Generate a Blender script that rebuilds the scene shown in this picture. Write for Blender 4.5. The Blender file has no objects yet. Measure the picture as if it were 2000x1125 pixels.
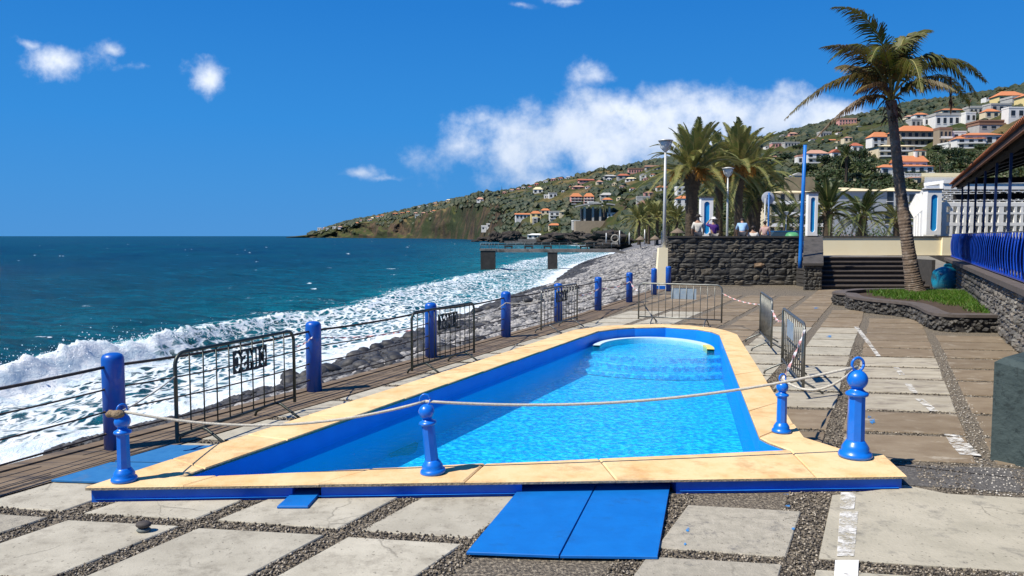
import bpy, bmesh, math, random
import numpy as np
from mathutils import Vector, Matrix, noise as mnoise
from mathutils.geometry import tessellate_polygon

random.seed(7)
rng = np.random.default_rng(7)
R = math.radians
scene = bpy.context.scene
col = scene.collection

# ------------------------------------------------------------------ camera
F = 1500.0            # focal length for a 2000 px wide picture
PITCH = R(3.87)
CAMZ = 2.3
cam_data = bpy.data.cameras.new('camera')
cam_data.sensor_width = 36.0
cam_data.lens = 27.0
cam_data.clip_start = 0.1
cam_data.clip_end = 60000.0
cam = bpy.data.objects.new('camera', cam_data)
col.objects.link(cam)
cam.location = (0, 0, CAMZ)
cam.rotation_euler = (R(90) - PITCH, 0, 0)
scene.camera = cam

# ------------------------------------------------------------------ sun, exposure
SUN_AZ = Vector((0.89, 0.456, 0)).normalized()      # the way shadows fall
SUN_EL = R(53)
sun_dir = Vector((SUN_AZ.x * math.cos(SUN_EL), SUN_AZ.y * math.cos(SUN_EL), -math.sin(SUN_EL)))
sd = bpy.data.lights.new('sun', 'SUN')
sd.energy = 5.0
sd.angle = R(0.53)
sd.color = (1.0, 0.94, 0.83)
so = bpy.data.objects.new('sun', sd)
col.objects.link(so)
so.rotation_euler = sun_dir.to_track_quat('-Z', 'Y').to_euler()
so.location = (-30, -20, 60)
scene.view_settings.view_transform = 'Standard'
scene.view_settings.look = 'None'
scene.view_settings.exposure = 0.38
scene.view_settings.gamma = 1.0
scene.view_settings.use_curve_mapping = False
scene.cycles.max_bounces = 8
scene.cycles.transparent_max_bounces = 16
scene.cycles.caustics_reflective = False
scene.cycles.caustics_refractive = False

# ------------------------------------------------------------------ picture <-> place
_ct, _st = math.cos(PITCH), math.sin(PITCH)
def ray(u, v):
    a = (u - 1000.0) / F
    b = (562.5 - v) / F
    return a, _ct + b * _st, -_st + b * _ct
def G(u, v, z=0.0):
    a, dy, dz = ray(u, v)
    t = (z - CAMZ) / dz
    return (a * t, dy * t)
def G3(u, v, z=0.0):
    x, y = G(u, v, z)
    return Vector((x, y, z))
def At(u, v, Y):
    a, dy, dz = ray(u, v)
    t = Y / dy
    return Vector((a * t, Y, CAMZ + dz * t))
def project(x, y, z):
    zz = z - CAMZ
    fw = y * _ct - zz * _st
    up = y * _st + zz * _ct
    return 1000 + F * x / fw, 562.5 - F * up / fw

# ------------------------------------------------------------------ world: sky with clouds
world = bpy.data.worlds.new('World')
scene.world = world
world.use_nodes = True
def build_world():
    nt = world.node_tree
    N, L = nt.nodes, nt.links
    N.clear()
    out = N.new('ShaderNodeOutputWorld')
    bg = N.new('ShaderNodeBackground')
    sky = N.new('ShaderNodeTexSky')
    sky.sky_type = 'NISHITA'
    sky.sun_disc = False
    sky.sun_elevation = SUN_EL
    sky.sun_rotation = math.atan2(-SUN_AZ.x, -SUN_AZ.y)
    sky.air_density = 1.25
    sky.dust_density = 0.35
    sky.ozone_density = 3.0
    def math_(op, a, b=None, clamp=False):
        n = N.new('ShaderNodeMath'); n.operation = op; n.use_clamp = clamp
        for i, x in enumerate((a, b)):
            if x is None: continue
            if isinstance(x, (int, float)): n.inputs[i].default_value = x
            else: L.new(x, n.inputs[i])
        return n.outputs[0]
    tc = N.new('ShaderNodeTexCoord')
    sep = N.new('ShaderNodeSeparateXYZ'); L.new(tc.outputs['Generated'], sep.inputs[0])
    yy = math_('MAXIMUM', math_('ABSOLUTE', sep.outputs[1]), 0.05)
    px = math_('DIVIDE', sep.outputs[0], yy)
    pz = math_('DIVIDE', sep.outputs[2], yy)
    comb = N.new('ShaderNodeCombineXYZ')
    L.new(px, comb.inputs[0]); L.new(pz, comb.inputs[1])
    # domain warp so that the outlines fray
    wn = N.new('ShaderNodeTexNoise'); wn.inputs['Scale'].default_value = 9; wn.inputs['Detail'].default_value = 8
    L.new(comb.outputs[0], wn.inputs['Vector'])
    ws = N.new('ShaderNodeVectorMath'); ws.operation = 'SUBTRACT'; ws.inputs[1].default_value = (.5, .5, .5)
    L.new(wn.outputs['Color'], ws.inputs[0])
    wm = N.new('ShaderNodeVectorMath'); wm.operation = 'MULTIPLY'; wm.inputs[1].default_value = (.13, .075, 0)
    L.new(ws.outputs[0], wm.inputs[0])
    wp = N.new('ShaderNodeVectorMath'); wp.operation = 'ADD'
    L.new(comb.outputs[0], wp.inputs[0]); L.new(wm.outputs[0], wp.inputs[1])
    # cloud banks: direction (u, v of where each stands), half sizes, thickness
    banks = [(905, 300, 90, 62, .62), (1030, 285, 140, 85, 1.0), (1190, 262, 175, 92, 1.25), (1330, 250, 165, 82, 1.25),
             (1150, 150, 62, 32, .62), (1300, 190, 120, 40, .7), (1500, 232, 120, 62, 1.1), (1640, 250, 120, 55, 1.0),
             (1060, 350, 190, 34, .62), (950, 235, 75, 26, .5),
             (135, 112, 84, 38, .74), (225, 98, 48, 14, .55), (70, 90, 40, 16, .5), (406, 150, 60, 34, .84),
             (706, 337, 72, 16, .6), (775, 341, 50, 8, .45), (1022, 22, 42, 10, .42), (1098, 6, 36, 12, .5), (290, 140, 60, 10, .25),
             (2500, 200, 320, 80, .9), (3100, 300, 300, 90, .8), (-900, 240, 260, 60, .8)]
    acc = None
    for (u, v, ru, rv, amp) in banks:
        cx, cy = (u - 1000) / F, (461 - v) / F
        s = N.new('ShaderNodeVectorMath'); s.operation = 'SUBTRACT'; s.inputs[1].default_value = (cx, cy, 0)
        L.new(wp.outputs[0], s.inputs[0])
        m = N.new('ShaderNodeVectorMath'); m.operation = 'MULTIPLY'; m.inputs[1].default_value = (F / ru, F / rv, 0)
        L.new(s.outputs[0], m.inputs[0])
        l = N.new('ShaderNodeVectorMath'); l.operation = 'LENGTH'; L.new(m.outputs[0], l.inputs[0])
        d = math_('MULTIPLY', math_('SUBTRACT', 1.25, l.outputs['Value']), amp)
        acc = d if acc is None else math_('MAXIMUM', acc, d)
    acc = math_('MINIMUM', acc, 0.95)
    n2 = N.new('ShaderNodeTexNoise'); n2.inputs['Scale'].default_value = 17; n2.inputs['Detail'].default_value = 9
    n2.inputs['Roughness'].default_value = .62
    L.new(comb.outputs[0], n2.inputs['Vector'])
    dens = math_('ADD', acc, math_('MULTIPLY', math_('SUBTRACT', n2.outputs['Fac'], .55), 1.85))
    mr = N.new('ShaderNodeMapRange'); mr.interpolation_type = 'SMOOTHSTEP'
    mr.inputs['From Min'].default_value = .02; mr.inputs['From Max'].default_value = 1.05
    mr.inputs['To Max'].default_value = .93
    L.new(dens, mr.inputs['Value'])
    # cloud colour: white billows, blue-grey hollows
    n3 = N.new('ShaderNodeTexNoise'); n3.inputs['Scale'].default_value = 11; n3.inputs['Detail'].default_value = 7
    mp = N.new('ShaderNodeVectorMath'); mp.operation = 'ADD'; mp.inputs[1].default_value = (3.1, 1.7, 0)
    L.new(comb.outputs[0], mp.inputs[0]); L.new(mp.outputs[0], n3.inputs['Vector'])
    base = N.new('ShaderNodeMapRange'); base.inputs['From Min'].default_value = .055; base.inputs['From Max'].default_value = .16
    L.new(pz, base.inputs['Value'])
    lit = math_('ADD', math_('MULTIPLY', n3.outputs['Fac'], 1.15), math_('MULTIPLY', base.outputs[0], .42))
    lit = math_('SUBTRACT', lit, .35, True)
    cr = N.new('ShaderNodeMix'); cr.data_type = 'RGBA'
    cr.inputs[6].default_value = (3.6, 4.6, 6.3, 1); cr.inputs[7].default_value = (9.2, 9.4, 9.7, 1)
    L.new(lit, cr.inputs[0])
    # sky colour grade of a phone camera's deep blue
    tint = N.new('ShaderNodeMix'); tint.data_type = 'RGBA'; tint.blend_type = 'MULTIPLY'; tint.inputs[0].default_value = 1
    tint.inputs[7].default_value = SKY_TINT
    L.new(sky.outputs[0], tint.inputs[6])
    # deep clear-day blue over the whole dome, a little paler towards the horizon all round
    ramp = N.new('ShaderNodeValToRGB')
    el = math_('MAXIMUM', sep.outputs[2], 0.0)
    L.new(el, ramp.inputs[0])
    stops = [(0,(.078,.300,.68)),(.06,(.060,.292,.70)),(.14,(.038,.268,.71)),(.28,(.021,.205,.635)),(1,(.008,.10,.42))]
    e = ramp.color_ramp.elements
    for i,(p,cc) in enumerate(stops):
        q = e[0] if i == 0 else (e[-1] if i == len(stops)-1 else e.new(p))
        q.position = p; q.color = (*cc,1)
    rs = N.new('ShaderNodeVectorMath'); rs.operation = 'SCALE'; rs.inputs['Scale'].default_value = 10/1.28
    L.new(ramp.outputs[0], rs.inputs[0])
    sb = N.new('ShaderNodeMix'); sb.data_type = 'RGBA'; sb.inputs[0].default_value = .995
    L.new(tint.outputs[2], sb.inputs[6]); L.new(rs.outputs[0], sb.inputs[7])
    fin = N.new('ShaderNodeMix'); fin.data_type = 'RGBA'
    L.new(mr.outputs[0], fin.inputs[0]); L.new(sb.outputs[2], fin.inputs[6]); L.new(cr.outputs[2], fin.inputs[7])
    L.new(fin.outputs[2], bg.inputs['Color'])
    bg.inputs['Strength'].default_value = 0.1
    L.new(bg.outputs[0], out.inputs['Surface'])
SKY_TINT = (0.75, 0.95, 1.2, 1)
build_world()

# ------------------------------------------------------------------ helpers: materials
def new_mat(name):
    m = bpy.data.materials.new(name)
    m.use_nodes = True
    return m, m.node_tree.nodes, m.node_tree.links, m.node_tree.nodes['Principled BSDF']
def c4(c): return (c[0], c[1], c[2], 1.0)
def M(name, c1, c2=None, scale=4.0, rough=.7, bump=0.0, bscale=None, detail=6, lo=.35, hi=.65, c3=None, scale3=1.0, lo3=.5, hi3=.62,
      metallic=0.0, spec=.4, rand=None, coat=0.0, bdist=.02, stretch=None, crack=None):
    """noise-mixed surface in world metres; rand = spread of lightness from object to object"""
    m, N, L, b = new_mat(name)
    b.inputs['Roughness'].default_value = rough
    b.inputs['Metallic'].default_value = metallic
    b.inputs['Specular IOR Level'].default_value = spec
    b.inputs['Coat Weight'].default_value = coat
    geo = N.new('ShaderNodeNewGeometry')
    vec = geo.outputs['Position']
    if stretch:
        mp = N.new('ShaderNodeMapping'); mp.inputs['Rotation'].default_value = (0, 0, stretch[0]); mp.inputs['Scale'].default_value = stretch[1]
        L.new(vec, mp.inputs['Vector']); vec = mp.outputs[0]
    colr = None
    if c2 is None: b.inputs['Base Color'].default_value = c4(c1)
    else:
        n = N.new('ShaderNodeTexNoise'); n.inputs['Scale'].default_value = scale; n.inputs['Detail'].default_value = detail
        n.inputs['Roughness'].default_value = .65
        L.new(vec, n.inputs['Vector'])
        mr = N.new('ShaderNodeMapRange'); mr.inputs['From Min'].default_value = lo; mr.inputs['From Max'].default_value = hi
        L.new(n.outputs['Fac'], mr.inputs['Value'])
        mx = N.new('ShaderNodeMix'); mx.data_type = 'RGBA'; mx.inputs[6].default_value = c4(c1); mx.inputs[7].default_value = c4(c2)
        L.new(mr.outputs[0], mx.inputs[0]); colr = mx.outputs[2]
        if c3 is not None:
            n = N.new('ShaderNodeTexNoise'); n.inputs['Scale'].default_value = scale3; n.inputs['Detail'].default_value = 8
            n.inputs['Roughness'].default_value = .7
            ad = N.new('ShaderNodeVectorMath'); ad.operation = 'ADD'; ad.inputs[1].default_value = (17.3, 4.1, 9.7)
            L.new(vec, ad.inputs[0]); L.new(ad.outputs[0], n.inputs['Vector'])
            mr = N.new('ShaderNodeMapRange'); mr.inputs['From Min'].default_value = lo3; mr.inputs['From Max'].default_value = hi3
            L.new(n.outputs['Fac'], mr.inputs['Value'])
            mx = N.new('ShaderNodeMix'); mx.data_type = 'RGBA'; mx.inputs[7].default_value = c4(c3)
            L.new(mr.outputs[0], mx.inputs[0]); L.new(colr, mx.inputs[6]); colr = mx.outputs[2]
    if crack:
        wn_ = N.new('ShaderNodeTexNoise'); wn_.inputs['Scale'].default_value = 2.2; wn_.inputs['Detail'].default_value = 6
        L.new(geo.outputs['Position'], wn_.inputs['Vector'])
        wv_ = N.new('ShaderNodeVectorMath'); wv_.operation = 'MULTIPLY_ADD'; wv_.inputs[1].default_value = (.5,.5,0)
        L.new(wn_.outputs['Color'], wv_.inputs[0]); L.new(geo.outputs['Position'], wv_.inputs[2])
        vo_ = N.new('ShaderNodeTexVoronoi'); vo_.feature = 'DISTANCE_TO_EDGE'; vo_.inputs['Scale'].default_value = crack
        L.new(wv_.outputs[0], vo_.inputs['Vector'])
        cm_ = N.new('ShaderNodeMapRange'); cm_.inputs['From Min'].default_value = .002; cm_.inputs['From Max'].default_value = .009
        cm_.inputs['To Min'].default_value = .42; cm_.inputs['To Max'].default_value = 0
        L.new(vo_.outputs['Distance'], cm_.inputs['Value'])
        gm_ = N.new('ShaderNodeMapRange'); gm_.inputs['From Min'].default_value = .48; gm_.inputs['From Max'].default_value = .56
        n_ = N.new('ShaderNodeTexNoise'); n_.inputs['Scale'].default_value = .9; L.new(geo.outputs['Position'], n_.inputs['Vector']); L.new(n_.outputs['Fac'], gm_.inputs['Value'])
        pm_ = N.new('ShaderNodeMath'); pm_.operation = 'MULTIPLY'; L.new(cm_.outputs[0], pm_.inputs[0]); L.new(gm_.outputs[0], pm_.inputs[1])
        mx = N.new('ShaderNodeMix'); mx.data_type = 'RGBA'; mx.inputs[7].default_value = (.035,.03,.024,1)
        L.new(pm_.outputs[0], mx.inputs[0]); L.new(colr, mx.inputs[6]); colr = mx.outputs[2]
        sp_ = N.new('ShaderNodeTexNoise'); sp_.inputs['Scale'].default_value = 34; sp_.inputs['Detail'].default_value = 2; L.new(geo.outputs['Position'], sp_.inputs['Vector'])
        sm_ = N.new('ShaderNodeMapRange'); sm_.inputs['From Min'].default_value = .66; sm_.inputs['From Max'].default_value = .72; sm_.inputs['To Max'].default_value = .6
        L.new(sp_.outputs['Fac'], sm_.inputs['Value'])
        mx = N.new('ShaderNodeMix'); mx.data_type = 'RGBA'; mx.inputs[7].default_value = (.09,.078,.06,1)
        L.new(sm_.outputs[0], mx.inputs[0]); L.new(colr, mx.inputs[6]); colr = mx.outputs[2]
    if rand:
        if colr is None:
            rgb = N.new('ShaderNodeRGB'); rgb.outputs[0].default_value = c4(c1); colr = rgb.outputs[0]
        oi = N.new('ShaderNodeObjectInfo')
        mr = N.new('ShaderNodeMapRange'); mr.inputs['To Min'].default_value = 1 - rand; mr.inputs['To Max'].default_value = 1 + rand
        L.new(oi.outputs['Random'], mr.inputs['Value'])
        hs = N.new('ShaderNodeHueSaturation'); L.new(mr.outputs[0], hs.inputs['Value']); L.new(colr, hs.inputs['Color'])
        colr = hs.outputs[0]
    if colr is not None: L.new(colr, b.inputs['Base Color'])
    if bump:
        n = N.new('ShaderNodeTexNoise'); n.inputs['Scale'].default_value = bscale or scale * 3; n.inputs['Detail'].default_value = 6
        L.new(vec, n.inputs['Vector'])
        bp = N.new('ShaderNodeBump'); bp.inputs['Strength'].default_value = bump; bp.inputs['Distance'].default_value = bdist
        L.new(n.outputs['Fac'], bp.inputs['Height']); L.new(bp.outputs[0], b.inputs['Normal'])
    return m

def worn_paint(name, c, scale, keep, soft=.08):
    m, N, L, b = new_mat(name)
    b.inputs['Base Color'].default_value = c4(c); b.inputs['Roughness'].default_value = .85
    geo = N.new('ShaderNodeNewGeometry')
    n = N.new('ShaderNodeTexNoise'); n.inputs['Scale'].default_value = scale; n.inputs['Detail'].default_value = 8; n.inputs['Roughness'].default_value = .75
    L.new(geo.outputs['Position'], n.inputs['Vector'])
    mr = N.new('ShaderNodeMapRange'); mr.inputs['From Min'].default_value = 1-keep-soft; mr.inputs['From Max'].default_value = 1-keep+soft
    L.new(n.outputs['Fac'], mr.inputs['Value'])
    t = N.new('ShaderNodeBsdfTransparent'); ms = N.new('ShaderNodeMixShader')
    L.new(mr.outputs[0], ms.inputs[0]); L.new(t.outputs[0], ms.inputs[1]); L.new(b.outputs[0], ms.inputs[2])
    L.new(ms.outputs[0], N['Material Output'].inputs['Surface'])
    return m

def leaf_mat(name, c1, c2, c3=None, scale=1.5, trans=.25):
    m, N, L, b = new_mat(name)
    geo = N.new('ShaderNodeNewGeometry')
    n = N.new('ShaderNodeTexNoise'); n.inputs['Scale'].default_value = scale; n.inputs['Detail'].default_value = 4
    L.new(geo.outputs['Position'], n.inputs['Vector'])
    mr = N.new('ShaderNodeMapRange'); mr.inputs['From Min'].default_value = .36; mr.inputs['From Max'].default_value = .64
    L.new(n.outputs['Fac'], mr.inputs['Value'])
    mx = N.new('ShaderNodeMix'); mx.data_type = 'RGBA'; mx.inputs[6].default_value = c4(c1); mx.inputs[7].default_value = c4(c2)
    L.new(mr.outputs[0], mx.inputs[0])
    colr = mx.outputs[2]
    if c3:
        mx2 = N.new('ShaderNodeMix'); mx2.data_type = 'RGBA'; mx2.inputs[7].default_value = c4(c3)
        mr2 = N.new('ShaderNodeMapRange'); mr2.inputs['From Min'].default_value = .72; mr2.inputs['From Max'].default_value = .95
        L.new(geo.outputs['Random Per Island'], mr2.inputs['Value'])
        L.new(mr2.outputs[0], mx2.inputs[0]); L.new(colr, mx2.inputs[6]); colr = mx2.outputs[2]
    L.new(colr, b.inputs['Base Color'])
    b.inputs['Roughness'].default_value = .5
    b.inputs['Specular IOR Level'].default_value = .35
    tr = N.new('ShaderNodeBsdfTranslucent'); L.new(colr, tr.inputs['Color'])
    ms = N.new('ShaderNodeMixShader'); ms.inputs[0].default_value = trans
    L.new(b.outputs[0], ms.inputs[1]); L.new(tr.outputs[0], ms.inputs[2])
    L.new(ms.outputs[0], N['Material Output'].inputs['Surface'])
    return m

# ------------------------------------------------------------------ helpers: objects
def tag(o, label=None, cat=None, group=None, kind=None):
    if label: o['label'] = label
    if cat: o['category'] = cat
    if group: o['group'] = group
    if kind: o['kind'] = kind
    return o
def empty(name, loc, label=None, cat=None, group=None, rz=0.0):
    o = bpy.data.objects.new(name, None)
    o.empty_display_size = .2
    o.location = loc; o.rotation_euler = (0, 0, rz)
    col.objects.link(o)
    return tag(o, label, cat, group)
def link(name, mesh, parent=None, loc=None, rot=None, scale=None, kind=None):
    o = bpy.data.objects.new(name, mesh)
    col.objects.link(o)
    if parent: o.parent = parent
    if loc is not None: o.location = loc
    if rot is not None: o.rotation_euler = rot
    if scale is not None: o.scale = scale
    if kind: o['kind'] = kind
    return o
def copy_tree(o, parent=None):
    c = o.copy(); col.objects.link(c)
    if parent: c.parent = parent
    for ch in list(o.children): copy_tree(ch, c)
    return c
def np_mesh(name, V, Fc, mat, smooth=False):
    me = bpy.data.meshes.new(name)
    V = np.asarray(V, dtype=np.float32); Fc = np.asarray(Fc, dtype=np.int32)
    k = Fc.shape[1]
    me.vertices.add(len(V)); me.vertices.foreach_set('co', V.ravel())
    me.loops.add(Fc.size); me.loops.foreach_set('vertex_index', Fc.ravel())
    me.polygons.add(len(Fc)); me.polygons.foreach_set('loop_start', np.arange(0, Fc.size, k, dtype=np.int32))
    me.polygons.foreach_set('use_smooth', np.full(len(Fc), smooth))
    me.update(calc_edges=True)
    me.materials.append(mat)
    return me

class MB:
    def __init__(s): s.v = []; s.f = []; s.m = []; s.sm = []; s.cur = 0
    def add(s, vs, fs, smooth=False):
        o = len(s.v); s.v += [tuple(x) for x in vs]
        for f in fs:
            s.f.append(tuple(i + o for i in f)); s.m.append(s.cur); s.sm.append(smooth)
        return s
    def box(s, x0, x1, y0, y1, z0, z1):
        return s.add([(x0,y0,z0),(x1,y0,z0),(x1,y1,z0),(x0,y1,z0),(x0,y0,z1),(x1,y0,z1),(x1,y1,z1),(x0,y1,z1)],
                     [(3,2,1,0),(4,5,6,7),(0,1,5,4),(1,2,6,5),(2,3,7,6),(3,0,4,7)])
    def cbox(s, c, hx, hy, hz, rz=0.0):
        cs, sn = math.cos(rz), math.sin(rz)
        vs = []
        for z in (-hz, hz):
            for x, y in ((-hx,-hy),(hx,-hy),(hx,hy),(-hx,hy)):
                vs.append((c[0]+x*cs-y*sn, c[1]+x*sn+y*cs, c[2]+z))
        return s.add(vs, [(3,2,1,0),(4,5,6,7),(0,1,5,4),(1,2,6,5),(2,3,7,6),(3,0,4,7)])
    def prism(s, poly, z0, z1, top=True, bottom=True, bevel=0.0):
        """poly: list of (x, y) counter-clockwise"""
        n = len(poly)
        a = sum(poly[i][0]*poly[(i+1)%n][1]-poly[(i+1)%n][0]*poly[i][1] for i in range(n))
        if a < 0: poly = poly[::-1]
        vs = [(x, y, z0) for x, y in poly]
        if bevel:
            cx = sum(p[0] for p in poly)/n; cy = sum(p[1] for p in poly)/n
            vs += [(x, y, z1-bevel) for x, y in poly]
            def ins(p):
                d = math.hypot(p[0]-cx, p[1]-cy) or 1; k = max(0, 1-bevel*1.4/d)
                return (cx+(p[0]-cx)*k, cy+(p[1]-cy)*k)
            vs += [(*ins(p), z1) for p in poly]
            layers = 3
        else:
            vs += [(x, y, z1) for x, y in poly]; layers = 2
        fs = []
        for l in range(layers-1):
            for i in range(n):
                j = (i+1) % n
                fs.append((l*n+i, l*n+j, (l+1)*n+j, (l+1)*n+i))
        if top: fs.append(tuple(range((layers-1)*n, layers*n)))
        if bottom: fs.append(tuple(range(n-1, -1, -1)))
        return s.add(vs, fs)
    def tube(s, pts, r, n=8, cap=True, smooth=True):
        pts = [Vector(p) for p in pts]
        rs = r if isinstance(r, (list, tuple)) else [r]*len(pts)
        vs = []; prev = None
        for i, p in enumerate(pts):
            t = (pts[min(i+1, len(pts)-1)] - pts[max(i-1, 0)])
            t = t.normalized() if t.length > 1e-9 else Vector((0,0,1))
            if prev is None:
                a = Vector((0,0,1)) if abs(t.z) < .9 else Vector((1,0,0))
                nx = t.cross(a).normalized()
            else:
                nx = (prev - t*prev.dot(t)); nx = nx.normalized() if nx.length > 1e-6 else t.orthogonal().normalized()
            prev = nx; ny = t.cross(nx)
            for k in range(n):
                a = 2*math.pi*k/n
                vs.append(p + (nx*math.cos(a)+ny*math.sin(a))*rs[i])
        fs = []
        for i in range(len(pts)-1):
            for k in range(n):
                fs.append((i*n+k, i*n+(k+1)%n, (i+1)*n+(k+1)%n, (i+1)*n+k))
        o = len(s.v)
        s.add(vs, fs, smooth)
        if cap:
            s.f.append(tuple(o+k for k in range(n-1, -1, -1))); s.m.append(s.cur); s.sm.append(False)
            e = o+(len(pts)-1)*n
            s.f.append(tuple(e+k for k in range(n))); s.m.append(s.cur); s.sm.append(False)
        return s
    def lathe(s, prof, n=20, c=(0,0,0), smooth=True, axis=None):
        """prof: list of (r, z)"""
        vs = []; fs = []
        for r, z in prof:
            for k in range(n):
                a = 2*math.pi*k/n
                vs.append((c[0]+r*math.cos(a), c[1]+r*math.sin(a), c[2]+z))
        m = len(prof)
        for i in range(m-1):
            for k in range(n):
                fs.append((i*n+k, i*n+(k+1)%n, (i+1)*n+(k+1)%n, (i+1)*n+k))
        fs.append(tuple(range(n-1, -1, -1))); fs.append(tuple((m-1)*n+k for k in range(n)))
        return s.add(vs, fs, smooth)
    def ball(s, c, r, nu=14, nv=9, sc=(1,1,1)):
        vs = []; fs = []
        for i in range(nv+1):
            th = math.pi*i/nv
            for k in range(nu):
                a = 2*math.pi*k/nu
                vs.append((c[0]+r*sc[0]*math.sin(th)*math.cos(a), c[1]+r*sc[1]*math.sin(th)*math.sin(a), c[2]-r*sc[2]*math.cos(th)))
        for i in range(nv):
            for k in range(nu):
                fs.append((i*nu+k, i*nu+(k+1)%nu, (i+1)*nu+(k+1)%nu, (i+1)*nu+k))
        return s.add(vs, fs, True)
    def mesh(s, name, mat, org=(0,0,0)):
        me = bpy.data.meshes.new(name)
        V = [(x-org[0], y-org[1], z-org[2]) for x, y, z in s.v]
        me.from_pydata(V, [], s.f)
        for m in (mat if isinstance(mat, (list, tuple)) else [mat]): me.materials.append(m)
        me.polygons.foreach_set('material_index', s.m)
        me.polygons.foreach_set('use_smooth', s.sm)
        me.update()
        return me
    def build(s, name, mat, parent=None, org=(0,0,0), loc=None, rot=None, kind=None, label=None):
        if parent is None and loc is None and org != (0,0,0) : loc = org
        o = link(name, s.mesh(name, mat, org), parent, loc, rot, None, kind)
        if label: o['label'] = label
        return o

def vnoise(x, y, seed=0):
    x = np.asarray(x, float); y = np.asarray(y, float)
    xi = np.floor(x).astype(np.int64); yi = np.floor(y).astype(np.int64)
    xf = x-xi; yf = y-yi
    xf = xf*xf*(3-2*xf); yf = yf*yf*(3-2*yf)
    def h(a, b):
        n = (a*374761393 + b*668265263 + seed*974634777) & 0xffffffff
        n = ((n ^ (n >> 13))*1274126177) & 0xffffffff
        return ((n ^ (n >> 16)) & 0xffff)/65535.0
    a = h(xi, yi)*(1-xf)+h(xi+1, yi)*xf
    b = h(xi, yi+1)*(1-xf)+h(xi+1, yi+1)*xf
    return a*(1-yf)+b*yf
def fbm(x, y, oct=4, seed=0):
    t = 0; a = .5; s = 0
    for k in range(oct):
        t = t+a*vnoise(np.asarray(x)*2**k, np.asarray(y)*2**k, seed+k); s += a; a *= .5
    return t/s
def bez(p0, p1, p2, n):
    return [p0*(1-t)**2+p1*2*t*(1-t)+p2*t*t for t in [i/n for i in range(n+1)]]
def catmull(P, n):
    P = [Vector(p) for p in P]; P = [P[0]*2-P[1]]+P+[P[-1]*2-P[-2]]
    out = []
    for i in range(1, len(P)-2):
        for k in range(n):
            t = k/n; a, b, c, d = P[i-1], P[i], P[i+1], P[i+2]
            out.append(.5*((2*b)+(c-a)*t+(2*a-5*b+4*c-d)*t*t+(3*b-a-3*c+d)*t**3))
    out.append(P[-2]); return out
def inside(poly, x, y):
    c = False; n = len(poly); j = n-1
    for i in range(n):
        xi, yi = poly[i]; xj, yj = poly[j]
        if (yi > y) != (yj > y) and x < (xj-xi)*(y-yi)/(yj-yi)+xi: c = not c
        j = i
    return c
def clip_half(poly, p, n):
    out = []
    for i in range(len(poly)):
        a = poly[i]; b = poly[(i+1) % len(poly)]
        da = (a[0]-p[0])*n[0]+(a[1]-p[1])*n[1]; db = (b[0]-p[0])*n[0]+(b[1]-p[1])*n[1]
        if da >= 0: out.append(a)
        if (da > 0) != (db > 0) and abs(da-db) > 1e-9:
            t = da/(da-db); out.append((a[0]+(b[0]-a[0])*t, a[1]+(b[1]-a[1])*t))
    return out
def area(poly):
    n = len(poly)
    return .5*sum(poly[i][0]*poly[(i+1)%n][1]-poly[(i+1)%n][0]*poly[i][1] for i in range(n))
def outside_convex(poly, conv):
    """largest piece of poly lying outside the convex polygon conv (counter-clockwise)"""
    if area(conv) < 0: conv = conv[::-1]
    best = None; n = len(conv); test = poly
    for i in range(n):
        a = conv[i]; b = conv[(i+1) % n]
        test = clip_half(test, a, (-(b[1]-a[1]), b[0]-a[0]))
        if len(test) < 3: return poly
    if abs(area(test)) < 1e-4: return poly
    for i in range(n):
        a = conv[i]; b = conv[(i+1) % n]
        c = clip_half(poly, a, (b[1]-a[1], -(b[0]-a[0])))
        if len(c) >= 3 and (best is None or abs(area(c)) > abs(area(best))): best = c
    return best or []
ORD = ['first','second','third','fourth','fifth','sixth','seventh','eighth','ninth','tenth','eleventh','twelfth','thirteenth','fourteenth','fifteenth','sixteenth','seventeenth','eighteenth','nineteenth','twentieth']
# ------------------------------------------------------------------ materials
m_bed = M('pebble_bed', (.20,.165,.12), (.06,.05,.037), 38, .85, .9, 45, lo=.42, hi=.56, c3=(.34,.29,.21), scale3=30, lo3=.53, hi3=.6, bdist=.03)
m_peb = M('pebbles', (.10,.09,.08), (.30,.27,.23), 22, .7, 0, lo=.45, hi=.62)
m_slab_light = M('pale_concrete_slab', (.45,.415,.33), (.35,.32,.25), 2.6, .85, .25, 60, c3=(.22,.195,.15), scale3=5.2, lo3=.50, hi3=.74, crack=.9, rand=.07, bdist=.01)
m_slab_grey = M('grey_concrete_slab', (.28,.255,.20), (.37,.335,.265), 14, .9, .5, 70, c3=(.15,.14,.125), scale3=9, lo3=.56, hi3=.7, crack=1.1, rand=.08, bdist=.012)
m_slab_brown = M('brown_worn_slab', (.170,.125,.078), (.230,.180,.120), 2.6, .85, .35, 50, c3=(.36,.315,.245), scale3=3.2, lo3=.56, hi3=.70, rand=.16, bdist=.012, stretch=(.16,(.8,1.25,1)))
m_slab_mid = M('weathered_pale_slab', (.43,.39,.305), (.32,.28,.21), 3.5, .85, .3, 60, c3=(.19,.16,.13), scale3=3.0, lo3=.52, hi3=.66, rand=.08, bdist=.012, stretch=(.16,(.6,1.5,1)))
m_brown_edge = M('stained_edge_concrete', (.125,.085,.052), (.215,.16,.105), 3.0, .85, .6, 20, c3=(.06,.05,.045), scale3=5, lo3=.52, hi3=.66, stretch=(R(-63.6),(.22,2.0,1)), bdist=.02)
m_cement = M('patched_cement', (.34,.31,.235), (.43,.39,.30), 2.0, .9, .4, 40, c3=(.15,.14,.12), scale3=3.4, lo3=.54, hi3=.72, crack=.8, bdist=.012)
m_asph = M('dark_pebble_strip', (.055,.052,.048), (.14,.13,.12), 60, .9, .9, 60, c3=(.20,.185,.165), scale3=26, lo3=.54, hi3=.66, bdist=.02)
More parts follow.
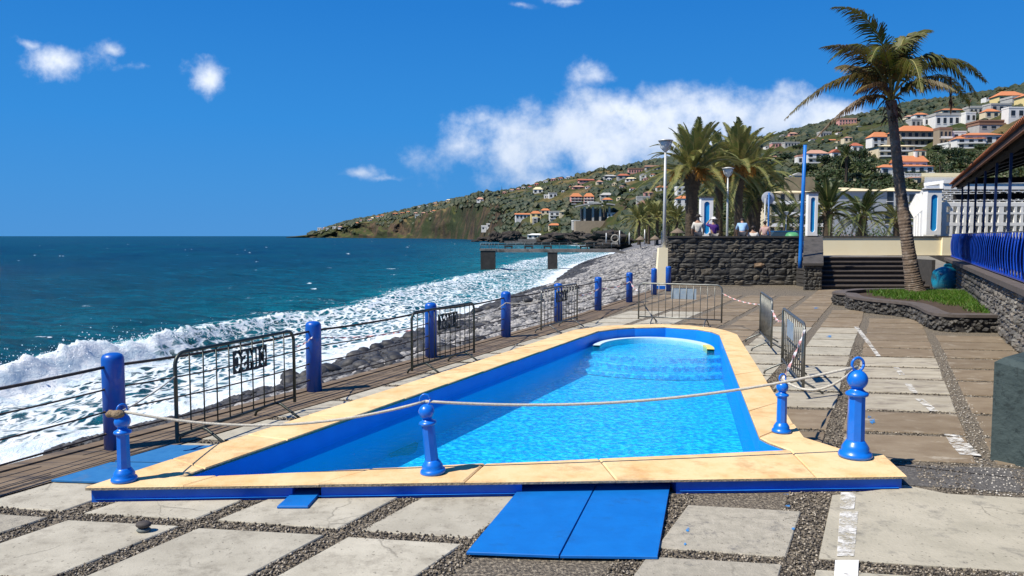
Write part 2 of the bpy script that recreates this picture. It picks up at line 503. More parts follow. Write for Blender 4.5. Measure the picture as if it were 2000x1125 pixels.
m_seawall = M('sea_wall_concrete', (.08,.07,.06), (.16,.14,.12), 1.5, .9, .5)
m_coping = M('sandstone_coping', (.76,.545,.285), (.68,.41,.165), 3.2, .75, .35, 55, lo=.42, hi=.7, c3=(.42,.23,.09), scale3=3.4, lo3=.54, hi3=.80, rand=.06, bdist=.010)
m_rim = M('rough_coping_edge', (.40,.33,.22), (.17,.14,.10), 40, .9, .8, 60, bdist=.01)
m_pblue = M('blue_plinth_paint', (.004,.10,.50), (.006,.13,.58), 6, .5, .25, 25, bdist=.006)
m_pblue_hi = M('worn_blue_paint', (.006,.15,.62), (.01,.2,.68), 8, .6)
m_pool = M('pool_paint', (.003,.23,.80), (.004,.265,.86), 3, .45)
m_poolw = M('white_pool_rim', (.62,.74,.76), (.5,.66,.72), 5, .5)
m_poolyel = M('yellow_pool_rim', (.75,.62,.12), (.65,.6,.2), 5, .5)
m_plate = M('blue_painted_plate', (.002,.125,.44), (.003,.15,.50), 5, .5, .15, 90, c3=(.012,.07,.22), scale3=3.2, lo3=.56, hi3=.82, bdist=.004)
m_mat = M('light_blue_mat', (.010,.125,.33), (.02,.155,.37), 9, .8, .2, 120, c3=(.10,.15,.22), scale3=3.5, lo3=.55, hi3=.8, bdist=.004)
m_post = M('deep_blue_post_paint', (.003,.078,.40), (.004,.095,.45), 6, .36, .10, 30, c3=(.02,.10,.30), scale3=7, lo3=.55, hi3=.8, spec=.5, coat=.25, bdist=.004)
m_boll = M('bright_blue_bollard_paint', (.003,.135,.58), (.004,.155,.64), 9, .33, .12, 40, c3=(.06,.045,.05), scale3=30, lo3=.685, hi3=.70, spec=.5, coat=.35, bdist=.004)
m_cable = M('rusty_cable', (.05,.04,.035), (.10,.075,.055), 20, .6, metallic=.4)
m_galv = M('galvanised_tube', (.14,.15,.14), (.22,.22,.20), 9, .42, metallic=.75, c3=(.09,.075,.055), scale3=6, lo3=.6, hi3=.75)
m_green_tube = M('dark_green_tube', (.028,.038,.032), (.055,.06,.05), 9, .4, metallic=.35, c3=(.07,.05,.03), scale3=8, lo3=.6, hi3=.72)
m_signplate = M('dark_sign_plate', (.012,.013,.013), (.02,.02,.02), 8, .5)
m_signgrey = M('blue_grey_sign_plate', (.20,.26,.31), (.27,.32,.36), 8, .5)
m_rope = M('cream_rope', (.60,.56,.47), (.42,.38,.30), 60, .9, .9, 120, bdist=.006)
m_knot = M('frayed_brown_knot', (.22,.15,.085), (.32,.24,.15), 40, .95, .9, 90)
m_tape_w = M('white_tape', (.72,.70,.68), None, rough=.4)
m_tape_r = M('red_tape', (.68,.34,.30), None, rough=.4)
m_block = M('slate_green_block', (.034,.052,.052), (.05,.072,.07), 4, .8, .8, 16, c3=(.022,.034,.034), scale3=14, lo3=.55, hi3=.62, bdist=.02)
m_white_line = worn_paint('worn_white_line', (.66,.64,.59), 9, .50)
m_blue_spot = worn_paint('spilled_blue_paint', (.02,.22,.55), 13, .50)
m_drain = M('dark_drain', (.003,.006,.012), (.006,.01,.018), 20, .7)

# ------------------------------------------------------------------ pool plan
ZC = .15       # top of the coping
ZW = -.10      # water level
ZF = -.56      # pool floor
def P(u, v): return G(u, v, ZC)
inner = [P(350,932), P(760,785), P(1170,646), P(1205,641.5), P(1240,639.3), P(1300,638), P(1360,642), P(1390,647), P(1405,653),
         P(1444,752), P(1483,853), P(1500,862), P(1543,878), P(950,907)]
FL = G(167, 984, 0.0); FR = G(1771, 960, 0.0)
LC = (FL[0]+.11, FL[1]+.26)
def front(t): return (FL[0]+(FR[0]-FL[0])*t, FL[1]+(FR[1]-FL[1])*t)
kink = front(.885)
outer_left = [FL, LC, P(1080,657)]
outer_far = [P(1120,644), P(1180,636.3), P(1240,634), P(1300,633), P(1360,636), P(1405,642), P(1440,653)]
outer_right = [P(1497,741), P(1550,827), P(1569,853), P(1651,878), P(1728,887)]
outer = outer_left+outer_far+outer_right+[FR]
pool_convex = [FL, LC, P(1080,657), P(1120,644), P(1180,636.3), P(1300,633), P(1405,642), P(1440,653), P(1550,827), kink]
pad_convex = [P(1550,827), kink, FR, P(1728,887), P(1651,878), P(1569,853)]
def hull(pts):
    pts = sorted(set(pts))
    def half(ps):
        h = []
        for p in ps:
            while len(h) > 1 and (h[-1][0]-h[-2][0])*(p[1]-h[-2][1])-(h[-1][1]-h[-2][1])*(p[0]-h[-2][0]) <= 0: h.pop()
            h.append(p)
        return h[:-1]
    return half(pts)+half(pts[::-1])
pool_convex = hull(pool_convex)
pad_convex = hull([P(1550,827), kink, FR, P(1728,887)])

# ------------------------------------------------------------------ ground
EDGE = [(-10.3,-3.2), (-5.03,7.5), (-3.07,11.45), (1.84,22.1), (6.2,33.2), (7.05,36.2)]
def edge_x(y):
    for (x0,y0),(x1,y1) in zip(EDGE, EDGE[1:]):
        if y <= y1 or (x1,y1) == EDGE[-1]: return x0+(x1-x0)*(y-y0)/(y1-y0)
ground_poly = EDGE+[(34,36.2), (34,-3.2)]
def sheet(name, outer_p, holes, z, mat, kind='structure', skirt=None, parent=None):
    loops = [[Vector((x,y,0)) for x,y in outer_p]]+[[Vector((x,y,0)) for x,y in h] for h in holes]
    tris = tessellate_polygon(loops)
    flat = [p for l in loops for p in l]
    mb = MB(); mb.add([(p.x,p.y,z) for p in flat], [])
    for t in tris:
        a,b,c = (flat[i] for i in t)
        t = tuple(t)
        if (b-a).cross(c-a).z < 0: t = t[::-1]
        mb.f.append(t); mb.m.append(0); mb.sm.append(False)
    if skirt:
        n = len(outer_p)
        for i in range(n):
            a = outer_p[i]; b = outer_p[(i+1)%n]
            mb.cur = 1 if isinstance(mat, list) else 0
            mb.add([(a[0],a[1],z),(b[0],b[1],z),(b[0],b[1],skirt),(a[0],a[1],skirt)], [(0,1,2,3)])
    return mb.build(name, mat, parent, kind=kind)
def shrink(poly, k):
    cx = sum(p[0] for p in poly)/len(poly); cy = sum(p[1] for p in poly)/len(poly)
    return [(cx+(x-cx)*k, cy+(y-cy)*k) for x, y in poly]
ground = sheet('pavement', ground_poly, [shrink(inner, 1.012)], 0, [m_bed, m_seawall], skirt=-4.6)
# stained concrete strip along the sea edge
es = [(x, y) for x, y in EDGE]
strip = es+[(x+(.95 if y < 30 else .5), y) for x, y in reversed(es)]
sheet('edge_strip', strip, [], .012, m_brown_edge)
mb = MB()                                              # low lip of the sea wall
for (x0,y0),(x1,y1) in zip(EDGE, EDGE[1:]):
    a = math.atan2(y1-y0, x1-x0)
    nx, ny = -math.sin(a), math.cos(a)
    mb.add([(x0,y0,.03),(x1,y1,.03),(x1-nx*.16,y1-ny*.16,.03),(x0-nx*.16,y0-ny*.16,.03),
            (x0+nx*.05,y0+ny*.05,-.3),(x1+nx*.05,y1+ny*.05,-.3),(x1-nx*.16,y1-ny*.16,-.02),(x0-nx*.16,y0-ny*.16,-.02)],
           [(3,2,1,0),(0,1,5,4),(2,3,7,6)])
mb.build('sea_wall_lip', m_brown_edge, ground)
# long shuttering grooves in the strip
mb = MB()
for off in (.34,.71,.82):
    y = .5
    while y < 24:
        ln = random.uniform(1.2, 3.2); y1 = min(y+ln, 24)
        mb.add([(edge_x(y)+off, y, .016), (edge_x(y)+off+.018, y, .016), (edge_x(y1)+off+.018, y1, .016), (edge_x(y1)+off, y1, .016)], [(0,1,2,3)])
        y = y1+random.uniform(.1, .9)
mb.build('strip_groove', M('groove_dirt', (.05,.04,.03)), ground)

# ---- paving grid: s runs across, t runs away from the sea-front corner
def st(s, t):
    # s = x - .489 y ; t = y + .16 x
    y = (t-.16*s)/(1+.16*.489)
    return (s+.489*y, y)
planter_out = [G(1652,596), G(1660,604), G(1700,612), G(1745,617), G(1780,622), G(1800,632), G(1815,641), G(1835,646), G(1870,649), G(1945,650)]
scols = [-10.6,-9.25,-7.95,-6.67,-5.44,-4.13,-3.0,-1.75,-.55,1.07,2.72]
rows = [3.2,4.4,5.58]
rows2 = [8.28+1.222*k for k in range(0, 24)]
slabs = []
def clip_slab(poly):
    poly = outside_convex(poly, pool_convex)
    if len(poly) >= 3 and abs(area(poly)) > .02: poly = outside_convex(poly, pad_convex)
    return poly
def strip_inner(y): return edge_x(y)+.98
def add_slab(s0, s1, t0, t1, mat):
    g = .105
    j = lambda: random.uniform(-.02,.02)
    cs = [st(s0+g+j(),t0+g*.8+j()), st(s1-g+j(),t0+g*.8+j()), st(s1-g+j(),t1-g*.8+j()), st(s0+g+j(),t1-g*.8+j())]
    # keep clear of the edge strip
    a = EDGE[0]
    for (p, q) in zip(EDGE, EDGE[1:]):
        if p[1]-1 < cs[0][1] < q[1]+1:
            d = (q[0]-p[0], q[1]-p[1]); l = math.hypot(*d); n = (d[1]/l, -d[0]/l)
            cs = clip_half(cs, (p[0]+n[0]*.9, p[1]+n[1]*.9), n)
            if len(cs) < 3: return
    cs = clip_slab(cs)
    if len(cs) < 3 or abs(area(cs)) < .06: return
    cx = sum(p[0] for p in cs)/len(cs); cy = sum(p[1] for p in cs)/len(cs)
    if cy > 35.8 or cx > 10.2+.497*(cy-15.4)-.1: return
    u, v = project(cx, cy, 0)
    if u < -180 or u > 2150 or v > 1300: return
    if inside(planter_big, cx, cy): return
    slabs.append((cs, mat))
planter_big = [G(1640,600), G(1700,617), G(1780,626), G(1815,646), G(1870,653), (12.6,17.6), (17.5,27), (11.2,27)]
for i in range(len(scols)-1):
    s0, s1 = scols[i], scols[i+1]
    for k in range(len(rows)-1):
        if s0 >= -.6: continue
        mt = m_slab_light
        if i == 2 or (k == 0 and i == 3): mt = m_slab_grey
        if k == 1 and i == 2: mt = m_slab_grey
        if i in (7,) : mt = m_slab_grey
        if i == 6 : continue
        add_slab(s0, s1, rows[k], rows[k+1], mt)
    if s0 < -3.1:
        add_slab(s0, s1, rows[-1], rows[-1]+1.15, m_slab_light)
        for k in range(1, 22):
            add_slab(s0, s1, rows[-1]+1.16*k, rows[-1]+1.16*(k+1), m_slab_light if (s0 < -6 and k < 16) else m_slab_brown)
    else:
        if -1.8 <= s0 < -.6: add_slab(s0, s1, rows[-1], rows[-1]+1.15, m_slab_grey)
        for k in range(len(rows2)-1):
            t0 = rows2[k]
            mt = m_slab_brown
            if i <= 7 and 10.4 < t0 < 19.5: mt = m_slab_light if random.random() < .75 else m_slab_mid
            if i == 8 and 10.4 < t0 < 14.6: mt = m_slab_mid
            if i == 8 and 14.6 <= t0 < 17 and random.random() < .5: mt = m_slab_mid
            add_slab(s0, s1, t0, rows2[k+1], mt)
# the plates' own bay, big cement patch, dark pebble ramp
slabs.sort(key=lambda q: sum(p[1] for p in q[0])/len(q[0]))
for cs, mt in slabs[:296]:
    mb = MB()
    z1 = .014+random.uniform(-.004,.005)
    mb.prism(cs, -.03, z1, bottom=False, bevel=.008)
    mb.build('paving_slab', mt, ground)
mb = MB()
cement = [st(-.42, 5.66), st(3.6, 5.66), st(3.6, 7.28), st(.6,7.3), (3.60,6.93), (3.53,6.86), st(-.42, 7.1)]
mb.prism(cement, -.02, .017, bottom=False, bevel=.004); mb.build('cement_patch', m_cement, ground)
mb = MB(); mb.prism([st(-.42,3.0), st(3.6,3.0), st(3.6,5.46), st(-.42,5.46)], -.02, .018, bottom=False, bevel=.004); mb.build('cement_patch', m_cement, ground)
mb = MB(); mb.prism([(3.62,6.96), st(3.8,7.30), st(3.8,8.33), st(.02,8.2), (3.78,7.62)], -.02, .010, bottom=False, bevel=.004); mb.build('pebble_ramp', m_asph, ground)

# painted lines and spills (thin paint sheets a few millimetres up)
def paint(name, pts, mat, z=.0235):
    mb = MB(); mb.add([(x,y,z) for x,y in pts], [tuple(range(len(pts)))])
    me = mb
    a = area(pts)
    if a < 0: me.f[-1] = me.f[-1][::-1]
    return mb.build(name, mat, ground)
def quad_px(a, b, w):
    (x0,y0),(x1,y1) = G(*a), G(*b)
    d = math.hypot(x1-x0,y1-y0); nx, ny = -(y1-y0)/d*w/2, (x1-x0)/d*w/2
    return [(x0+nx,y0+ny),(x1+nx,y1+ny),(x1-nx,y1-ny),(x0-nx,y0-ny)]
for a, b, w in [((1672,640),(1697,672),.10), ((1697,672),(1716,698),.08), ((1750,720),(1762,735),.09), ((1773,752),(1786,770),.09),
                ((1795,782),(1824,806),.11), ((1858,852),(1870,868),.16), ((1872,868),(1895,893),.2)]:
    paint('painted_line', quad_px(a, b, w), m_white_line)
paint('painted_line', [G(1642,966), G(1672,966), G(1668,1000), G(1640,1000)], m_white_line)
paint('painted_line', [G(1640,1004), G(1676,1004), G(1668,1092), G(1634,1092)], m_white_line)
paint('painted_line', [G(1631,1100), G(1677,1100), G(1674,1160), G(1627,1160)], worn_paint('fresh_white_line', (.74,.73,.70), 7, .62))
def blob(u, v, ru, rv, mat, seed):
    rr = random.Random(seed); n = 26
    pts = []
    for k in range(n):
        a = 2*math.pi*k/n; q = rr.uniform(.35,.8)
        pts.append(G(u+ru*q*math.cos(a), v+rv*q*math.sin(a)))
    paint('paint_spill', pts, mat)
for q in [(1703,826,9,9),(1697,818,6,4),(1619,659,9,4),(1594,603,7,3),(1343,1040,6,7),(1338,1068,4,4),(1538,993,9,3),(1549,1038,6,4),(1535,970,8,2)]:
    blob(*q, m_blue_spot, int(q[0]))

# pebbles pressed into the joints (real stones near the camera)
def joint_pebbles(pale):
    n = 60000 if pale else 110000
    y = 4.6+rng.random(n)**1.6*11.5
    x = (rng.random(n)*1.5-.75)*y
    keep = np.zeros(n, bool)
    s = x-.489*y; t = y+.16*x
    for sc in scols: keep |= np.abs(s-sc) < (.17 if sc == 1.07 else .12)
    for tr in rows: keep |= (np.abs(t-tr) < .10) & (s < 4)
    for k in range(22): keep |= (np.abs(t-rows[-1]-1.16*k) < .09) & (s < -3)
    for tr in rows2: keep |= (np.abs(t-tr) < .085) & (s > -3)
    keep |= (s > -.57) & (s < .4) & (t > 5.62) & (t < 5.7)
    keep |= (s > -1.75) & (s < -.43) & (t < 7.6) & (np.abs(s+.62) < .2)
    keep &= ~((s > -.3) & (t < 8.3) & (np.abs(t-5.56) > .1))
    keep |= (s > .35) & (s < 3.6) & (t > 7.36) & (t < 8.26) & (x > 3.85)
    ex = np.array([edge_x(q) for q in y]); keep &= x > ex+1.0
    keep &= (np.abs(s-1.07) < .2) == pale
    idx = np.nonzero(keep)[0]
    ok = [i for i in idx if not inside(outer, x[i], y[i])]
    x, y = x[ok], y[ok]; m = len(x)
    base = np.array([(1,0,0),(-1,0,0),(0,1,0),(0,-1,0),(0,0,1),(0,0,-1)], float)
    tri = np.array([(0,2,4),(2,1,4),(1,3,4),(3,0,4),(2,0,5),(1,2,5),(3,1,5),(0,3,5)])
    sc = np.stack([rng.uniform(.007,.019,m), rng.uniform(.006,.013,m), rng.uniform(.006,.011,m)], 1)
    an = rng.random(m)*6.28
    v = base[None]*sc[:,None]
    cx = v[...,0]*np.cos(an)[:,None]-v[...,1]*np.sin(an)[:,None]
    cy = v[...,0]*np.sin(an)[:,None]+v[...,1]*np.cos(an)[:,None]
    V = np.stack([cx+x[:,None], cy+y[:,None], v[...,2]+.008+rng.uniform(-.003,.005,m)[:,None]], -1).reshape(-1,3)
    Fc = (tri[None]+(np.arange(m)*6)[:,None,None]).reshape(-1,3)
    mt, N, L, b = new_mat('joint_pebble')
    geo = N.new('ShaderNodeNewGeometry'); ra = N.new('ShaderNodeValToRGB')
    for p, cc in (((0,(.06,.055,.05)),(.3,(.16,.145,.125)),(.6,(.38,.345,.29)),(1,(.55,.51,.44))) if pale else ((0,(.035,.028,.021)),(.45,(.085,.070,.052)),(.78,(.20,.165,.12)),(1,(.46,.40,.31)))):
        if p in (0,1): e = ra.color_ramp.elements[0 if p == 0 else -1]
        else: e = ra.color_ramp.elements.new(p)
        e.color = c4(cc); e.position = p
    L.new(geo.outputs['Random Per Island'], ra.inputs[0]); L.new(ra.outputs[0], b.inputs['Base Color']); b.inputs['Roughness'].default_value = .65
    o = link('joint_pebbles', np_mesh('joint_pebbles', V, Fc, mt, True), None, kind='stuff')
    tag(o, 'pale pebble strip running along the paving past the slate-green block' if pale else 'small grey pebbles set in the joints between the paving slabs', 'pebbles')
joint_pebbles(False); joint_pebbles(True)

# ------------------------------------------------------------------ pool
PO = (0.2, 10.5, 0)
pool = empty('swimming_pool', PO, 'blue painted wedge-shaped swimming pool with sandstone coping beside the sea railing', 'swimming pool')
def strip_wall(loop, z0, z1, closed=True):
    mb = MB(); n = len(loop)
    for i in range(n if closed else n-1):
        a = loop[i]; b = loop[(i+1)%n]
        mb.add([(a[0],a[1],z0),(b[0],b[1],z0),(b[0],b[1],z1),(a[0],a[1],z1)], [(0,1,2,3)])
    return mb
shell = strip_wall(inner, ZF, ZC-.033)
loops = [[Vector((x,y,0)) for x,y in inner]]
for t in tessellate_polygon(loops):
    a,b,c = (loops[0][i] for i in t)
    t = tuple(t) if (b-a).cross(c-a).z > 0 else tuple(t)[::-1]
    shell.add([(loops[0][i].x, loops[0][i].y, ZF) for i in t], [(0,1,2)])
# floor mottling: bright caustic ripples of the water put into the colour
m_pfloor = M('pool_floor_caustics', (.001,.31,.71), (.05,.80,.97), 13, .5, lo=.42, hi=.62, detail=3, c3=(.001,.25,.67), scale3=11, lo3=.52, hi3=.66)
shell.build('basin', m_pool, pool, PO)
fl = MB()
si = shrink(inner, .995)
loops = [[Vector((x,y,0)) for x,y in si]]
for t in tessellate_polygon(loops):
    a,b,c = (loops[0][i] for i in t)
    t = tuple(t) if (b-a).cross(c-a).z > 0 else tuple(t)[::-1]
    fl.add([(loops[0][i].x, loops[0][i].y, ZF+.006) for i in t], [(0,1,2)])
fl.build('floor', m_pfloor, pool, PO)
# plinth (outside face), with the two recesses
def off_in(p, d):
    cx, cy = .3, 10.5
    l = math.hypot(p[0]-cx, p[1]-cy); return (p[0]+(cx-p[0])/l*d, p[1]+(cy-p[1])/l*d)
nrm = ((FR[1]-FL[1])*-1, FR[0]-FL[0]); ln = math.hypot(*nrm); nrm = (nrm[0]/ln, nrm[1]/ln)
def fr(x, d):
    t = (x-FL[0])/(FR[0]-FL[0]); p = front(t); return (p[0]+nrm[0]*d, p[1]+nrm[1]*d)
x_sl0, x_sl1, x_r0, x_r1 = -1.92, -1.67, .09, 1.47
rest = [off_in(p, .035) for p in outer if p not in (FL, FR)]
loop = [fr(FL[0]+.035,.035)]+rest+[fr(FR[0]-.03,.035)]
loop += [fr(x_r1,.035), fr(x_r1,.24), fr(x_r0,.24), fr(x_r0,.035), fr(x_sl1,.035), fr(x_sl1,.30), fr(x_sl0,.30), fr(x_sl0,.035)]
strip_wall(loop, -.02, ZC-.033).build('plinth', m_pblue, pool, PO)
# a splashed paint line on the ground along the plinth
paint('paint_splash', [fr(-3.6,.022), fr(-2.7,.012), fr(-1.9,.020), fr(-.9,.010), fr(0.05,.018), fr(0.05,.05), fr(-3.6,.05)], m_pblue_hi, .029)
paint('paint_splash', [fr(1.5,.018), fr(2.1,.008), fr(2.8,.02), fr(3.5,.012), fr(3.5,.05), fr(1.5,.05)], m_pblue_hi, .029)
# coping stones, one by one
def coping(poly, seed):
    rr = random.Random(seed)
    mb = MB()
    mb.prism(shrink(poly, .9965), ZC-.034, ZC+rr.uniform(-.003,.003), bevel=.012)
    for q in range(len(poly)): mb.m[q] = 1
    mb.build('coping_stone', [m_coping, m_rim], pool, PO)
def lerp(a, b, t): return (a[0]+(b[0]-a[0])*t, a[1]+(b[1]-a[1])*t)
# front run: joints where the photo shows them
fi = lambda t: lerp(P(350,932), P(1543,878), t)
front_joints = [(.012,.0),( .075,.10),(.30,.30),(.485,.475),(.66,.655),(.86,.88)]
i0 = fi(0); o0 = FL
js = [(0.0,0.0),(.055,.115),(.29,.275),(.47,.45),(.66,.635),(1.0,.885)]
for k in range(1, len(js)-1):
    (a,b),(c,d) = js[k], js[k+1]
    n = 4
    poly = [front(b+(d-b)*q/n) for q in range(n+1)]+[fi(c+(a-c)*q/n) for q in range(n+1)]
    coping(poly, k)
coping([FL, front(.115), fi(.055), P(350,932), P(400,914), lerp(LC, P(1080,657), .06), LC], 40)
# left run
li = lambda t: lerp(P(350,932), P(1170,646), t)
lo_ = lambda t: lerp(LC, P(1080,657), t)
t_in0 = .022
prev = (P(400,914), P(352,903))
N_L = 10
for k in range(N_L):
    a_in, b_in = (t_in0+(1-t_in0)*k/N_L, t_in0+(1-t_in0)*(k+1)/N_L)
    a_o, b_o = ((k/N_L)*.94+.06, ((k+1)/N_L)*.94+.06)
    A = P(400,914) if k == 0 else li(a_in); B = lo_(a_o)
    coping([B, lo_(b_o), li(b_in), A], 60+k)
# far bend and right run
bi = [P(1170,646), P(1240,639.3), P(1300,638), P(1360,642), P(1405,653)]
bo = [P(1080,657), P(1180,636.3), P(1290,633), P(1392,640), P(1440,653)]
mids_i = [[], [P(1205,641.5)], [], [], [P(1390,647)]]
mids_o = [[], [P(1120,644)], [P(1240,634)], [P(1345,635)], [P(1418,645)]]
for k in range(4):
    coping([bo[k]]+mids_o[k+1]+[bo[k+1], bi[k+1]]+(mids_i[k+1][::-1])+[bi[k]], 80+k)
ri = lambda t: lerp(P(1405,653), P(1483,853), t)
ro = lambda t: lerp(P(1440,653), P(1550,827), t)
for k in range(7): coping([ro(k/7), ro((k+1)/7), ri((k+1)/7), ri(k/7)], 90+k)
coping([P(1483,853), P(1550,827), P(1569,853), P(1651,878), P(1728,887), FR, kink, P(1543,878), P(1500,862)], 100)
# far splash shelf: curved white rim, shallow shelf and three rounded steps
def arc_pts(cx, cy, rx, ry, a0, a1, n): return [(cx+rx*math.cos(a0+(a1-a0)*k/n), cy+ry*math.sin(a0+(a1-a0)*k/n)) for k in range(n+1)]
SC = (3.02, 16.35); rot = R(-14)
def rotp(p):
    x, y = p[0]-SC[0], p[1]-SC[1]
    return (SC[0]+x*math.cos(rot)-y*math.sin(rot), SC[1]+x*math.sin(rot)+y*math.cos(rot))
ao = [rotp(p) for p in arc_pts(*SC, 1.28, 1.62, R(-4), R(184), 28)]
ai = [rotp(p) for p in arc_pts(*SC, 1.13, 1.46, R(-4), R(184), 28)]
mb = MB()
for k in range(28):
    mb.cur = 1 if k < 4 else 0
    a,b,c,d = ao[k], ao[k+1], ai[k+1], ai[k]
    z0, z1 = ZF, ZW+.035
    mb.add([(*a,z0),(*b,z0),(*c,z0),(*d,z0),(*a,z1),(*b,z1),(*c,z1),(*d,z1)], [(4,5,6,7),(0,1,5,4),(2,3,7,6)])
mb.build('curved_rim', [m_poolw, m_poolyel], pool, PO)
inner_clip = shrink(inner, .997)
def clip_to_pool(poly):
    for i in range(9):
        a = inner_clip[i]; b = inner_clip[i+1]
        poly = clip_half(poly, a, ((b[1]-a[1]), -(b[0]-a[0])))
    return poly
for k, (rx, ry, z) in enumerate([(1.5,.62,ZW-.10),(1.72,.95,ZW-.22),(1.95,1.28,ZW-.35)]):
    front_arc = [rotp(p) for p in arc_pts(*SC, rx, ry, R(180), R(360), 24)]
    back = [rotp(p) for p in arc_pts(*SC, 1.2, 1.5, R(0), R(180), 16)] if k == 0 else [rotp((SC[0]+rx, SC[1]+.3)), rotp((SC[0]-rx, SC[1]+.3))]
    poly = clip_to_pool(front_arc+back)
    if len(poly) > 2:
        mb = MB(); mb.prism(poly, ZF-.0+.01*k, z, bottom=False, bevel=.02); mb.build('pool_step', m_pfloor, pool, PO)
# drain patches on the floor
mb = MB(); cpt = G(782,876,ZF)
mb.prism([(cpt[0]+.24*math.cos(a)*random.uniform(.85,1.1), cpt[1]+.42*math.sin(a)*random.uniform(.8,1.1)) for a in [k*6.283/14 for k in range(14)]], ZF, ZF+.03, bottom=False)
cpt = G(566,912,ZF+.3)
mb.build('drain_cover', m_drain, pool, PO)
# water: clear, slightly cyan, rippled surface
mw, N, L, b = new_mat('pool_water')
N.remove(b)
lw = N.new('ShaderNodeFresnel'); lw.inputs['IOR'].default_value = 1.33
tb = N.new('ShaderNodeBsdfTransparent'); tb.inputs['Color'].default_value = (.66,.98,1.0,1)
gb = N.new('ShaderNodeBsdfGlossy'); gb.inputs['Roughness'].default_value = .03; gb.inputs['Color'].default_value = (.95,.97,1,1)
geo = N.new('ShaderNodeNewGeometry')
n1 = N.new('ShaderNodeTexNoise'); n1.inputs['Scale'].default_value = 9; n1.inputs['Detail'].default_value = 4; n1.inputs['Distortion'].default_value = .8
L.new(geo.outputs['Position'], n1.inputs['Vector'])
bp = N.new('ShaderNodeBump'); bp.inputs['Strength'].default_value = .55; bp.inputs['Distance'].default_value = .03
L.new(n1.outputs['Fac'], bp.inputs['Height'])
L.new(bp.outputs[0], lw.inputs['Normal']); L.new(bp.outputs[0], gb.inputs['Normal'])
ms = N.new('ShaderNodeMixShader'); L.new(lw.outputs[0], ms.inputs[0]); L.new(tb.outputs[0], ms.inputs[1]); L.new(gb.outputs[0], ms.inputs[2])
# a little light scattered back by the body of the water
db = N.new('ShaderNodeBsdfDiffuse'); db.inputs['Color'].default_value = (.0,.42,.92,1)
m2 = N.new('ShaderNodeMixShader'); m2.inputs[0].default_value = .12
L.new(ms.outputs[0], m2.inputs[1]); L.new(db.outputs[0], m2.inputs[2])
L.new(m2.outputs[0], N['Material Output'].inputs['Surface'])
wp_ = MB(); loops = [[Vector((x,y,0)) for x,y in shrink(inner, .999)]]
for t in tessellate_polygon(loops):
    a,b_,c = (loops[0][i] for i in t)
    t = tuple(t) if (b_-a).cross(c-a).z > 0 else tuple(t)[::-1]
    wp_.add([(loops[0][i].x, loops[0][i].y, ZW) for i in t], [(0,1,2)])
wp_.build('pool_water', mw, pool, PO)

# blue hatch plates and mats on the ground
def plate(name, pts, mat, label, cat, z0=.022, z1=.042, group=None):
    cx = sum(p[0] for p in pts)/len(pts); cy = sum(p[1] for p in pts)/len(pts)
    mb = MB(); mb.prism(pts, z0, z1, bevel=.004)
    o = mb.build(name, mat, None, (cx,cy,0))
    return tag(o, label, cat, group)
pl = lambda a, b, c, d: [G(*a), G(*b), G(*c), G(*d)]
plate('access_plate', [fr(.10,.2), fr(.775,.2), G(1091,1096), G(911,1089)], m_plate, 'left half of the big blue access hatch set in front of the pool', 'hatch plate', group='blue plates in front of the pool')
plate('access_plate', [fr(.785,.2), fr(1.46,.2), G(1284,1098), G(1094,1096)], m_plate, 'right half of the big blue access hatch, next to the gravel joint', 'hatch plate', group='blue plates in front of the pool')
plate('access_plate', [fr(-1.915,.25), fr(-1.675,.25), G(601,998), G(541,998)], m_plate, 'small blue plate below the dark slot in the pool plinth', 'hatch plate', group='blue plates in front of the pool')
plate('floor_mat', [(-4.28,7.0), (-3.70,6.94), (-3.42,7.52), (-4.02,7.56)], m_mat, 'light blue mat at the pool corner behind the first rope bollard', 'mat', group='light blue mats beside the coping')
plate('floor_mat', [(-4.0,7.6), (-3.38,7.56), (-3.06,8.16), (-3.70,8.2)], m_mat, 'light blue mat under the foot of the lettered barrier', 'mat', group='light blue mats beside the coping')
# two beach stones lying on the pavement
for (u, v, z, sx, sy, sz, c, lab) in [(281,1040,.03,.055,.045,.020,(.11,.12,.11),'grey-green flat beach stone under the dark one'), (281,1033,.072,.06,.048,.028,(.045,.038,.034),'dark oval beach stone resting on a flatter stone')]:
    x, y = G(281,1042)
    mb = MB(); mb.ball((0,0,0), 1, 14, 8, (sx,sy,sz))
    tag(mb.build('beach_stone', M('stone_'+str(v), c, tuple(q*1.4 for q in c), 20, .7), None, loc=(x, y, z)), lab, 'stone', 'stones stacked on the pavement')

# ------------------------------------------------------------------ slate-green block at the right
A0 = G(1934,899); B0 = G(2000,913)
bx = (A0[0], A0[1]); d = Vector((B0[0]-A0[0], B0[1]-A0[1])).normalized(); dn = Vector((-d.y, d.x)) 
if dn.x < 0: dn = -dn
p0 = Vector(bx); p1 = p0+d*.9; p2 = p1+dn*1.1; p3 = p0+dn*1.1
mb = MB()
zt = [1.07,.93,.95,1.09]
pp = [p0,p1,p2,p3]
ins = [p0*.93+(p2)*.07, p1*.93+p3*.07, p2*.93+p0*.07, p3*.93+p1*.07]
mb.add([(*p,0) for p in pp]+[(*p,z-.05) for p,z in zip(pp,zt)]+[(*p,z) for p,z in zip(ins,zt)],
       [(0,1,5,4),(1,2,6,5),(2,3,7,6),(3,0,4,7),(4,5,9,8),(5,6,10,9),(6,7,11,10),(7,4,8,11),(8,9,10,11)])
for f in range(len(mb.f)): mb.f[f] = mb.f[f][::-1]
bl = mb.build('concrete_block', m_block, None, (p0.x,p0.y,0))
tag(bl, 'rough slate-green painted concrete block at the edge of the pavement', 'block')

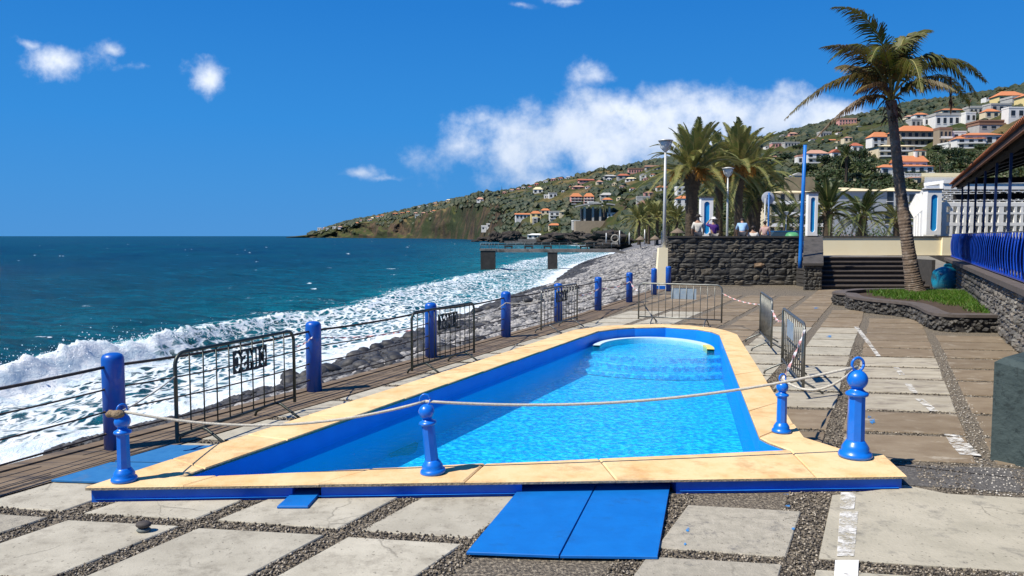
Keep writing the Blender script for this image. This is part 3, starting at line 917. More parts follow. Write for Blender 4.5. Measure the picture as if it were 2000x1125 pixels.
# ------------------------------------------------------------------ sea railing: posts and cables
post_px = [(226,877),(614,765),(842,699),(988,659),(1090,630),(1168,607),(1229,591),(1277,576),(1305,569)]
posts = [G(u, v) for u, v in post_px]
d0 = Vector((posts[1][0]-posts[0][0], posts[1][1]-posts[0][1]))
allp = [(posts[0][0]-d0.x, posts[0][1]-d0.y)]+posts
names = ['leftmost blue railing post, behind the knotted rope bollard', 'blue railing post just beyond the lettered barrier',
         'blue railing post behind the second barrier from the camera', 'blue railing post alone between two barriers, rope tied round it',
         'blue railing post behind the third barrier on the sea side', 'blue railing post wrapped with red and white tape near the beach',
         'blue railing post left of the far crosswise barrier', 'blue railing post touching the left of the cream pedestal', 'blue railing post in front of the dark stone wall corner']
H = 1.04
pm = MB()
pm.lathe([(.113,0),(.113,H-.075),(.110,H-.05),(.095,H-.022),(.06,H-.006),(.012,H)], 22)
post_mesh = pm.mesh('post', m_post)
collar = MB(); collar.tube([(-.125,0,0),(.125,0,0)], .012, 6)
collar_mesh = collar.mesh('cable_ferrule', m_cable)
along = math.atan2(d0.y, d0.x)
for i, (x, y) in enumerate(posts):
    o = link('railing_post', post_mesh, None, (x, y, .012))
    tag(o, names[i], 'post', 'blue posts of the sea railing')
    if i < 6:
        for z in (.9,.66,.42,.18): link('cable_ferrule', collar_mesh, o, (0,0,z), (0,0,along))
rail_names = ['thick top cable', 'second cable from the top', 'third cable from the top', 'lowest cable']
for k, (z, r) in enumerate([(.9,.017),(.66,.0095),(.42,.0095),(.18,.0105)]):
    mb = MB()
    for (a, b) in zip(allp[:8], allp[1:8]):
        pts = []
        for q in range(9):
            t = q/8; sag = -.035*(1-(2*t-1)**2)
            pts.append((a[0]+(b[0]-a[0])*t, a[1]+(b[1]-a[1])*t, .012+z+sag))
        mb.tube(pts, r, 6)
    o = mb.build('railing_cable', m_cable, None, (posts[0][0], posts[0][1], 0))
    tag(o, 'rusty '+rail_names[k]+' strung through the blue sea railing posts', 'cable', 'cables of the sea railing')

# ------------------------------------------------------------------ crowd barriers
def _arc(cx, cy, rx, ry, a0, a1, n=10): return [(cx+rx*math.cos(R(a0+(a1-a0)*k/n)), cy+ry*math.sin(R(a0+(a1-a0)*k/n))) for k in range(n+1)]
STROKES = {'C':(1.0,[_arc(.5,.5,.36,.40,48,312)]), 'I':(.42,[[(.21,.1),(.21,.9)]]), 'M':(1.15,[[(.16,.1),(.16,.9),(.575,.3),(.99,.9),(.99,.1)]]),
           'S':(1.0,[_arc(.5,.69,.32,.21,30,270)+_arc(.5,.29,.32,.20,90,-150)])}
def stencil(word, nr=18, asp=.62):
    """rows of a cut-out plate: '1' where a letter is cut; nr rows high"""
    widths = [STROKES[c][0]*asp for c in word]; gap = .13; W = sum(widths)+gap*(len(word)+1); H = 1.25
    nc = int(W/H*nr); out = []
    for r in range(nr):
        y = (1-(r+.5)/nr)*H-.125; row = ''
        for c in range(nc):
            x = (c+.5)/nc*W; x0 = gap; hit = '0'
            for ch, w in zip(word, widths):
                for pl_ in STROKES[ch][1]:
                    for (ax,ay),(bx_,by) in zip(pl_, pl_[1:]):
                        ax_, bx2 = x0+ax*asp, x0+bx_*asp
                        dx, dy = bx2-ax_, by-ay; t = max(0,min(1,((x-ax_)*dx+(y-ay)*dy)/(dx*dx+dy*dy+1e-9)))
                        if math.hypot(x-ax_-dx*t, y-ay-dy*t) < .085: hit = '1'
                x0 += w+gap
            row += hit
        out.append(row)
    return out
def tube_round(w, h, z0, rad, n=6):
    pts = [(0,0,z0)]
    pts += [(rad-rad*math.cos(a), 0, h-rad+rad*math.sin(a)) for a in [R(90)*k/n for k in range(n+1)]]
    pts += [(w-rad+rad*math.sin(a), 0, h-rad+rad*math.cos(a)) for a in [R(90)*k/n for k in range(n+1)]]
    pts += [(w,0,z0)]
    return pts
def barrier(p, q, label, mat, nbar, sign=None, signmat=None, mirror=True, hh=1.06, flip=False):
    d = Vector((q[0]-p[0], q[1]-p[1])); W = d.length
    root = empty('crowd_barrier', (p[0],p[1],.018), label, 'barrier', 'metal crowd barriers round the pool', math.atan2(d.y,d.x))
    MB().tube(tube_round(W, hh, .12, .13), .0205, 8).build('frame', mat, root)
    MB().tube([(0,0,.19),(W,0,.19)], .018, 8).build('bottom_rail', mat, root)
    bm_ = MB().tube([(0,0,.19),(0,0,hh-.01)], .0085, 6)
    bmesh_ = bm_.mesh('bar', mat)
    for k in range(nbar):
        link('bar', bmesh_, root, (W*(k+1)/(nbar+1),0,0))
    for fx in (.2*W*.9, W-.2*W*.9):
        mb = MB()
        mb.tube([(fx,0,.185),(fx,.06,.175),(fx,.24,.095),(fx,.31,.055),(fx,.335,.0)], .0165, 7)
        mb.tube([(fx,0,.185),(fx,-.06,.175),(fx,-.24,.07),(fx,-.34,.012)], .0165, 7)
        mb.build('foot', mat, root)
    if sign:
        x0, x1 = sign
        z1, z0 = hh-.11, hh-.11-.27
        if signmat is None:
            g = stencil('CIMSC'); nc = len(g[0]); nr = len(g)
            cw = (x1-x0)*W/nc; ch = (z1-z0)/nr
            mb = MB()
            for r in range(nr):
                c = 0
                while c < nc:
                    if g[r][c] == '0':
                        e = c
                        while e < nc and g[r][e] == '0': e += 1
                        a, b_ = c*cw, e*cw
                        if mirror: a, b_ = (x1-x0)*W-b_, (x1-x0)*W-a
                        mb.box(x0*W+a, x0*W+b_, .011, .016, z1-(r+1)*ch, z1-r*ch)
                        c = e
                    else: c += 1
            mb.build('sign_plate', m_signplate, root, label='dark plate with the cut-out letters CIMSC seen mirrored from behind')
        else:
            MB().box(x0*W, x1*W, .011, .016, z0, z1).build('sign_plate', signmat, root)
    return root
def gp(u, v): return G(u, v, .018)
barrier(gp(347,886), gp(576,803), 'dark green crowd barrier with the lettered plate, nearest on the sea side', m_green_tube, 9, (.44,.74))
barrier(gp(805,739), gp(926,702), 'crowd barrier on the sea side standing in front of the third blue post', m_green_tube, 11, (.40,.72))
barrier(gp(1057,655), gp(1127,634), 'crowd barrier on the sea side nearest to the far pool bend', m_galv, 11, (.40,.72))
barrier(gp(1247,632), gp(1409,640), 'crowd barrier standing crosswise beyond the far end of the pool', m_galv, 11, (.40,.70), m_signgrey)
barrier(gp(1506,692), gp(1484,664), 'narrow-looking crowd barrier beside the right coping, farther of the two', m_galv, 11)
barrier(gp(1568,780), gp(1527,722), 'crowd barrier on the right tied with tape to the small bollard', m_galv, 11, (.42,.72), m_signgrey)

# ------------------------------------------------------------------ rope bollards
def bollard(loc, k, label, tilt=0.0):
    root = empty('rope_bollard', loc, label, 'bollard', 'blue rope bollards on the coping', random.uniform(0,1))
    MB().lathe([(.145,0),(.15,.02),(.14,.045),(.118,.06),(.122,.085),(.105,.115),(.088,.14),(.078,.155)], 24).build('base', m_boll, root)
    sh = MB(); sh.lathe([(.078,.15),(.074,.5),(.074,.565)], 8, smooth=False); sh.build('shaft', m_boll, root)
    MB().lathe([(.074,.56),(.096,.57),(.102,.585),(.096,.6),(.07,.612),(.052,.63),(.05,.645)], 24).build('collar', m_boll, root)
    MB().ball((0,0,.715), .092, 22, 14).build('ball', m_boll, root)
    MB().tube([(.058*math.cos(a), 0, .855+.062*math.sin(a)) for a in [k_*2*math.pi/20 for k_ in range(21)]], .0125, 8).build('ring', m_boll, root)
    root.scale = (k,k,k)
    root.rotation_euler = (0, tilt, root.rotation_euler.z if not tilt else 0)
    return root
bl_px = [(243,943,.74,0.0),(846,928,.79,-.10),(1670,896,1.06,0.0),(1526,848,.70,0.0)]
blabs = ['blue rope bollard at the left pool corner with a knotted rope end', 'leaning blue rope bollard midway along the front coping',
         'tallest blue rope bollard, on the right corner of the coping', 'small blue rope bollard beside the right pool edge']
bpos = []
for (u, v, k, t), lab in zip(bl_px, blabs):
    x, y = G(u, v-4, ZC)
    bollard((x, y, ZC+.003), k, lab, t)
    top = Vector((x, y, ZC+.84*k))
    if t: top = Vector((x+.84*k*math.sin(t), y, ZC+.84*k*math.cos(t)))
    bpos.append(top)
def sagged(a, b, sag, n=18):
    a, b = Vector(a), Vector(b)
    return [a+(b-a)*(q/n)-Vector((0,0,sag*(1-(2*q/n-1)**2))) for q in range(n+1)]
def rope(name, pts, r, mat, label, group, cat='rope'):
    o = MB().tube(pts, r, 7).build(name, mat, None, tuple(pts[0]))
    return tag(o, label, cat, group)
rope('barrier_rope', sagged(bpos[0], bpos[1], .17), .0125, m_rope, 'cream rope sagging from the left corner bollard to the leaning one', 'ropes between the bollards')
rope('barrier_rope', sagged(bpos[1], bpos[2], .16, 26), .0135, m_rope, 'long cream rope across the pool from leaning to tallest bollard', 'ropes between the bollards')
rope('barrier_rope', sagged(bpos[3], bpos[2], .17), .0125, m_rope, 'slack pale rope loop between the small and the tallest bollard', 'ropes between the bollards')
mb = MB(); mb.ball((0,0,0), .05, 10, 7, (1.2,.8,.8)); mb.tube([(0,0,0),(-.07,.01,.005),(-.1,.0,-.012)], [.028,.035,.02], 7)
tag(mb.build('rope_knot', m_knot, None, loc=tuple(bpos[0]+Vector((-.02,-.035,-.02)))), 'frayed brown rope knot on the left corner bollard', 'knot')
def tape(pts, label, w=.05, twist=1.3):
    """plastic warning tape: red and white lengths, twisted"""
    mb = MB(); n = len(pts)
    for i in range(n-1):
        mb.cur = (i//2) % 2
        q = []
        for j in (i, i+1):
            a = twist*j; t = (Vector(pts[min(j+1,n-1)])-Vector(pts[max(j-1,0)])).normalized()
            nx = t.cross(Vector((0,0,1))).normalized(); nz = nx.cross(t)
            d_ = (nx*math.cos(a)+nz*math.sin(a))*w/2
            q += [Vector(pts[j])-d_, Vector(pts[j])+d_, (nx*-math.sin(a)+nz*math.cos(a))*.0015]
        a0,a1,na,b0,b1,nb = q
        mb.add([a0-na,a1-na,b1-nb,b0-nb,a0+na,a1+na,b1+nb,b0+nb], [(0,1,2,3),(7,6,5,4),(0,4,5,1),(3,2,6,7),(0,3,7,4),(1,5,6,2)])
    o = mb.build('warning_tape', [m_tape_w, m_tape_r], None, tuple(pts[0]))
    return tag(o, label, 'tape', 'warning tapes and cords tied round the pool')
def on_line(u, v, p):   # a point at the distance of plan point p
    return At(u, v, p[1])
A_l, A_r = gp(347,886), gp(576,803); B_l, B_r = gp(805,739), gp(926,702); C_l, C_r = gp(1057,655), gp(1127,634)
D_l, D_r = gp(1247,632), gp(1409,640); E_n, E_f = gp(1506,692), gp(1484,664); F_n, F_f = gp(1568,780), gp(1527,722)
V3 = lambda p, z: Vector((p[0], p[1], z))
def cord(pts, label, r=.008, mat=None):
    return rope('cord', pts, r, mat or m_rope, label, 'warning tapes and cords tied round the pool', 'cord')
cord(sagged(bpos[0], V3(A_l,.84), .02), 'pale cord from the knotted corner bollard up to the lettered barrier', .008)
tape(sagged(V3(A_r,.86), V3(posts[1],.83), .03, 14)+sagged(V3(posts[1],.83)+Vector((-.02,-.12,0)), V3(B_l,.80), .05, 30)[1:], 'faded tape from the lettered barrier past a blue post to the next barrier', .03)
cord(sagged(V3(B_r,.80), V3(posts[3],.80)+Vector((0,-.13,0)), .05)+sagged(V3(posts[3],.80)+Vector((0,-.13,0)), V3(C_l,.82), .04)[1:], 'cream cord from the second barrier round a blue post to the third', .012)
tape(sagged(V3(C_r,.78), V3(posts[5],.70)+Vector((0,-.14,0)), .06, 20)+sagged(V3(posts[5],.70)+Vector((0,-.14,0)), V3(posts[6],.74)+Vector((0,-.14,0)), .08, 18)[1:]+sagged(V3(posts[6],.74)+Vector((0,-.14,0)), V3(D_l,.86), .06, 14)[1:], 'red and white tape slung between the far posts beside the beach', .045, .5)
tape(sagged(V3(D_r,.88), V3(E_f,.80), .06, 30), 'red and white tape from the crosswise barrier to the right-hand ones', .03, .8)
tape(sagged(V3(E_n,.88), V3(F_f,.86), .10, 18), 'short drooping tape joining the two barriers on the right', .05, .7)
tape(sagged(V3(F_n,1.0), bpos[3], .03, 26), 'pink and white tape from the right barrier down to the small bollard', .03, .5)
# ================================================================== SEA, BEACH, HILL
SEA = -3.5
# water line of the beach (x as a function of y), in metres
WL = [(-60,-40),(-30.0,-8),(-16.5,10),(-9.6,27),(-8.2,34),(-7.0,40),(-4.6,50),(-2.2,62),(-0.2,70),(3.0,78),(4.6,90),(6.8,108),(10.0,132),(14.5,161),(28,223),(47,330),(58,420),(66,520),(80,700)]
_wy = np.array([p[1] for p in WL], float); _wx = np.array([p[0] for p in WL], float)
def wl_x(y): return np.interp(y, _wy, _wx)
# breaker crest
CR = [(-29,12),(-22,22),(-18.9,28),(-18.6,33),(-17.6,37),(-17.3,43),(-16.0,49),(-13.9,54),(-11.8,58),(-11,70),(-9,85),(-6,110),(0,150),(15,220),(36,330)]
_cy = np.array([p[1] for p in CR], float); _cx = np.array([p[0] for p in CR], float)
def cr_x(y): return np.interp(y, _cy, _cx)

def build_sea():
    az = np.concatenate([np.linspace(-44, -12, 230), np.linspace(-12, 13, 240)[1:], np.linspace(13, 40, 40)[1:]])*math.pi/180
    rr = np.concatenate([np.geomspace(9, 75, 330), np.geomspace(75, 600, 190)[1:], np.geomspace(600, 40000, 60)[1:]])
    A, Rr = np.meshgrid(az, rr)
    X = Rr*np.sin(A); Y = Rr*np.cos(A)
    d_sh = (wl_x(Y)-X)*.91                       # metres off the water line
    d_cr = (cr_x(Y)-X)*.93                       # metres seaward of the crest
    jit = (fbm(X/7.0, Y/7.0, 3, 5)-.5)*3.2
    d_cr = d_cr+jit*.6
    # swell and chop
    sw = .16*np.sin((X*.92-Y*.38)/3.4+2.5*fbm(X/30,Y/30,2,2))+.20*np.sin((X*.86-Y*.5)/7.3+3*fbm(X/40,Y/40,2,9))
    ch = (fbm(X/1.3, Y/1.3, 4, 11)-.5)*.34+(fbm(X/4.2, Y/3.0, 3, 3)-.5)*.5
    fade = np.clip(1.2-Rr/1500, 0, 1)
    near = np.clip(d_sh/9, 0, 1)
    Z = SEA+(sw*(.25+.75*near)+ch*(.45+.55*near))*fade
    amp = np.interp(Y, [10,28,33,38,43,49,56,75,140,300], [.8,1.1,1.15,1.1,.95,.6,.35,.3,.3,.2])
    front = np.where(d_cr < 0, np.exp(-(d_cr/.85)**2), np.exp(-(d_cr/2.3)**2))
    tur = (fbm(X/.9, Y/.9, 4, 21)-.45)
    Z += amp*front*(1+.28*tur)
    # tumbling white water in front of the crest, thin sheet of wash by the stones
    inb = (d_cr < 0) & (d_sh > 0)
    spill = np.where(d_cr < 0, np.exp(d_cr/3.2), 0)*np.clip(d_sh/3, 0, 1)
    Z += spill*amp*(.38*tur+.12)
    # second small breaker near the far beach
    # foam amount
    foam = np.zeros_like(X)
    ln = np.clip(cr_x(Y)*0+(wl_x(Y)-cr_x(Y))*.93, 3, None)
    f_in = np.clip(-d_cr/ln, 0, 1)
    strong = np.interp(Y, [8,30,44,56,75,110,160,330], [.54,.56,.54,.53,.48,.46,.48,.48])
    foam = np.where(inb, strong-.10*np.sin(np.clip(f_in,0,1)*math.pi), 0)
    left = np.interp(Y, [0,24,34.5,38,46,52,70], [1,1,.95,.52,.46,.42,.2])
    crest = np.where(d_cr < 0, np.exp(-(d_cr/2.6)**2), np.exp(-(d_cr/.7)**2))*left
    face = np.where(d_cr < 0, np.exp(-((d_cr+1.3)/1.4)**2), 0)*np.clip((Y-35)/4, 0, 1)*np.clip((52-Y)/5, 0, 1)
    foam = foam*(1-.38*face)
    foam = np.maximum(foam, crest*.98)
    back = np.where(d_cr >= 0, np.exp(-d_cr/2.0)*.55, 0)*np.interp(Y, [20,40,60,120], [.8,.9,.9,.75])
    foam = np.maximum(foam, back)
    shore = np.exp(-np.abs(d_sh-.6)/2.4)*.85
    foam = np.maximum(foam, np.where(d_sh > -3, shore, 0))
    # streaks of drifting foam further out
    st_ = fbm(X/16+3, Y/5, 4, 31)
    foam = np.maximum(foam, np.clip((st_-.60)*2.2, 0, .42)*np.clip(1-d_sh/55, 0, 1)*(Y > 45))
    # scattered whitecaps on the open sea
    wc = fbm(X/3.2, Y/1.4, 4, 41)
    foam = np.maximum(foam, np.clip((wc-.79)*7, 0, .62)*np.clip((d_sh-6)/12, 0, 1)*(Rr < 900))
    Z = np.where(d_sh < 0, np.minimum(Z, SEA+.12+.0*d_sh), Z)
    V = np.stack([X, Y, Z], -1).reshape(-1, 3)
    nr, na = X.shape
    i = np.arange(nr-1)[:, None]*na+np.arange(na-1)[None]
    Fc = np.stack([i, i+1, i+na+1, i+na], -1).reshape(-1, 4)[:, ::-1]
    keep = (d_sh[:-1, :-1].reshape(-1) > -9)
    Fc = Fc[keep]
    m, N, L, b = new_mat('sea_water')
    geo = N.new('ShaderNodeNewGeometry')
    at = N.new('ShaderNodeAttribute'); at.attribute_name = 'foam'
    sh = N.new('ShaderNodeAttribute'); sh.attribute_name = 'shallow'
    mx = N.new('ShaderNodeMix'); mx.data_type = 'RGBA'
    mx.inputs[6].default_value = (.0002,.034,.074,1); mx.inputs[7].default_value = (.001,.20,.225,1)
    L.new(sh.outputs['Fac'], mx.inputs[0])
    # large cloud-like patches of bluer and greener water
    n0 = N.new('ShaderNodeTexNoise'); n0.inputs['Scale'].default_value = .03; n0.inputs['Detail'].default_value = 5
    L.new(geo.outputs['Position'], n0.inputs['Vector'])
    mr0 = N.new('ShaderNodeMapRange'); mr0.inputs['From Min'].default_value = .4; mr0.inputs['From Max'].default_value = .62
    L.new(n0.outputs['Fac'], mr0.inputs['Value'])
    mx0 = N.new('ShaderNodeMix'); mx0.data_type = 'RGBA'; mx0.inputs[7].default_value = (.0004,.076,.105,1)
    sc0 = N.new('ShaderNodeMath'); sc0.operation = 'MULTIPLY'; sc0.inputs[1].default_value = .45
    L.new(mr0.outputs[0], sc0.inputs[0]); L.new(sc0.outputs[0], mx0.inputs[0]); L.new(mx.outputs[2], mx0.inputs[6])
    mpn = N.new('ShaderNodeMapping'); mpn.inputs['Rotation'].default_value = (0,0,R(25)); mpn.inputs['Scale'].default_value = (1,.45,1)
    L.new(geo.outputs['Position'], mpn.inputs['Vector'])
    n1 = N.new('ShaderNodeTexNoise'); n1.inputs['Scale'].default_value = 1.1; n1.inputs['Detail'].default_value = 9; n1.inputs['Roughness'].default_value = .68
    L.new(mpn.outputs[0], n1.inputs['Vector'])
    bp = N.new('ShaderNodeBump'); bp.inputs['Strength'].default_value = 1.0; bp.inputs['Distance'].default_value = 1.1
    L.new(n1.outputs['Fac'], bp.inputs['Height']); 
    # light and dark of the wave chop put into the water colour as streaks
    mps = N.new('ShaderNodeMapping'); mps.inputs['Rotation'].default_value = (0,0,R(20)); mps.inputs['Scale'].default_value = (.20,1.0,1)
    L.new(geo.outputs['Position'], mps.inputs['Vector'])
    ns_ = N.new('ShaderNodeTexNoise'); ns_.inputs['Scale'].default_value = 1; ns_.inputs['Detail'].default_value = 8; ns_.inputs['Roughness'].default_value = .7
    L.new(mps.outputs[0], ns_.inputs['Vector'])
    ms_ = N.new('ShaderNodeMapRange'); ms_.inputs['From Min'].default_value = .35; ms_.inputs['From Max'].default_value = .65; ms_.inputs['To Min'].default_value = .45; ms_.inputs['To Max'].default_value = 1.7
    L.new(ns_.outputs['Fac'], ms_.inputs['Value'])
    hs_ = N.new('ShaderNodeHueSaturation'); L.new(ms_.outputs[0], hs_.inputs['Value']); L.new(mx0.outputs[2], hs_.inputs['Color'])
    # rough sea: body colour plus a broken-up share of reflected sky
    N.remove(b)
    db = N.new('ShaderNodeBsdfDiffuse'); L.new(hs_.outputs[0], db.inputs['Color']); L.new(bp.outputs[0], db.inputs['Normal'])
    gl = N.new('ShaderNodeBsdfGlossy'); gl.inputs['Roughness'].default_value = .16; L.new(bp.outputs[0], gl.inputs['Normal'])
    fn = N.new('ShaderNodeFresnel'); fn.inputs['IOR'].default_value = 1.33; L.new(bp.outputs[0], fn.inputs['Normal'])
    fk = N.new('ShaderNodeMath'); fk.operation = 'MULTIPLY'; fk.inputs[1].default_value = .22; L.new(fn.outputs[0], fk.inputs[0])
    wsh = N.new('ShaderNodeMixShader'); L.new(fk.outputs[0], wsh.inputs[0]); L.new(db.outputs[0], wsh.inputs[1]); L.new(gl.outputs[0], wsh.inputs[2])
    # foam lace
    mpf = N.new('ShaderNodeMapping'); mpf.inputs['Rotation'].default_value = (0,0,R(-24)); mpf.inputs['Scale'].default_value = (1,.55,1)
    L.new(geo.outputs['Position'], mpf.inputs['Vector'])
    wv = N.new('ShaderNodeTexNoise'); wv.inputs['Scale'].default_value = .8; wv.inputs['Detail'].default_value = 5
    L.new(mpf.outputs[0], wv.inputs['Vector'])
    wa = N.new('ShaderNodeVectorMath'); wa.operation = 'MULTIPLY_ADD'; wa.inputs[1].default_value = (1.6,1.6,1.6)
    L.new(wv.outputs['Color'], wa.inputs[0]); L.new(mpf.outputs[0], wa.inputs[2])
    f1 = N.new('ShaderNodeTexNoise'); f1.inputs['Scale'].default_value = 1.35; f1.inputs['Detail'].default_value = 10; f1.inputs['Roughness'].default_value = .66
    f1.inputs['Distortion'].default_value = .5
    L.new(wa.outputs[0], f1.inputs['Vector'])
    vo = N.new('ShaderNodeTexVoronoi'); vo.feature = 'DISTANCE_TO_EDGE'; vo.inputs['Scale'].default_value = 1.9
    L.new(wa.outputs[0], vo.inputs['Vector'])
    ed = N.new('ShaderNodeMapRange'); ed.inputs['From Min'].default_value = 0; ed.inputs['From Max'].default_value = .22
    ed.inputs['To Min'].default_value = .30; ed.inputs['To Max'].default_value = 0
    L.new(vo.outputs['Distance'], ed.inputs['Value'])
    ad = N.new('ShaderNodeMath'); ad.operation = 'SUBTRACT'; L.new(f1.outputs['Fac'], ad.inputs[0]); L.new(ed.outputs[0], ad.inputs[1])
    df = N.new('ShaderNodeMath'); df.operation = 'SUBTRACT'; L.new(at.outputs['Fac'], df.inputs[0]); L.new(ad.outputs[0], df.inputs[1])
    mk = N.new('ShaderNodeMapRange'); mk.interpolation_type = 'SMOOTHSTEP'; mk.inputs['From Min'].default_value = -.04; mk.inputs['From Max'].default_value = .20
    L.new(df.outputs[0], mk.inputs['Value'])
    fb = N.new('ShaderNodeBsdfPrincipled'); FB = fb.inputs['Base Color']; fb.inputs['Roughness'].default_value = .85
    fb.inputs['Specular IOR Level'].default_value = .1
    fr2 = N.new('ShaderNodeTexNoise'); fr2.inputs['Scale'].default_value = 1.7; fr2.inputs['Detail'].default_value = 9; fr2.inputs['Roughness'].default_value = .7
    L.new(wa.outputs[0], fr2.inputs['Vector'])
    fm = N.new('ShaderNodeMapRange'); fm.inputs['From Min'].default_value = .40; fm.inputs['From Max'].default_value = .60
    L.new(fr2.outputs['Fac'], fm.inputs['Value'])
    fx = N.new('ShaderNodeMix'); fx.data_type = 'RGBA'; fx.inputs[6].default_value = (.50,.60,.65,1); fx.inputs[7].default_value = (.76,.77,.76,1)
    L.new(fm.outputs[0], fx.inputs[0]); L.new(fx.outputs[2], FB)
    bp2 = N.new('ShaderNodeBump'); bp2.inputs['Strength'].default_value = .8; bp2.inputs['Distance'].default_value = .22
    L.new(f1.outputs['Fac'], bp2.inputs['Height']); L.new(bp2.outputs[0], fb.inputs['Normal'])
    ms = N.new('ShaderNodeMixShader'); L.new(mk.outputs[0], ms.inputs[0]); L.new(wsh.outputs[0], ms.inputs[1]); L.new(fb.outputs[0], ms.inputs[2])
    L.new(ms.outputs[0], N['Material Output'].inputs['Surface'])
    me = np_mesh('sea', V, Fc, m, True)
    a = me.attributes.new('foam', 'FLOAT', 'POINT'); a.data.foreach_set('value', foam.astype(np.float32).ravel())
    shl = np.clip(.75*np.exp(-np.clip(d_sh, 0, None)/22)*np.clip(Rr/60,.5,1.2)+.42*np.exp(-((Rr-430)/330)**2)*np.clip((A*180/math.pi+9)/10, 0, 1)+.9*front*amp*.7, 0, 1)
    a = me.attributes.new('shallow', 'FLOAT', 'POINT'); a.data.foreach_set('value', shl.astype(np.float32).ravel())
    link('sea', me, None, kind='structure')
build_sea()

# spray thrown up by the breaker
def spray():
    n = 1500
    y = np.interp(rng.random(n), [0,.55,1], [24,38,50]); y = y+rng.normal(0,1.2,n)
    amp = np.interp(y, [10,28,36,42,50], [.9,1.15,1.0,.6,.2])
    off = rng.normal(0, .75, n)
    x = cr_x(y)+.7+off
    z = SEA+.55*amp+np.abs(rng.normal(0,.42,n))*amp*np.exp(-(off/1.1)**2)+.25*amp
    r = rng.uniform(.008,.028,n)*np.where(rng.random(n)<.1,1.7,1)
    base = np.array([(1,0,0),(-1,0,0),(0,1,0),(0,-1,0),(0,0,1),(0,0,-1)], float)
    tri = np.array([(0,2,4),(2,1,4),(1,3,4),(3,0,4),(2,0,5),(1,2,5),(3,1,5),(0,3,5)])
    V = (base[None]*r[:,None,None]*rng.uniform(.6,1.5,(n,1,3))+np.stack([x,y,z],1)[:,None]).reshape(-1,3)
    Fc = (tri[None]+(np.arange(n)*6)[:,None,None]).reshape(-1,3)
    o = link('sea_spray', np_mesh('sea_spray', V, Fc, M('spray_foam', (.86,.88,.9), None, rough=.9), True), None, kind='stuff')
    tag(o, 'white droplets of spray thrown up along the breaking wave', 'spray')
spray()

# ------------------------------------------------------------------ beach
def inland_x(y): return np.interp(y, [-10,10,22,33,36.2,40,60,100,160,223,330,430,520], [edge_x(-3)-.1,edge_x(10)-.06,edge_x(22)-.06,edge_x(33)-.06,7.3,8.2,12.5,21.5,33,47,66,80,92])
def beach_z(x, y):
    w = wl_x(y); t = np.clip((x-w)/np.maximum(inland_x(y)-w, 1), -.5, 1.0)
    top = np.interp(y, [0,25,36,60,120,230,520], [-1.5,-1.1,-.6,.35,.85,1.05,1.15])
    zz = np.where(t > 0, np.abs(t)**.8, t)
    return SEA-.1+(top-SEA+.1)*zz
def build_beach():
    ys = np.concatenate([np.linspace(0,36.2,70), np.linspace(37,110,110), np.linspace(112,520,110)])
    ts = np.linspace(-.4,1,70)
    Yg, T = np.meshgrid(ys, ts, indexing='ij')
    W = wl_x(Yg); I = inland_x(Yg)
    X = W+(I-W)*T
    Z = beach_z(X, Yg)+(fbm(X/2.2, Yg/2.2, 4, 60)-.5)*.45+(fbm(X/.5, Yg/.5, 2, 61)-.5)*.12
    V = np.stack([X,Yg,Z],-1).reshape(-1,3); nr, na = X.shape
    i = np.arange(nr-1)[:,None]*na+np.arange(na-1)[None]
    Fc = np.stack([i,i+1,i+na+1,i+na],-1).reshape(-1,4)
    m, N, L, b = new_mat('beach_shingle')
    geo = N.new('ShaderNodeNewGeometry')
    vo = N.new('ShaderNodeTexVoronoi'); vo.inputs['Scale'].default_value = 3.2
    L.new(geo.outputs['Position'], vo.inputs['Vector'])
    sp = N.new('ShaderNodeSeparateColor'); L.new(vo.outputs['Color'], sp.inputs[0])
    ra = N.new('ShaderNodeValToRGB')
    ra.color_ramp.elements[0].color = (.05,.05,.052,1); ra.color_ramp.elements[1].color = (.25,.24,.23,1)
    L.new(sp.outputs[0], ra.inputs[0])
    at = N.new('ShaderNodeAttribute'); at.attribute_name = 'wet'
    mx = N.new('ShaderNodeMix'); mx.data_type = 'RGBA'; mx.inputs[7].default_value = (.02,.02,.023,1)
    L.new(at.outputs['Fac'], mx.inputs[0]); L.new(ra.outputs[0], mx.inputs[6]); L.new(mx.outputs[2], b.inputs['Base Color'])
    b.inputs['Roughness'].default_value = .7
    bp = N.new('ShaderNodeBump'); bp.inputs['Strength'].default_value = 1; bp.inputs['Distance'].default_value = .25; bp.invert = True
    L.new(vo.outputs['Distance'], bp.inputs['Height']); L.new(bp.outputs[0], b.inputs['Normal'])
    me = np_mesh('beach', V, Fc, m, True)
    a = me.attributes.new('wet', 'FLOAT', 'POINT'); a.data.foreach_set('value', np.clip(1.0-T*3.2, 0, 1).astype(np.float32).ravel())
    link('beach', me, None, kind='structure')
build_beach()
def rock_variants(n, sub=1, seed=3):
    out = []
    for k in range(n):
        bmx = bmesh.new(); bmesh.ops.create_icosphere(bmx, subdivisions=sub, radius=1)
        rr = random.Random(seed*100+k)
        sx, sy, sz = rr.uniform(.8,1.25), rr.uniform(.7,1.05), rr.uniform(.5,.8)
        V = []
        for v in bmx.verts:
            q = 1+.16*mnoise.noise(v.co*1.4+Vector((k*7.1,seed,0)))+rr.uniform(-.07,.07)
            V.append((v.co.x*sx*q, v.co.y*sy*q, v.co.z*sz*q))
        out.append((np.array(V), np.array([[w.index for w in f.verts] for f in bmx.faces])))
        bmx.free()
    return out
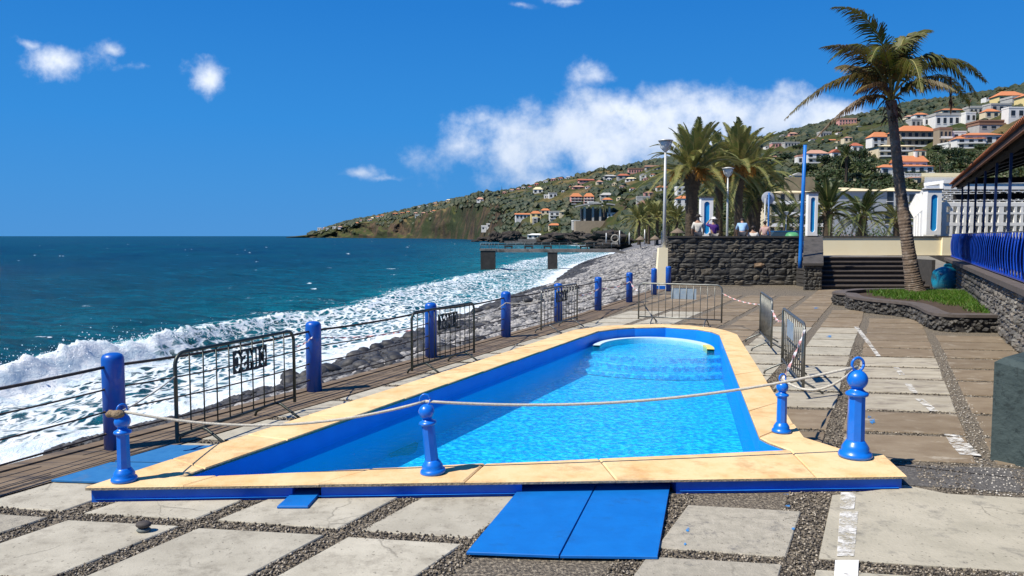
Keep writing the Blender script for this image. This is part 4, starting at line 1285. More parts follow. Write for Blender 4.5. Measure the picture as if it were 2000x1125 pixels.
def rock_mat(name, stops, attr=None):
    m, N, L, b = new_mat(name)
    ra = N.new('ShaderNodeValToRGB')
    ra.color_ramp.elements[0].color = c4(stops[0]); ra.color_ramp.elements[1].color = c4(stops[-1])
    for i, s in enumerate(stops[1:-1]):
        e = ra.color_ramp.elements.new((i+1)/(len(stops)-1)); e.color = c4(s)
    if attr == 'object':
        oi = N.new('ShaderNodeObjectInfo'); L.new(oi.outputs['Random'], ra.inputs[0])
    else:
        geo = N.new('ShaderNodeNewGeometry'); L.new(geo.outputs['Random Per Island'], ra.inputs[0])
    g2 = N.new('ShaderNodeNewGeometry')
    n = N.new('ShaderNodeTexNoise'); n.inputs['Scale'].default_value = 9; n.inputs['Detail'].default_value = 6
    L.new(g2.outputs['Position'], n.inputs['Vector'])
    mr = N.new('ShaderNodeMapRange'); mr.inputs['From Min'].default_value = .3; mr.inputs['From Max'].default_value = .7; mr.inputs['To Min'].default_value = .7; mr.inputs['To Max'].default_value = 1.35
    L.new(n.outputs['Fac'], mr.inputs['Value'])
    hs = N.new('ShaderNodeHueSaturation'); L.new(mr.outputs[0], hs.inputs['Value']); L.new(ra.outputs[0], hs.inputs['Color'])
    L.new(hs.outputs[0], b.inputs['Base Color']); b.inputs['Roughness'].default_value = .65
    bp = N.new('ShaderNodeBump'); bp.inputs['Strength'].default_value = .5; bp.inputs['Distance'].default_value = .03
    L.new(n.outputs['Fac'], bp.inputs['Height']); L.new(bp.outputs[0], b.inputs['Normal'])
    return m
def scatter_rocks(name, x, y, z, r, variants, mat, label):
    Vs, Fs = [], []; o = 0
    vi = rng.integers(0, len(variants), len(x)); an = rng.random(len(x))*6.283
    for k, (V, Fc) in enumerate(variants):
        ii = np.nonzero(vi == k)[0]
        if not len(ii): continue
        c, s = np.cos(an[ii])[:,None], np.sin(an[ii])[:,None]
        vx = V[None,:,0]*c-V[None,:,1]*s; vy = V[None,:,0]*s+V[None,:,1]*c; vz = np.broadcast_to(V[None,:,2], vx.shape)
        P_ = np.stack([vx*r[ii][:,None]+x[ii][:,None], vy*r[ii][:,None]+y[ii][:,None], vz*r[ii][:,None]+z[ii][:,None]], -1)
        Vs.append(P_.reshape(-1,3)); Fs.append((Fc[None]+(o+np.arange(len(ii))*len(V))[:,None,None]).reshape(-1,Fc.shape[1])); o += len(ii)*len(V)
    ob = link(name, np_mesh(name, np.concatenate(Vs), np.concatenate(Fs), mat, False), None, kind='stuff')
    return tag(ob, label, 'stones')
def beach_stones():
    n = 23000
    y = 20+rng.random(n)**1.5*150
    w = wl_x(y); I = inland_x(y)
    t = rng.random(n)**.85
    x = w+(I-w)*t*.995
    r = rng.uniform(.10,.22,n)*(1+.35*(y > 60))*np.where(t < .35, 1.15, 1)
    z = beach_z(x, y)+(fbm(x/2.2, y/2.2, 4, 60)-.5)*.45+r*.15
    dry = t > .30+.12*(fbm(x/4,y/4,2,77)-.5)*3
    vs = rock_variants(5, 1, 4)
    vs = [(V, Fc) for V, Fc in vs]
    lowv = []
    for k in range(5):
        bmx = bmesh.new(); bmesh.ops.create_icosphere(bmx, subdivisions=0 if False else 1, radius=1); bmx.free()
    ico = rock_variants(6, 1, 9)
    m_dry = rock_mat('dry_beach_stone', [(.075,.075,.078),(.16,.155,.15),(.26,.25,.235),(.36,.34,.315)])
    m_wet = rock_mat('wet_beach_stone', [(.018,.018,.02),(.035,.035,.038),(.06,.06,.06)])
    near = y < 70
    A_ = dry & near; B_ = dry & ~near; C_ = ~dry
    scatter_rocks('beach_shingle', x[A_|B_], y[A_|B_], z[A_|B_], r[A_|B_], ico, m_dry, 'grey rounded shingle covering the beach behind the blue posts')
    scatter_rocks('wet_shingle', x[C_], y[C_], z[C_], r[C_], ico, m_wet, 'dark wet shingle along the edge of the surf')
    # the biggest boulders one by one
    mw_ = rock_mat('wet_boulder', [(.014,.014,.016),(.03,.03,.033),(.055,.053,.05)], 'object')
    big = []
    for k, (V, Fc) in enumerate(rock_variants(7, 2, 21)):
        big.append(np_mesh('boulder', V, Fc, mw_, True))
    rr = random.Random(5); cnt = 0
    while cnt < 190:
        yy = 18+rr.random()**1.3*34
        t = rr.random()*.62
        w_, I_ = float(wl_x(yy)), float(inland_x(yy))
        xx = w_+(I_-w_)*(t-.04)
        if project(xx, yy, SEA)[0] < 500: continue
        rad = rr.uniform(.17,.40)*(1.25 if t < .2 else .9)
        zz = float(beach_z(np.array(xx), np.array(yy)))+rad*.25
        o = link('boulder', big[cnt % 7], None, (xx,yy,zz), (rr.uniform(-.3,.3),rr.uniform(-.3,.3),rr.uniform(0,6.28)), (rad,rad,rad*rr.uniform(.8,1.1)))
        uu = project(xx, yy, zz)[0]
        gap = ('just right of the lettered barrier' if uu < 640 else 'between the second and third blue posts' if uu < 845 else 'between the third and fourth blue posts' if uu < 990 else 'right of the fourth blue post')
        tag(o, ('dark wet boulder awash at the foam edge, ' if t < .16 else 'dark boulder on the bank below the railing, ')+gap, 'boulder', 'boulders below the sea railing')
        cnt += 1
beach_stones()

# ------------------------------------------------------------------ promenade (upper level)
UP = 1.35
prom = [(7.5,36.3),(12.6,36.3),(12.6,38.0),(80,38.0),(170,200),(150,460),(92,520)]
ys = [430,330,223,160,100,60,40]
prom += [(float(inland_x(q))+.3, q) for q in ys]
m_prom = M('promenade_paving', (.24,.22,.20), (.32,.30,.27), .6, .85)
sheet('promenade', prom, [], UP, [m_prom, m_seawall], skirt=-.5)

# ------------------------------------------------------------------ hillside
HU  = [560, 598, 640, 700, 790, 880, 930,1000,1060,1120,1200,1260,1350,1480,1560,1620,1700,1760,1830,1900,2000,2300]
HV  = [463, 459, 445, 430, 412, 394, 384, 373, 358, 346, 330, 319, 301, 272, 256, 241, 226, 212, 201, 190, 170, 140]
HD0 = [2700,2600,2480,2300,1980,1650,1180, 760, 640, 560, 440, 370, 270, 215, 190, 180, 172, 168, 162, 158, 150, 140]
HD1 = [2760,2700,2700,2700,2650,2500,2350,2150,2050,1950,1850,1780,1700,1600,1500,1400,1300,1250,1180,1120,1050, 950]
HC  = [.55, .62, .66, .62, .52, .56, .50, .20, .14, .10, .09, .06, .04, .03, .03, .03, .03, .03, .03, .03, .03, .03]
HB  = [-4.5,-4.5,-4.5,-4.5,-4.5,-4.5,-4.5,-4.5,-4.5,-4.5,-4.0,-1.0, 1.0, 1.2, 1.2, 1.2, 1.2, 1.2, 1.2, 1.2, 1.2, 1.2]
def hp(u):
    g = lambda a: np.interp(u, HU, a)
    return g(HV), g(HD0), g(HD1), g(HC), g(HB)
def hill_z(u, D):
    """height of the hillside at bearing u (picture column) and forward distance D"""
    u = np.asarray(u, float); D = np.asarray(D, float)
    v, d0, d1, c, zb = hp(u)
    zr = CAMZ+(461-v)/F*d1
    t = (D-d0)/(d1-d0)
    tc = np.clip(t, 0, 1)
    cl = np.clip(t/(.10+.10*fbm(u/13, u/13+3, 3, 88)), 0, 1); cl = .55*cl+.45*cl*cl*(3-2*cl)
    z = zb+(zr-zb)*(c*cl+(1-c)*tc)
    # gullies and knolls, in metres
    x = (u-1000)/F*D
    amp = np.clip((zr-zb)*.10, .3, 17)*np.clip(tc*5, 0, 1)*np.clip((1.02-tc)*4, 0, 1)
    z = z+(fbm(x/95, D/95, 4, 80)-.5)*2*amp
    z = z+(fbm(x/22, D/22, 3, 83)-.5)*np.clip(amp*.35, 0, 5)
    return np.where(t > 1, zr-(t-1)*(zr-zb)*.8, z)
def hill_at(u, v):
    d0 = float(np.interp(u, HU, HD0)); d1 = float(np.interp(u, HU, HD1))
    D = np.geomspace(d0*1.002, d1, 500)
    z = hill_z(np.full(500, u), D)
    row = 461-(z-CAMZ)/D*F
    k = np.nonzero(row <= v)[0]
    i = k[0] if len(k) else len(D)-1
    return Vector(((u-1000)/F*D[i], D[i], z[i]))
def build_hill():
    us = np.concatenate([np.arange(560, 1000, 3.0), np.arange(1000, 2301, 5.0)])
    ts = np.concatenate([np.linspace(-.01, .14, 30), np.linspace(.15, 1.0, 95), np.array([1.04,1.15,1.5])])
    U, T = np.meshgrid(us, ts, indexing='ij')
    v, d0, d1, c, zb = hp(U)
    D = d0+(d1-d0)*T
    Z = hill_z(U, np.maximum(D, d0)); Z = np.where(T < 0, zb-2, Z)
    X = (U-1000)/F*D
    # ragged coast and cliff buttresses
    rag = (fbm(U/24+T*3, T*9, 5, 90)-.5)*np.clip(c*1.4, 0, 1)*d0*.13
    D = D+rag*np.clip(T*14, .15, 1)*np.clip(1.3-np.abs(T)*5, 0, 1); X = (U-1000)/F*D
    V = np.stack([X,D,Z],-1).reshape(-1,3); nr, na = X.shape
    i = np.arange(nr-1)[:,None]*na+np.arange(na-1)[None]
    Fc = np.stack([i,i+na,i+na+1,i+1],-1).reshape(-1,4)
    m, N, L, b = new_mat('hill_ground')
    geo = N.new('ShaderNodeNewGeometry')
    def noise(scale, off=(0,0,0), det=7):
        a = N.new('ShaderNodeVectorMath'); a.operation = 'ADD'; a.inputs[1].default_value = off
        L.new(geo.outputs['Position'], a.inputs[0])
        n = N.new('ShaderNodeTexNoise'); n.inputs['Scale'].default_value = scale; n.inputs['Detail'].default_value = det; n.inputs['Roughness'].default_value = .65
        L.new(a.outputs[0], n.inputs['Vector']); return n.outputs['Fac']
    def mapr(x, lo, hi):
        r = N.new('ShaderNodeMapRange'); r.inputs['From Min'].default_value = lo; r.inputs['From Max'].default_value = hi
        L.new(x, r.inputs['Value']); return r.outputs[0]
    def mix(f, a, b_):
        k = N.new('ShaderNodeMix'); k.data_type = 'RGBA'; L.new(f, k.inputs[0])
        for q, s in ((6,a),(7,b_)):
            if isinstance(s, tuple): k.inputs[q].default_value = c4(s)
            else: L.new(s, k.inputs[q])
        return k.outputs[2]
    g = mix(mapr(noise(.03), .4, .62), (.034,.050,.016), (.075,.078,.028))
    g = mix(mapr(noise(.012,(50,9,0)), .52, .60), g, (.17,.125,.058))       # dry grass
    g = mix(mapr(noise(.05,(5,90,0)), .58, .66), g, (.085,.06,.042))         # bare soil
    # terrace walls: thin dark and pale bands that follow the height
    sp = N.new('ShaderNodeSeparateXYZ'); L.new(geo.outputs['Position'], sp.inputs[0])
    w = N.new('ShaderNodeMath'); w.operation = 'MULTIPLY_ADD'; w.inputs[1].default_value = .42
    nn = N.new('ShaderNodeMath'); nn.operation = 'MULTIPLY'; nn.inputs[1].default_value = 1.6; L.new(noise(.02,(3,3,3)), nn.inputs[0])
    L.new(sp.outputs[2], w.inputs[0]); L.new(nn.outputs[0], w.inputs[2])
    fr_ = N.new('ShaderNodeMath'); fr_.operation = 'FRACT'; L.new(w.outputs[0], fr_.inputs[0])
    band = mapr(fr_.outputs[0], .80, .92)
    bm_ = N.new('ShaderNodeMath'); bm_.operation = 'MULTIPLY'; L.new(band, bm_.inputs[0]); L.new(mapr(noise(.009,(77,3,0)), .45, .58), bm_.inputs[1])
    g = mix(bm_.outputs[0], g, (.055,.042,.032))
    spn = N.new('ShaderNodeSeparateXYZ'); L.new(geo.outputs['Normal'], spn.inputs[0])
    rockf = mapr(spn.outputs[2], .80, .62)
    rock = mix(mapr(noise(.045,(9,9,9)), .4, .6), (.038,.030,.024), (.105,.072,.044))
    rock = mix(mapr(noise(.013,(1,44,9)), .42, .56), rock, (.030,.040,.018))
    g = mix(rockf, g, rock)
    L.new(g, b.inputs['Base Color']); b.inputs['Roughness'].default_value = .95; b.inputs['Specular IOR Level'].default_value = .1
    bp = N.new('ShaderNodeBump'); bp.inputs['Strength'].default_value = .9; bp.inputs['Distance'].default_value = 5
    L.new(noise(.12,(4,4,4),8), bp.inputs['Height']); L.new(bp.outputs[0], b.inputs['Normal'])
    link('hillside', np_mesh('hillside', V, Fc, m, True), None, kind='structure')
build_hill()
# ================================================================== STONE WALLS, STAIRS, PLANTER
m_mortar = M('dark_mortar', (.030,.027,.024), (.06,.055,.05), 12, .95, .6, 40)
m_mortar_l = M('grey_mortar', (.10,.095,.085), (.17,.16,.145), 14, .95, .6, 40)
m_stone = rock_mat('basalt_stone', [(.026,.025,.023),(.046,.044,.039),(.066,.062,.053),(.040,.039,.036),(.082,.075,.060),(.115,.095,.068)], 'object')
m_stone_ochre = rock_mat('ochre_stone', [(.19,.125,.07),(.21,.14,.08)], 'object')
m_stone_mix = rock_mat('grey_rubble_stone', [(.055,.05,.043),(.11,.10,.085),(.17,.15,.125),(.085,.08,.07),(.21,.195,.165)], 'object')
m_stone_join = rock_mat('basalt_rubble', [(.022,.022,.022),(.05,.047,.043),(.09,.082,.07),(.035,.035,.035)])
m_basalt = M('basalt_slab', (.062,.056,.050), (.085,.076,.068), 6, .8, .3, 40, c3=(.04,.037,.033), scale3=3)
m_basalt_d = M('dark_basalt_slab', (.040,.038,.036), (.058,.054,.050), 6, .8, .3, 40)
m_rimst = M('basalt_rim', (.085,.070,.060), (.12,.10,.088), 5, .8, .3, 50)
m_cream = M('cream_render', (.88,.78,.53), (.86,.75,.50), 1.6, .85, .1, 40)
m_white = M('white_render', (.84,.83,.79), (.79,.77,.72), 2.0, .85, .1, 30)
m_niche = M('niche_blue_paint', (.004,.25,.58), (.006,.28,.62), 5, .6)
def pillow(name, mat, seed, n=4):
    """one field stone: bulged face towards -Y, about one unit across"""
    rr = random.Random(seed)
    V = []; Fc = []
    for j in range(n+1):
        for i in range(n+1):
            x = -.5+i/n; z = -.5+j/n
            r = max(abs(x), abs(z))*2
            bul = (1-abs(2*x)**7)*(1-abs(2*z)**7)
            k = 1-.10*(abs(2*x)*abs(2*z))**2
            e = (r > .99)
            jx, jz = (rr.uniform(-.07,.07), rr.uniform(-.11,.09))
            V.append((x*k+jx*(0.8 if e else .5), -(bul*.62+.12+rr.uniform(-.34,.34)*bul), z*k+jz))
    for j in range(n):
        for i in range(n):
            a = j*(n+1)+i; Fc.append((a,a+1,a+n+2,a+n+1))
    # sides back into the mortar
    ring = [i for i in range(n+1)]+[(j+1)*(n+1)-1 for j in range(1,n+1)]+[n*(n+1)+i for i in range(n-1,-1,-1)]+[j*(n+1) for j in range(n-1,0,-1)]
    b0 = len(V)
    for i in ring: V.append((V[i][0]*1.0, .5, V[i][2]))
    m = len(ring)
    for k in range(m):
        Fc.append((ring[(k+1)%m], ring[k], b0+k, b0+(k+1)%m))
    me = bpy.data.meshes.new(name); me.from_pydata(V, [], Fc); me.materials.append(mat)
    me.update(); return me
def lay_stones(L_, h0, h1, rows_, wmin, wmax, seed, h_at=None):
    """random rubble coursing on a face L_ long: list of (x, z, w, h)"""
    rr = random.Random(seed); out = []; z = h0
    hs = [rr.uniform(.55,1.5) for _ in range(rows_)]; k = (h1-h0)/sum(hs)
    for h in hs:
        h *= k; x = rr.uniform(-.3,0)*wmax
        while x < L_-.03:
            w = rr.uniform(wmin, wmax)
            x0, x1 = max(x,0), min(x+w, L_)
            if L_-x1 < wmin*.5: x1 = L_
            if x1-x0 > .08:
                if h > .17 and rr.random() < .36 and x1-x0 < .55:
                    f = rr.uniform(.38,.62)
                    out.append(((x0+x1)/2, z+h*f/2, x1-x0, h*f)); out.append(((x0+x1)/2, z+h*(1+f)/2, x1-x0, h*(1-f)))
                else:
                    out.append(((x0+x1)/2, z+h/2+rr.uniform(-.01,.01), x1-x0, h))
            x = x1 if x1 == L_ else x+w
        z += h
    return out
var_dark = [pillow('stone', m_stone, s) for s in range(9)]
var_mix = [pillow('stone', m_stone_mix, 30+s) for s in range(8)]
var_ochre = pillow('stone', m_stone_ochre, 99, 3)
def face_stones(root, p0, dirv, L_, layout, variants, depth=.07, seed=1, limit=298, local0=(0,0,0)):
    """stones as parts on a vertical face starting at local p0 running along dirv (outward normal = dirv turned right)"""
    rr = random.Random(seed); a = math.atan2(dirv[1], dirv[0])
    for k, (x, z, w, h) in enumerate(layout[:limit]):
        me = rr.choice(variants)
        link('stone', me, root, (p0[0]+dirv[0]*x, p0[1]+dirv[1]*x, z), (0, rr.choice((0,math.pi)) if False else 0, a), (w*1.0, depth*rr.uniform(.7,1.3), h*1.0))
# ---- main dark wall at the end of the pavement
WX0 = At(1303,520,36.0).x; WX1 = At(1562,520,36.0).x; WY = 36.0
wall = empty('stone_wall', (WX0, WY, 0), 'dark basalt rubble wall at the far end of the pavement, left of the stairs', 'wall')
MB().box(0, WX1-WX0, .02, .5, -.1, 2.22).build('core', m_mortar, wall)
MB().box(-.02, WX1-WX0+.02, -.07, .55, 2.22, 2.30).build('wall_coping', m_basalt_d, wall)
lay = lay_stones(WX1-WX0, .0, 2.21, 9, .22, .80, 11)
face_stones(wall, (0,.02), (1,0), WX1-WX0, lay, var_dark, .075, 3, 290)
x_o = At(1482,518,36).x-WX0; z_o = At(1482,518,36).z
link('stone', var_ochre, wall, (x_o, -.035, z_o), (0,0,0), (.48,.08,.2)).__setitem__('label', 'pale ochre block set in the dark wall')
# left end face of the wall
face_stones(wall, (0,.5), (0,-1), .5, lay_stones(.48, 0, 2.21, 8, .24, .48, 5), var_dark, .05, 4, 20)

# ---- stair cheek with sloping slab, pier below it
cx0, cx1 = At(1563,540,33).x, At(1598,540,33).x
CY0, CY1 = 32.6, 36.4
ck = empty('stair_cheek', (cx0, CY0, 0), 'low sloping basalt cheek wall on the left of the stairs, pillar at its top', 'wall')
zc0, zc1 = 1.08, 2.22
w_ = cx1-cx0; SK = .39
mb = MB(); mb.add([(0,0,-.05),(w_,0,-.05),(w_+3.8*SK,3.8,-.05),(3.8*SK,3.8,-.05),(0,0,zc0),(w_,0,zc0),(w_+3.8*SK,3.8,zc1),(3.8*SK,3.8,zc1)], [(0,1,5,4),(1,2,6,5),(2,3,7,6),(3,0,4,7),(4,5,6,7)])
mb.build('core', m_mortar, ck)
mb = MB()
for (ya, yb) in ((-.10,1.55),(1.57,2.9),(2.92,3.8)):
    za, zb = zc0+(zc1-zc0)*ya/3.8, zc0+(zc1-zc0)*yb/3.8
    b0 = MB(); b0.add([(-.06+ya*SK,ya,za),(w_+.05+ya*SK,ya,za),(w_+.05+yb*SK,yb,zb),(-.06+yb*SK,yb,zb),(-.06+ya*SK,ya,za+.10),(w_+.05+ya*SK,ya,za+.10),(w_+.05+yb*SK,yb,zb+.10),(-.06+yb*SK,yb,zb+.10)], [(3,2,1,0),(4,5,6,7),(0,1,5,4),(1,2,6,5),(2,3,7,6),(3,0,4,7)])
    b0.build('cheek_slab', m_basalt, ck)
face_stones(ck, (0,0), (1,0), w_, lay_stones(w_, 0, zc0-.01, 6, .16, .4, 8), var_dark, .05, 9)
m_rend = M('grey_render', (.10,.095,.088), (.14,.13,.12), 3, .85, .2, 30)
MB().add([(w_+.012,.03,0),(w_+.012+3.7*SK,3.73,0),(w_+.012+3.7*SK,3.73,zc1-.05),(w_+.012,.03,zc0)],[(0,1,2,3)]).build('render_skin', m_rend, ck)
# ---- stairs
sx0 = cx1+.06; sx1 = At(1790,520,34).x
stairs = empty('staircase', (sx0, 32.9, 0), 'wide dark basalt staircase behind the leaning palm', 'stairs')
ns = 7; rise = UP/ns; tread = .40
for k in range(ns):
    b0 = MB()
    b0.box(0, sx1-sx0, k*tread+.03, ns*tread, k*rise-.02, (k+1)*rise-.055)
    b0.build('riser', m_basalt_d, stairs)
    b0 = MB(); b0.box(-.0, sx1-sx0+.0, k*tread-.03, (k+1)*tread+.03 if k < ns-1 else ns*tread, (k+1)*rise-.053, (k+1)*rise)
    b0.build('tread', m_rimst, stairs)
MB().box(sx1-sx0+.02, sx1-sx0+.17, -.1, ns*tread, 0, 1.28).build('kerb_wall', m_basalt_d, stairs)
LY = 32.9+ns*tread
m_land = M('landing_render', (.16,.15,.135), (.20,.19,.17), 2, .9, .2, 30)
MB().box(sx0, sx1+.17, LY+.002, 38.2, UP-.3, UP-.002).build('stair_landing', m_land, ground)
# ramp between the stairs and the restaurant wall
rx1 = 20.6
mb = MB(); mb.add([(sx1+.17,31.2,.02),(rx1,31.2,.02),(rx1,38.0,UP-.03),(sx1+.17,38.0,UP-.03),(sx1+.17,31.2,-.3),(rx1,31.2,-.3),(rx1,38,-.3),(sx1+.17,38,-.3)], [(0,1,2,3),(4,5,1,0),(3,2,6,7),(7,4,0,3),(5,6,2,1)])
mb.build('ramp', m_land, ground)
# ---- cream parapet behind the landing
kx0 = At(1601,480,38.2).x; kx1 = At(1838,480,38.2).x
par = empty('parapet_wall', (kx0, 38.2, UP-.4), 'cream rendered parapet with a dark cap, above the stairs', 'wall')
MB().box(0, kx1-kx0, 0, .3, 0, 1.28).build('render', m_cream, par)
MB().box(-.05, kx1-kx0+.6, -.05, .36, 1.28, 1.35).build('parapet_cap', m_basalt_d, par)
MB().box(kx1-kx0+.0, kx1-kx0+.5, -.12, .3, -.25, 1.275).build('end_pier', m_cream, par)

# ---- pillars with arched blue niches
def pillar(u0, u1, v0, v1, Y, label, flip=1):
    a, b = At(u0, v1, Y), At(u1, v1, Y); w = b.x-a.x; h = At(u0, v0, Y).z-a.z
    root = empty('gate_pillar', ((a.x+b.x)/2, Y, a.z), label, 'pillar', 'white pillars with blue niches')
    hw = w/2; dp = w*.62; nw = hw*.46; zb, zt = .16*h*.5, h*.90
    # face with a recessed arched niche
    n = 10
    arch = [(nw*math.cos(t), zt-nw+nw*math.sin(t)) for t in [math.pi*k/n for k in range(n+1)]]
    botm = [(-nw*math.cos(t), zb+nw-nw*math.sin(t)) for t in [math.pi*k/n for k in range(n+1)]]
    ringp = arch+botm
    mb = MB()
    loops = [[Vector((x,z,0)) for x,z in [(-hw,0),(hw,0),(hw,h),(-hw,h)]], [Vector((x,z,0)) for x,z in ringp]]
    flat = [p for l in loops for p in l]
    mb.add([(p.x,0,p.y) for p in flat], [])
    for t in tessellate_polygon(loops):
        a_,b_,c_ = (flat[i] for i in t); t = tuple(t)
        if (b_-a_).cross(c_-a_).z < 0: t = t[::-1]
        mb.f.append(t); mb.m.append(0); mb.sm.append(False)
    m = len(ringp)
    mb.add([(x,0,z) for x,z in ringp]+[(x,.06,z) for x,z in ringp], [(k,(k+1)%m,m+(k+1)%m,m+k) for k in range(m)])
    mb.add([(-hw,0,0),(hw,0,0),(hw,dp,0),(-hw,dp,0),(-hw,0,h),(hw,0,h),(hw,dp,h),(-hw,dp,h)], [(1,2,6,5),(2,3,7,6),(3,0,4,7),(4,5,6,7)])
    mb.build('shaft', m_white, root)
    mb = MB(); mb.add([(x,.058,z) for x,z in ringp], [tuple(range(m-1,-1,-1))]); mb.f[-1] = tuple(range(m)); mb.build('niche', m_niche, root)
    MB().box(-hw-.05, hw+.05, -.05, dp+.05, h, h+.06).build('cap', m_basalt_d, root)
    return root
pillar(1368, 1392, 386, 463, 38.9, 'white pillar with a blue arched niche among the palm trunks, beside the people')
pillar(1577, 1596, 377, 460.5, 36.2, 'white pillar with a blue arched niche at the head of the stair cheek')
pillar(1809, 1837, 371, 458.5, 38.3, 'widest white pillar with a blue niche, at the corner of the white building')

# ---- tall blue pole
a = At(1563,506,33.4); b = At(1572.5,283,33.0)
tag(MB().tube([a-Vector((0,0,.4)), a, a+(b-a)*.5, b], [.085,.085,.08,.07], 12).build('blue_pole', M('blue_pole_paint', (.008,.14,.50), (.01,.17,.55), 3, .45), None, tuple(a)), 'tall leaning bright blue pole at the stair cheek', 'pole')

# ---- planter
P3 = [(1653,598),(1662,605),(1700,612),(1740,616.5),(1775,621.5),(1796,630),(1812,640),(1832,646),(1870,649),(1946,650)]
pout = [Vector((*G(u,v,0),0)) for u,v in P3]
pout = [Vector((p.x,p.y,0)) for p in catmull(pout, 5)]
back = [Vector((16.0,26.9,0)), Vector((14.0,27.6,0)), Vector((12.3,27.3,0)), Vector((11.2,26.4,0)), Vector((10.75,25.6,0))]
PH = .43
plant = empty('planter', (12.5,23,0), 'low curved basalt planter with a grass bed, the leaning palm growing in it', 'planter')
po = (12.5,23,0)
edge_l = [(p.x,p.y) for p in [back[4]]+pout]
def offset_line(ln, d):
    out = []
    for i, p in enumerate(ln):
        a = Vector(ln[max(i-1,0)]); b = Vector(ln[min(i+1,len(ln)-1)]); t = (b-a).normalized(); out.append((p[0]-t.y*d, p[1]+t.x*d))
    return out
full = [(p.x,p.y) for p in back[::1]]+[(p.x,p.y) for p in pout]
inn = offset_line(full, .36)
mb = MB()
for k in range(len(full)-1):
    a,b = full[k], full[k+1]
    mb.add([(*a,-.05),(*b,-.05),(*b,PH-.07),(*a,PH-.07)], [(0,1,2,3)])
    c,d = inn[k], inn[k+1]
    mb.add([(*c,-.05),(*d,-.05),(*d,PH-.07),(*c,PH-.07)], [(3,2,1,0)])
mb.build('core', m_mortar, plant, po)
outr = offset_line(full, -.06)
seg = 5
k = 0
while k < len(full)-1:
    e = min(k+seg, len(full)-1)
    mb = MB()
    for q in range(k, e):
        a,b,c,d = outr[q], outr[q+1], inn[q+1], inn[q]
        mb.add([(*a,PH-.07),(*b,PH-.07),(*c,PH-.07),(*d,PH-.07),(*a,PH),(*b,PH),(*c,PH),(*d,PH)], [(4,5,6,7),(0,1,5,4),(2,3,7,6)])
    mb.build('rim_stone', m_rimst, plant, po)
    k = e
# rubble face, joined (stones only a few pixels across)
rub = rock_variants(6, 1, 51)
xs,ys,zs,rs = [],[],[],[]
for k in range(3, len(full)-1):
    a,b = Vector(full[k]), Vector(full[k+1]); l = (b-a).length; n = max(1,int(l/.085))
    for i in range(n*4):
        p = a+(b-a)*random.random(); xs.append(p.x); ys.append(p.y); zs.append(random.uniform(.02,PH-.1)); rs.append(random.uniform(.05,.10))
o = scatter_rocks('rubble_face', np.array(xs), np.array(ys), np.array(zs), np.array(rs), rub, m_stone_join, 'x')
del o['label']; o.parent = plant; o.location = (-12.5,-23,0)
# bed and grass
bed = [(x,y) for x,y in inn]+[(16.0,24.5)]
mb = MB()
loops = [[Vector((x,y,0)) for x,y in bed]]
for t in tessellate_polygon(loops):
    a_,b_,c_ = (loops[0][i] for i in t); t = tuple(t) if (b_-a_).cross(c_-a_).z > 0 else tuple(t)[::-1]
    mb.add([(loops[0][i].x, loops[0][i].y, PH-.12) for i in t], [(0,1,2)])
m_soil = M('planter_soil', (.045,.028,.018), (.075,.05,.03), 6, .95, .6, 30)
mb.build('soil', m_soil, plant, po)
def grass_bed():
    pts = []
    while len(pts) < 15000:
        x = random.uniform(10.8,16.6); y = random.uniform(18.6,27.2)
        if not inside(bed, x, y): continue
        k = (x-13.0)*.5+.12+vnoise(np.array(x*1.4), np.array(y*1.4), 4)*.5
        if random.random() > k: continue
        pts.append((x,y))
    p = np.array(pts); n = len(p)
    an = rng.random(n)*6.28; h = rng.uniform(.07,.19,n); w = rng.uniform(.006,.013,n); lean = rng.normal(0,.05,(n,2))
    c, s = np.cos(an)*w, np.sin(an)*w; z0 = np.full(n, PH-.12)
    v = np.stack([np.stack([p[:,0]-c,p[:,1]-s,z0],1), np.stack([p[:,0]+c,p[:,1]+s,z0],1),
                  np.stack([p[:,0]+c*.7+lean[:,0]*.5,p[:,1]+s*.7+lean[:,1]*.5,z0+h*.6],1), np.stack([p[:,0]+lean[:,0]*1.2,p[:,1]+lean[:,1]*1.2,z0+h],1)],1)
    Fc = (np.array([[0,1,2],[0,2,3]])[None]+(np.arange(n)*4)[:,None,None]).reshape(-1,3)
    o = link('grass', np_mesh('grass', v.reshape(-1,3), Fc, leaf_mat('grass_blade', (.055,.135,.010), (.09,.19,.016), (.15,.19,.04), 1.2, .3)), None, kind='stuff')
    tag(o, 'bright green grass growing in the curved basalt planter', 'grass')
grass_bed()

# ---- fish shaped litter bin
f = At(1846, 567, 30.5)
fb = (f.x, 30.5, .05)
fish = empty('fish_bin', fb, 'teal fish-shaped litter bin with an open mouth, beside the palm', 'litter bin')
m_fish = M('teal_glazed_paint', (.010,.18,.28), (.014,.22,.33), 3, .28, .05, 20, coat=.5)
m_fwhite = M('fish_white_paint', (.75,.74,.7), None, rough=.4)
mb = MB()
nu, nv = 26, 18; r0 = .53; vs = []; fs = []
for i in range(nv+1):
    th = math.pi*i/nv
    for k in range(nu):
        a = 2*math.pi*k/nu
        d = Vector((math.sin(th)*math.cos(a), math.sin(th)*math.sin(a), -math.cos(th)))
        r = r0
        # mouth notch on the -X side, snout above it
        q = Vector((-1,0,.02))
        ang = math.acos(max(-1,min(1,d.dot(q.normalized()))))
        r *= 1-.34*math.exp(-(ang/.30)**2)
        q2 = Vector((-.86,0,.5)).normalized(); r *= 1+.16*math.exp(-(math.acos(max(-1,min(1,d.dot(q2))))/.28)**2)
        q3 = Vector((-.8,0,-.6)).normalized(); r *= 1+.12*math.exp(-(math.acos(max(-1,min(1,d.dot(q3))))/.28)**2)
        vs.append((d.x*r, d.y*r*.92, .53+d.z*r))
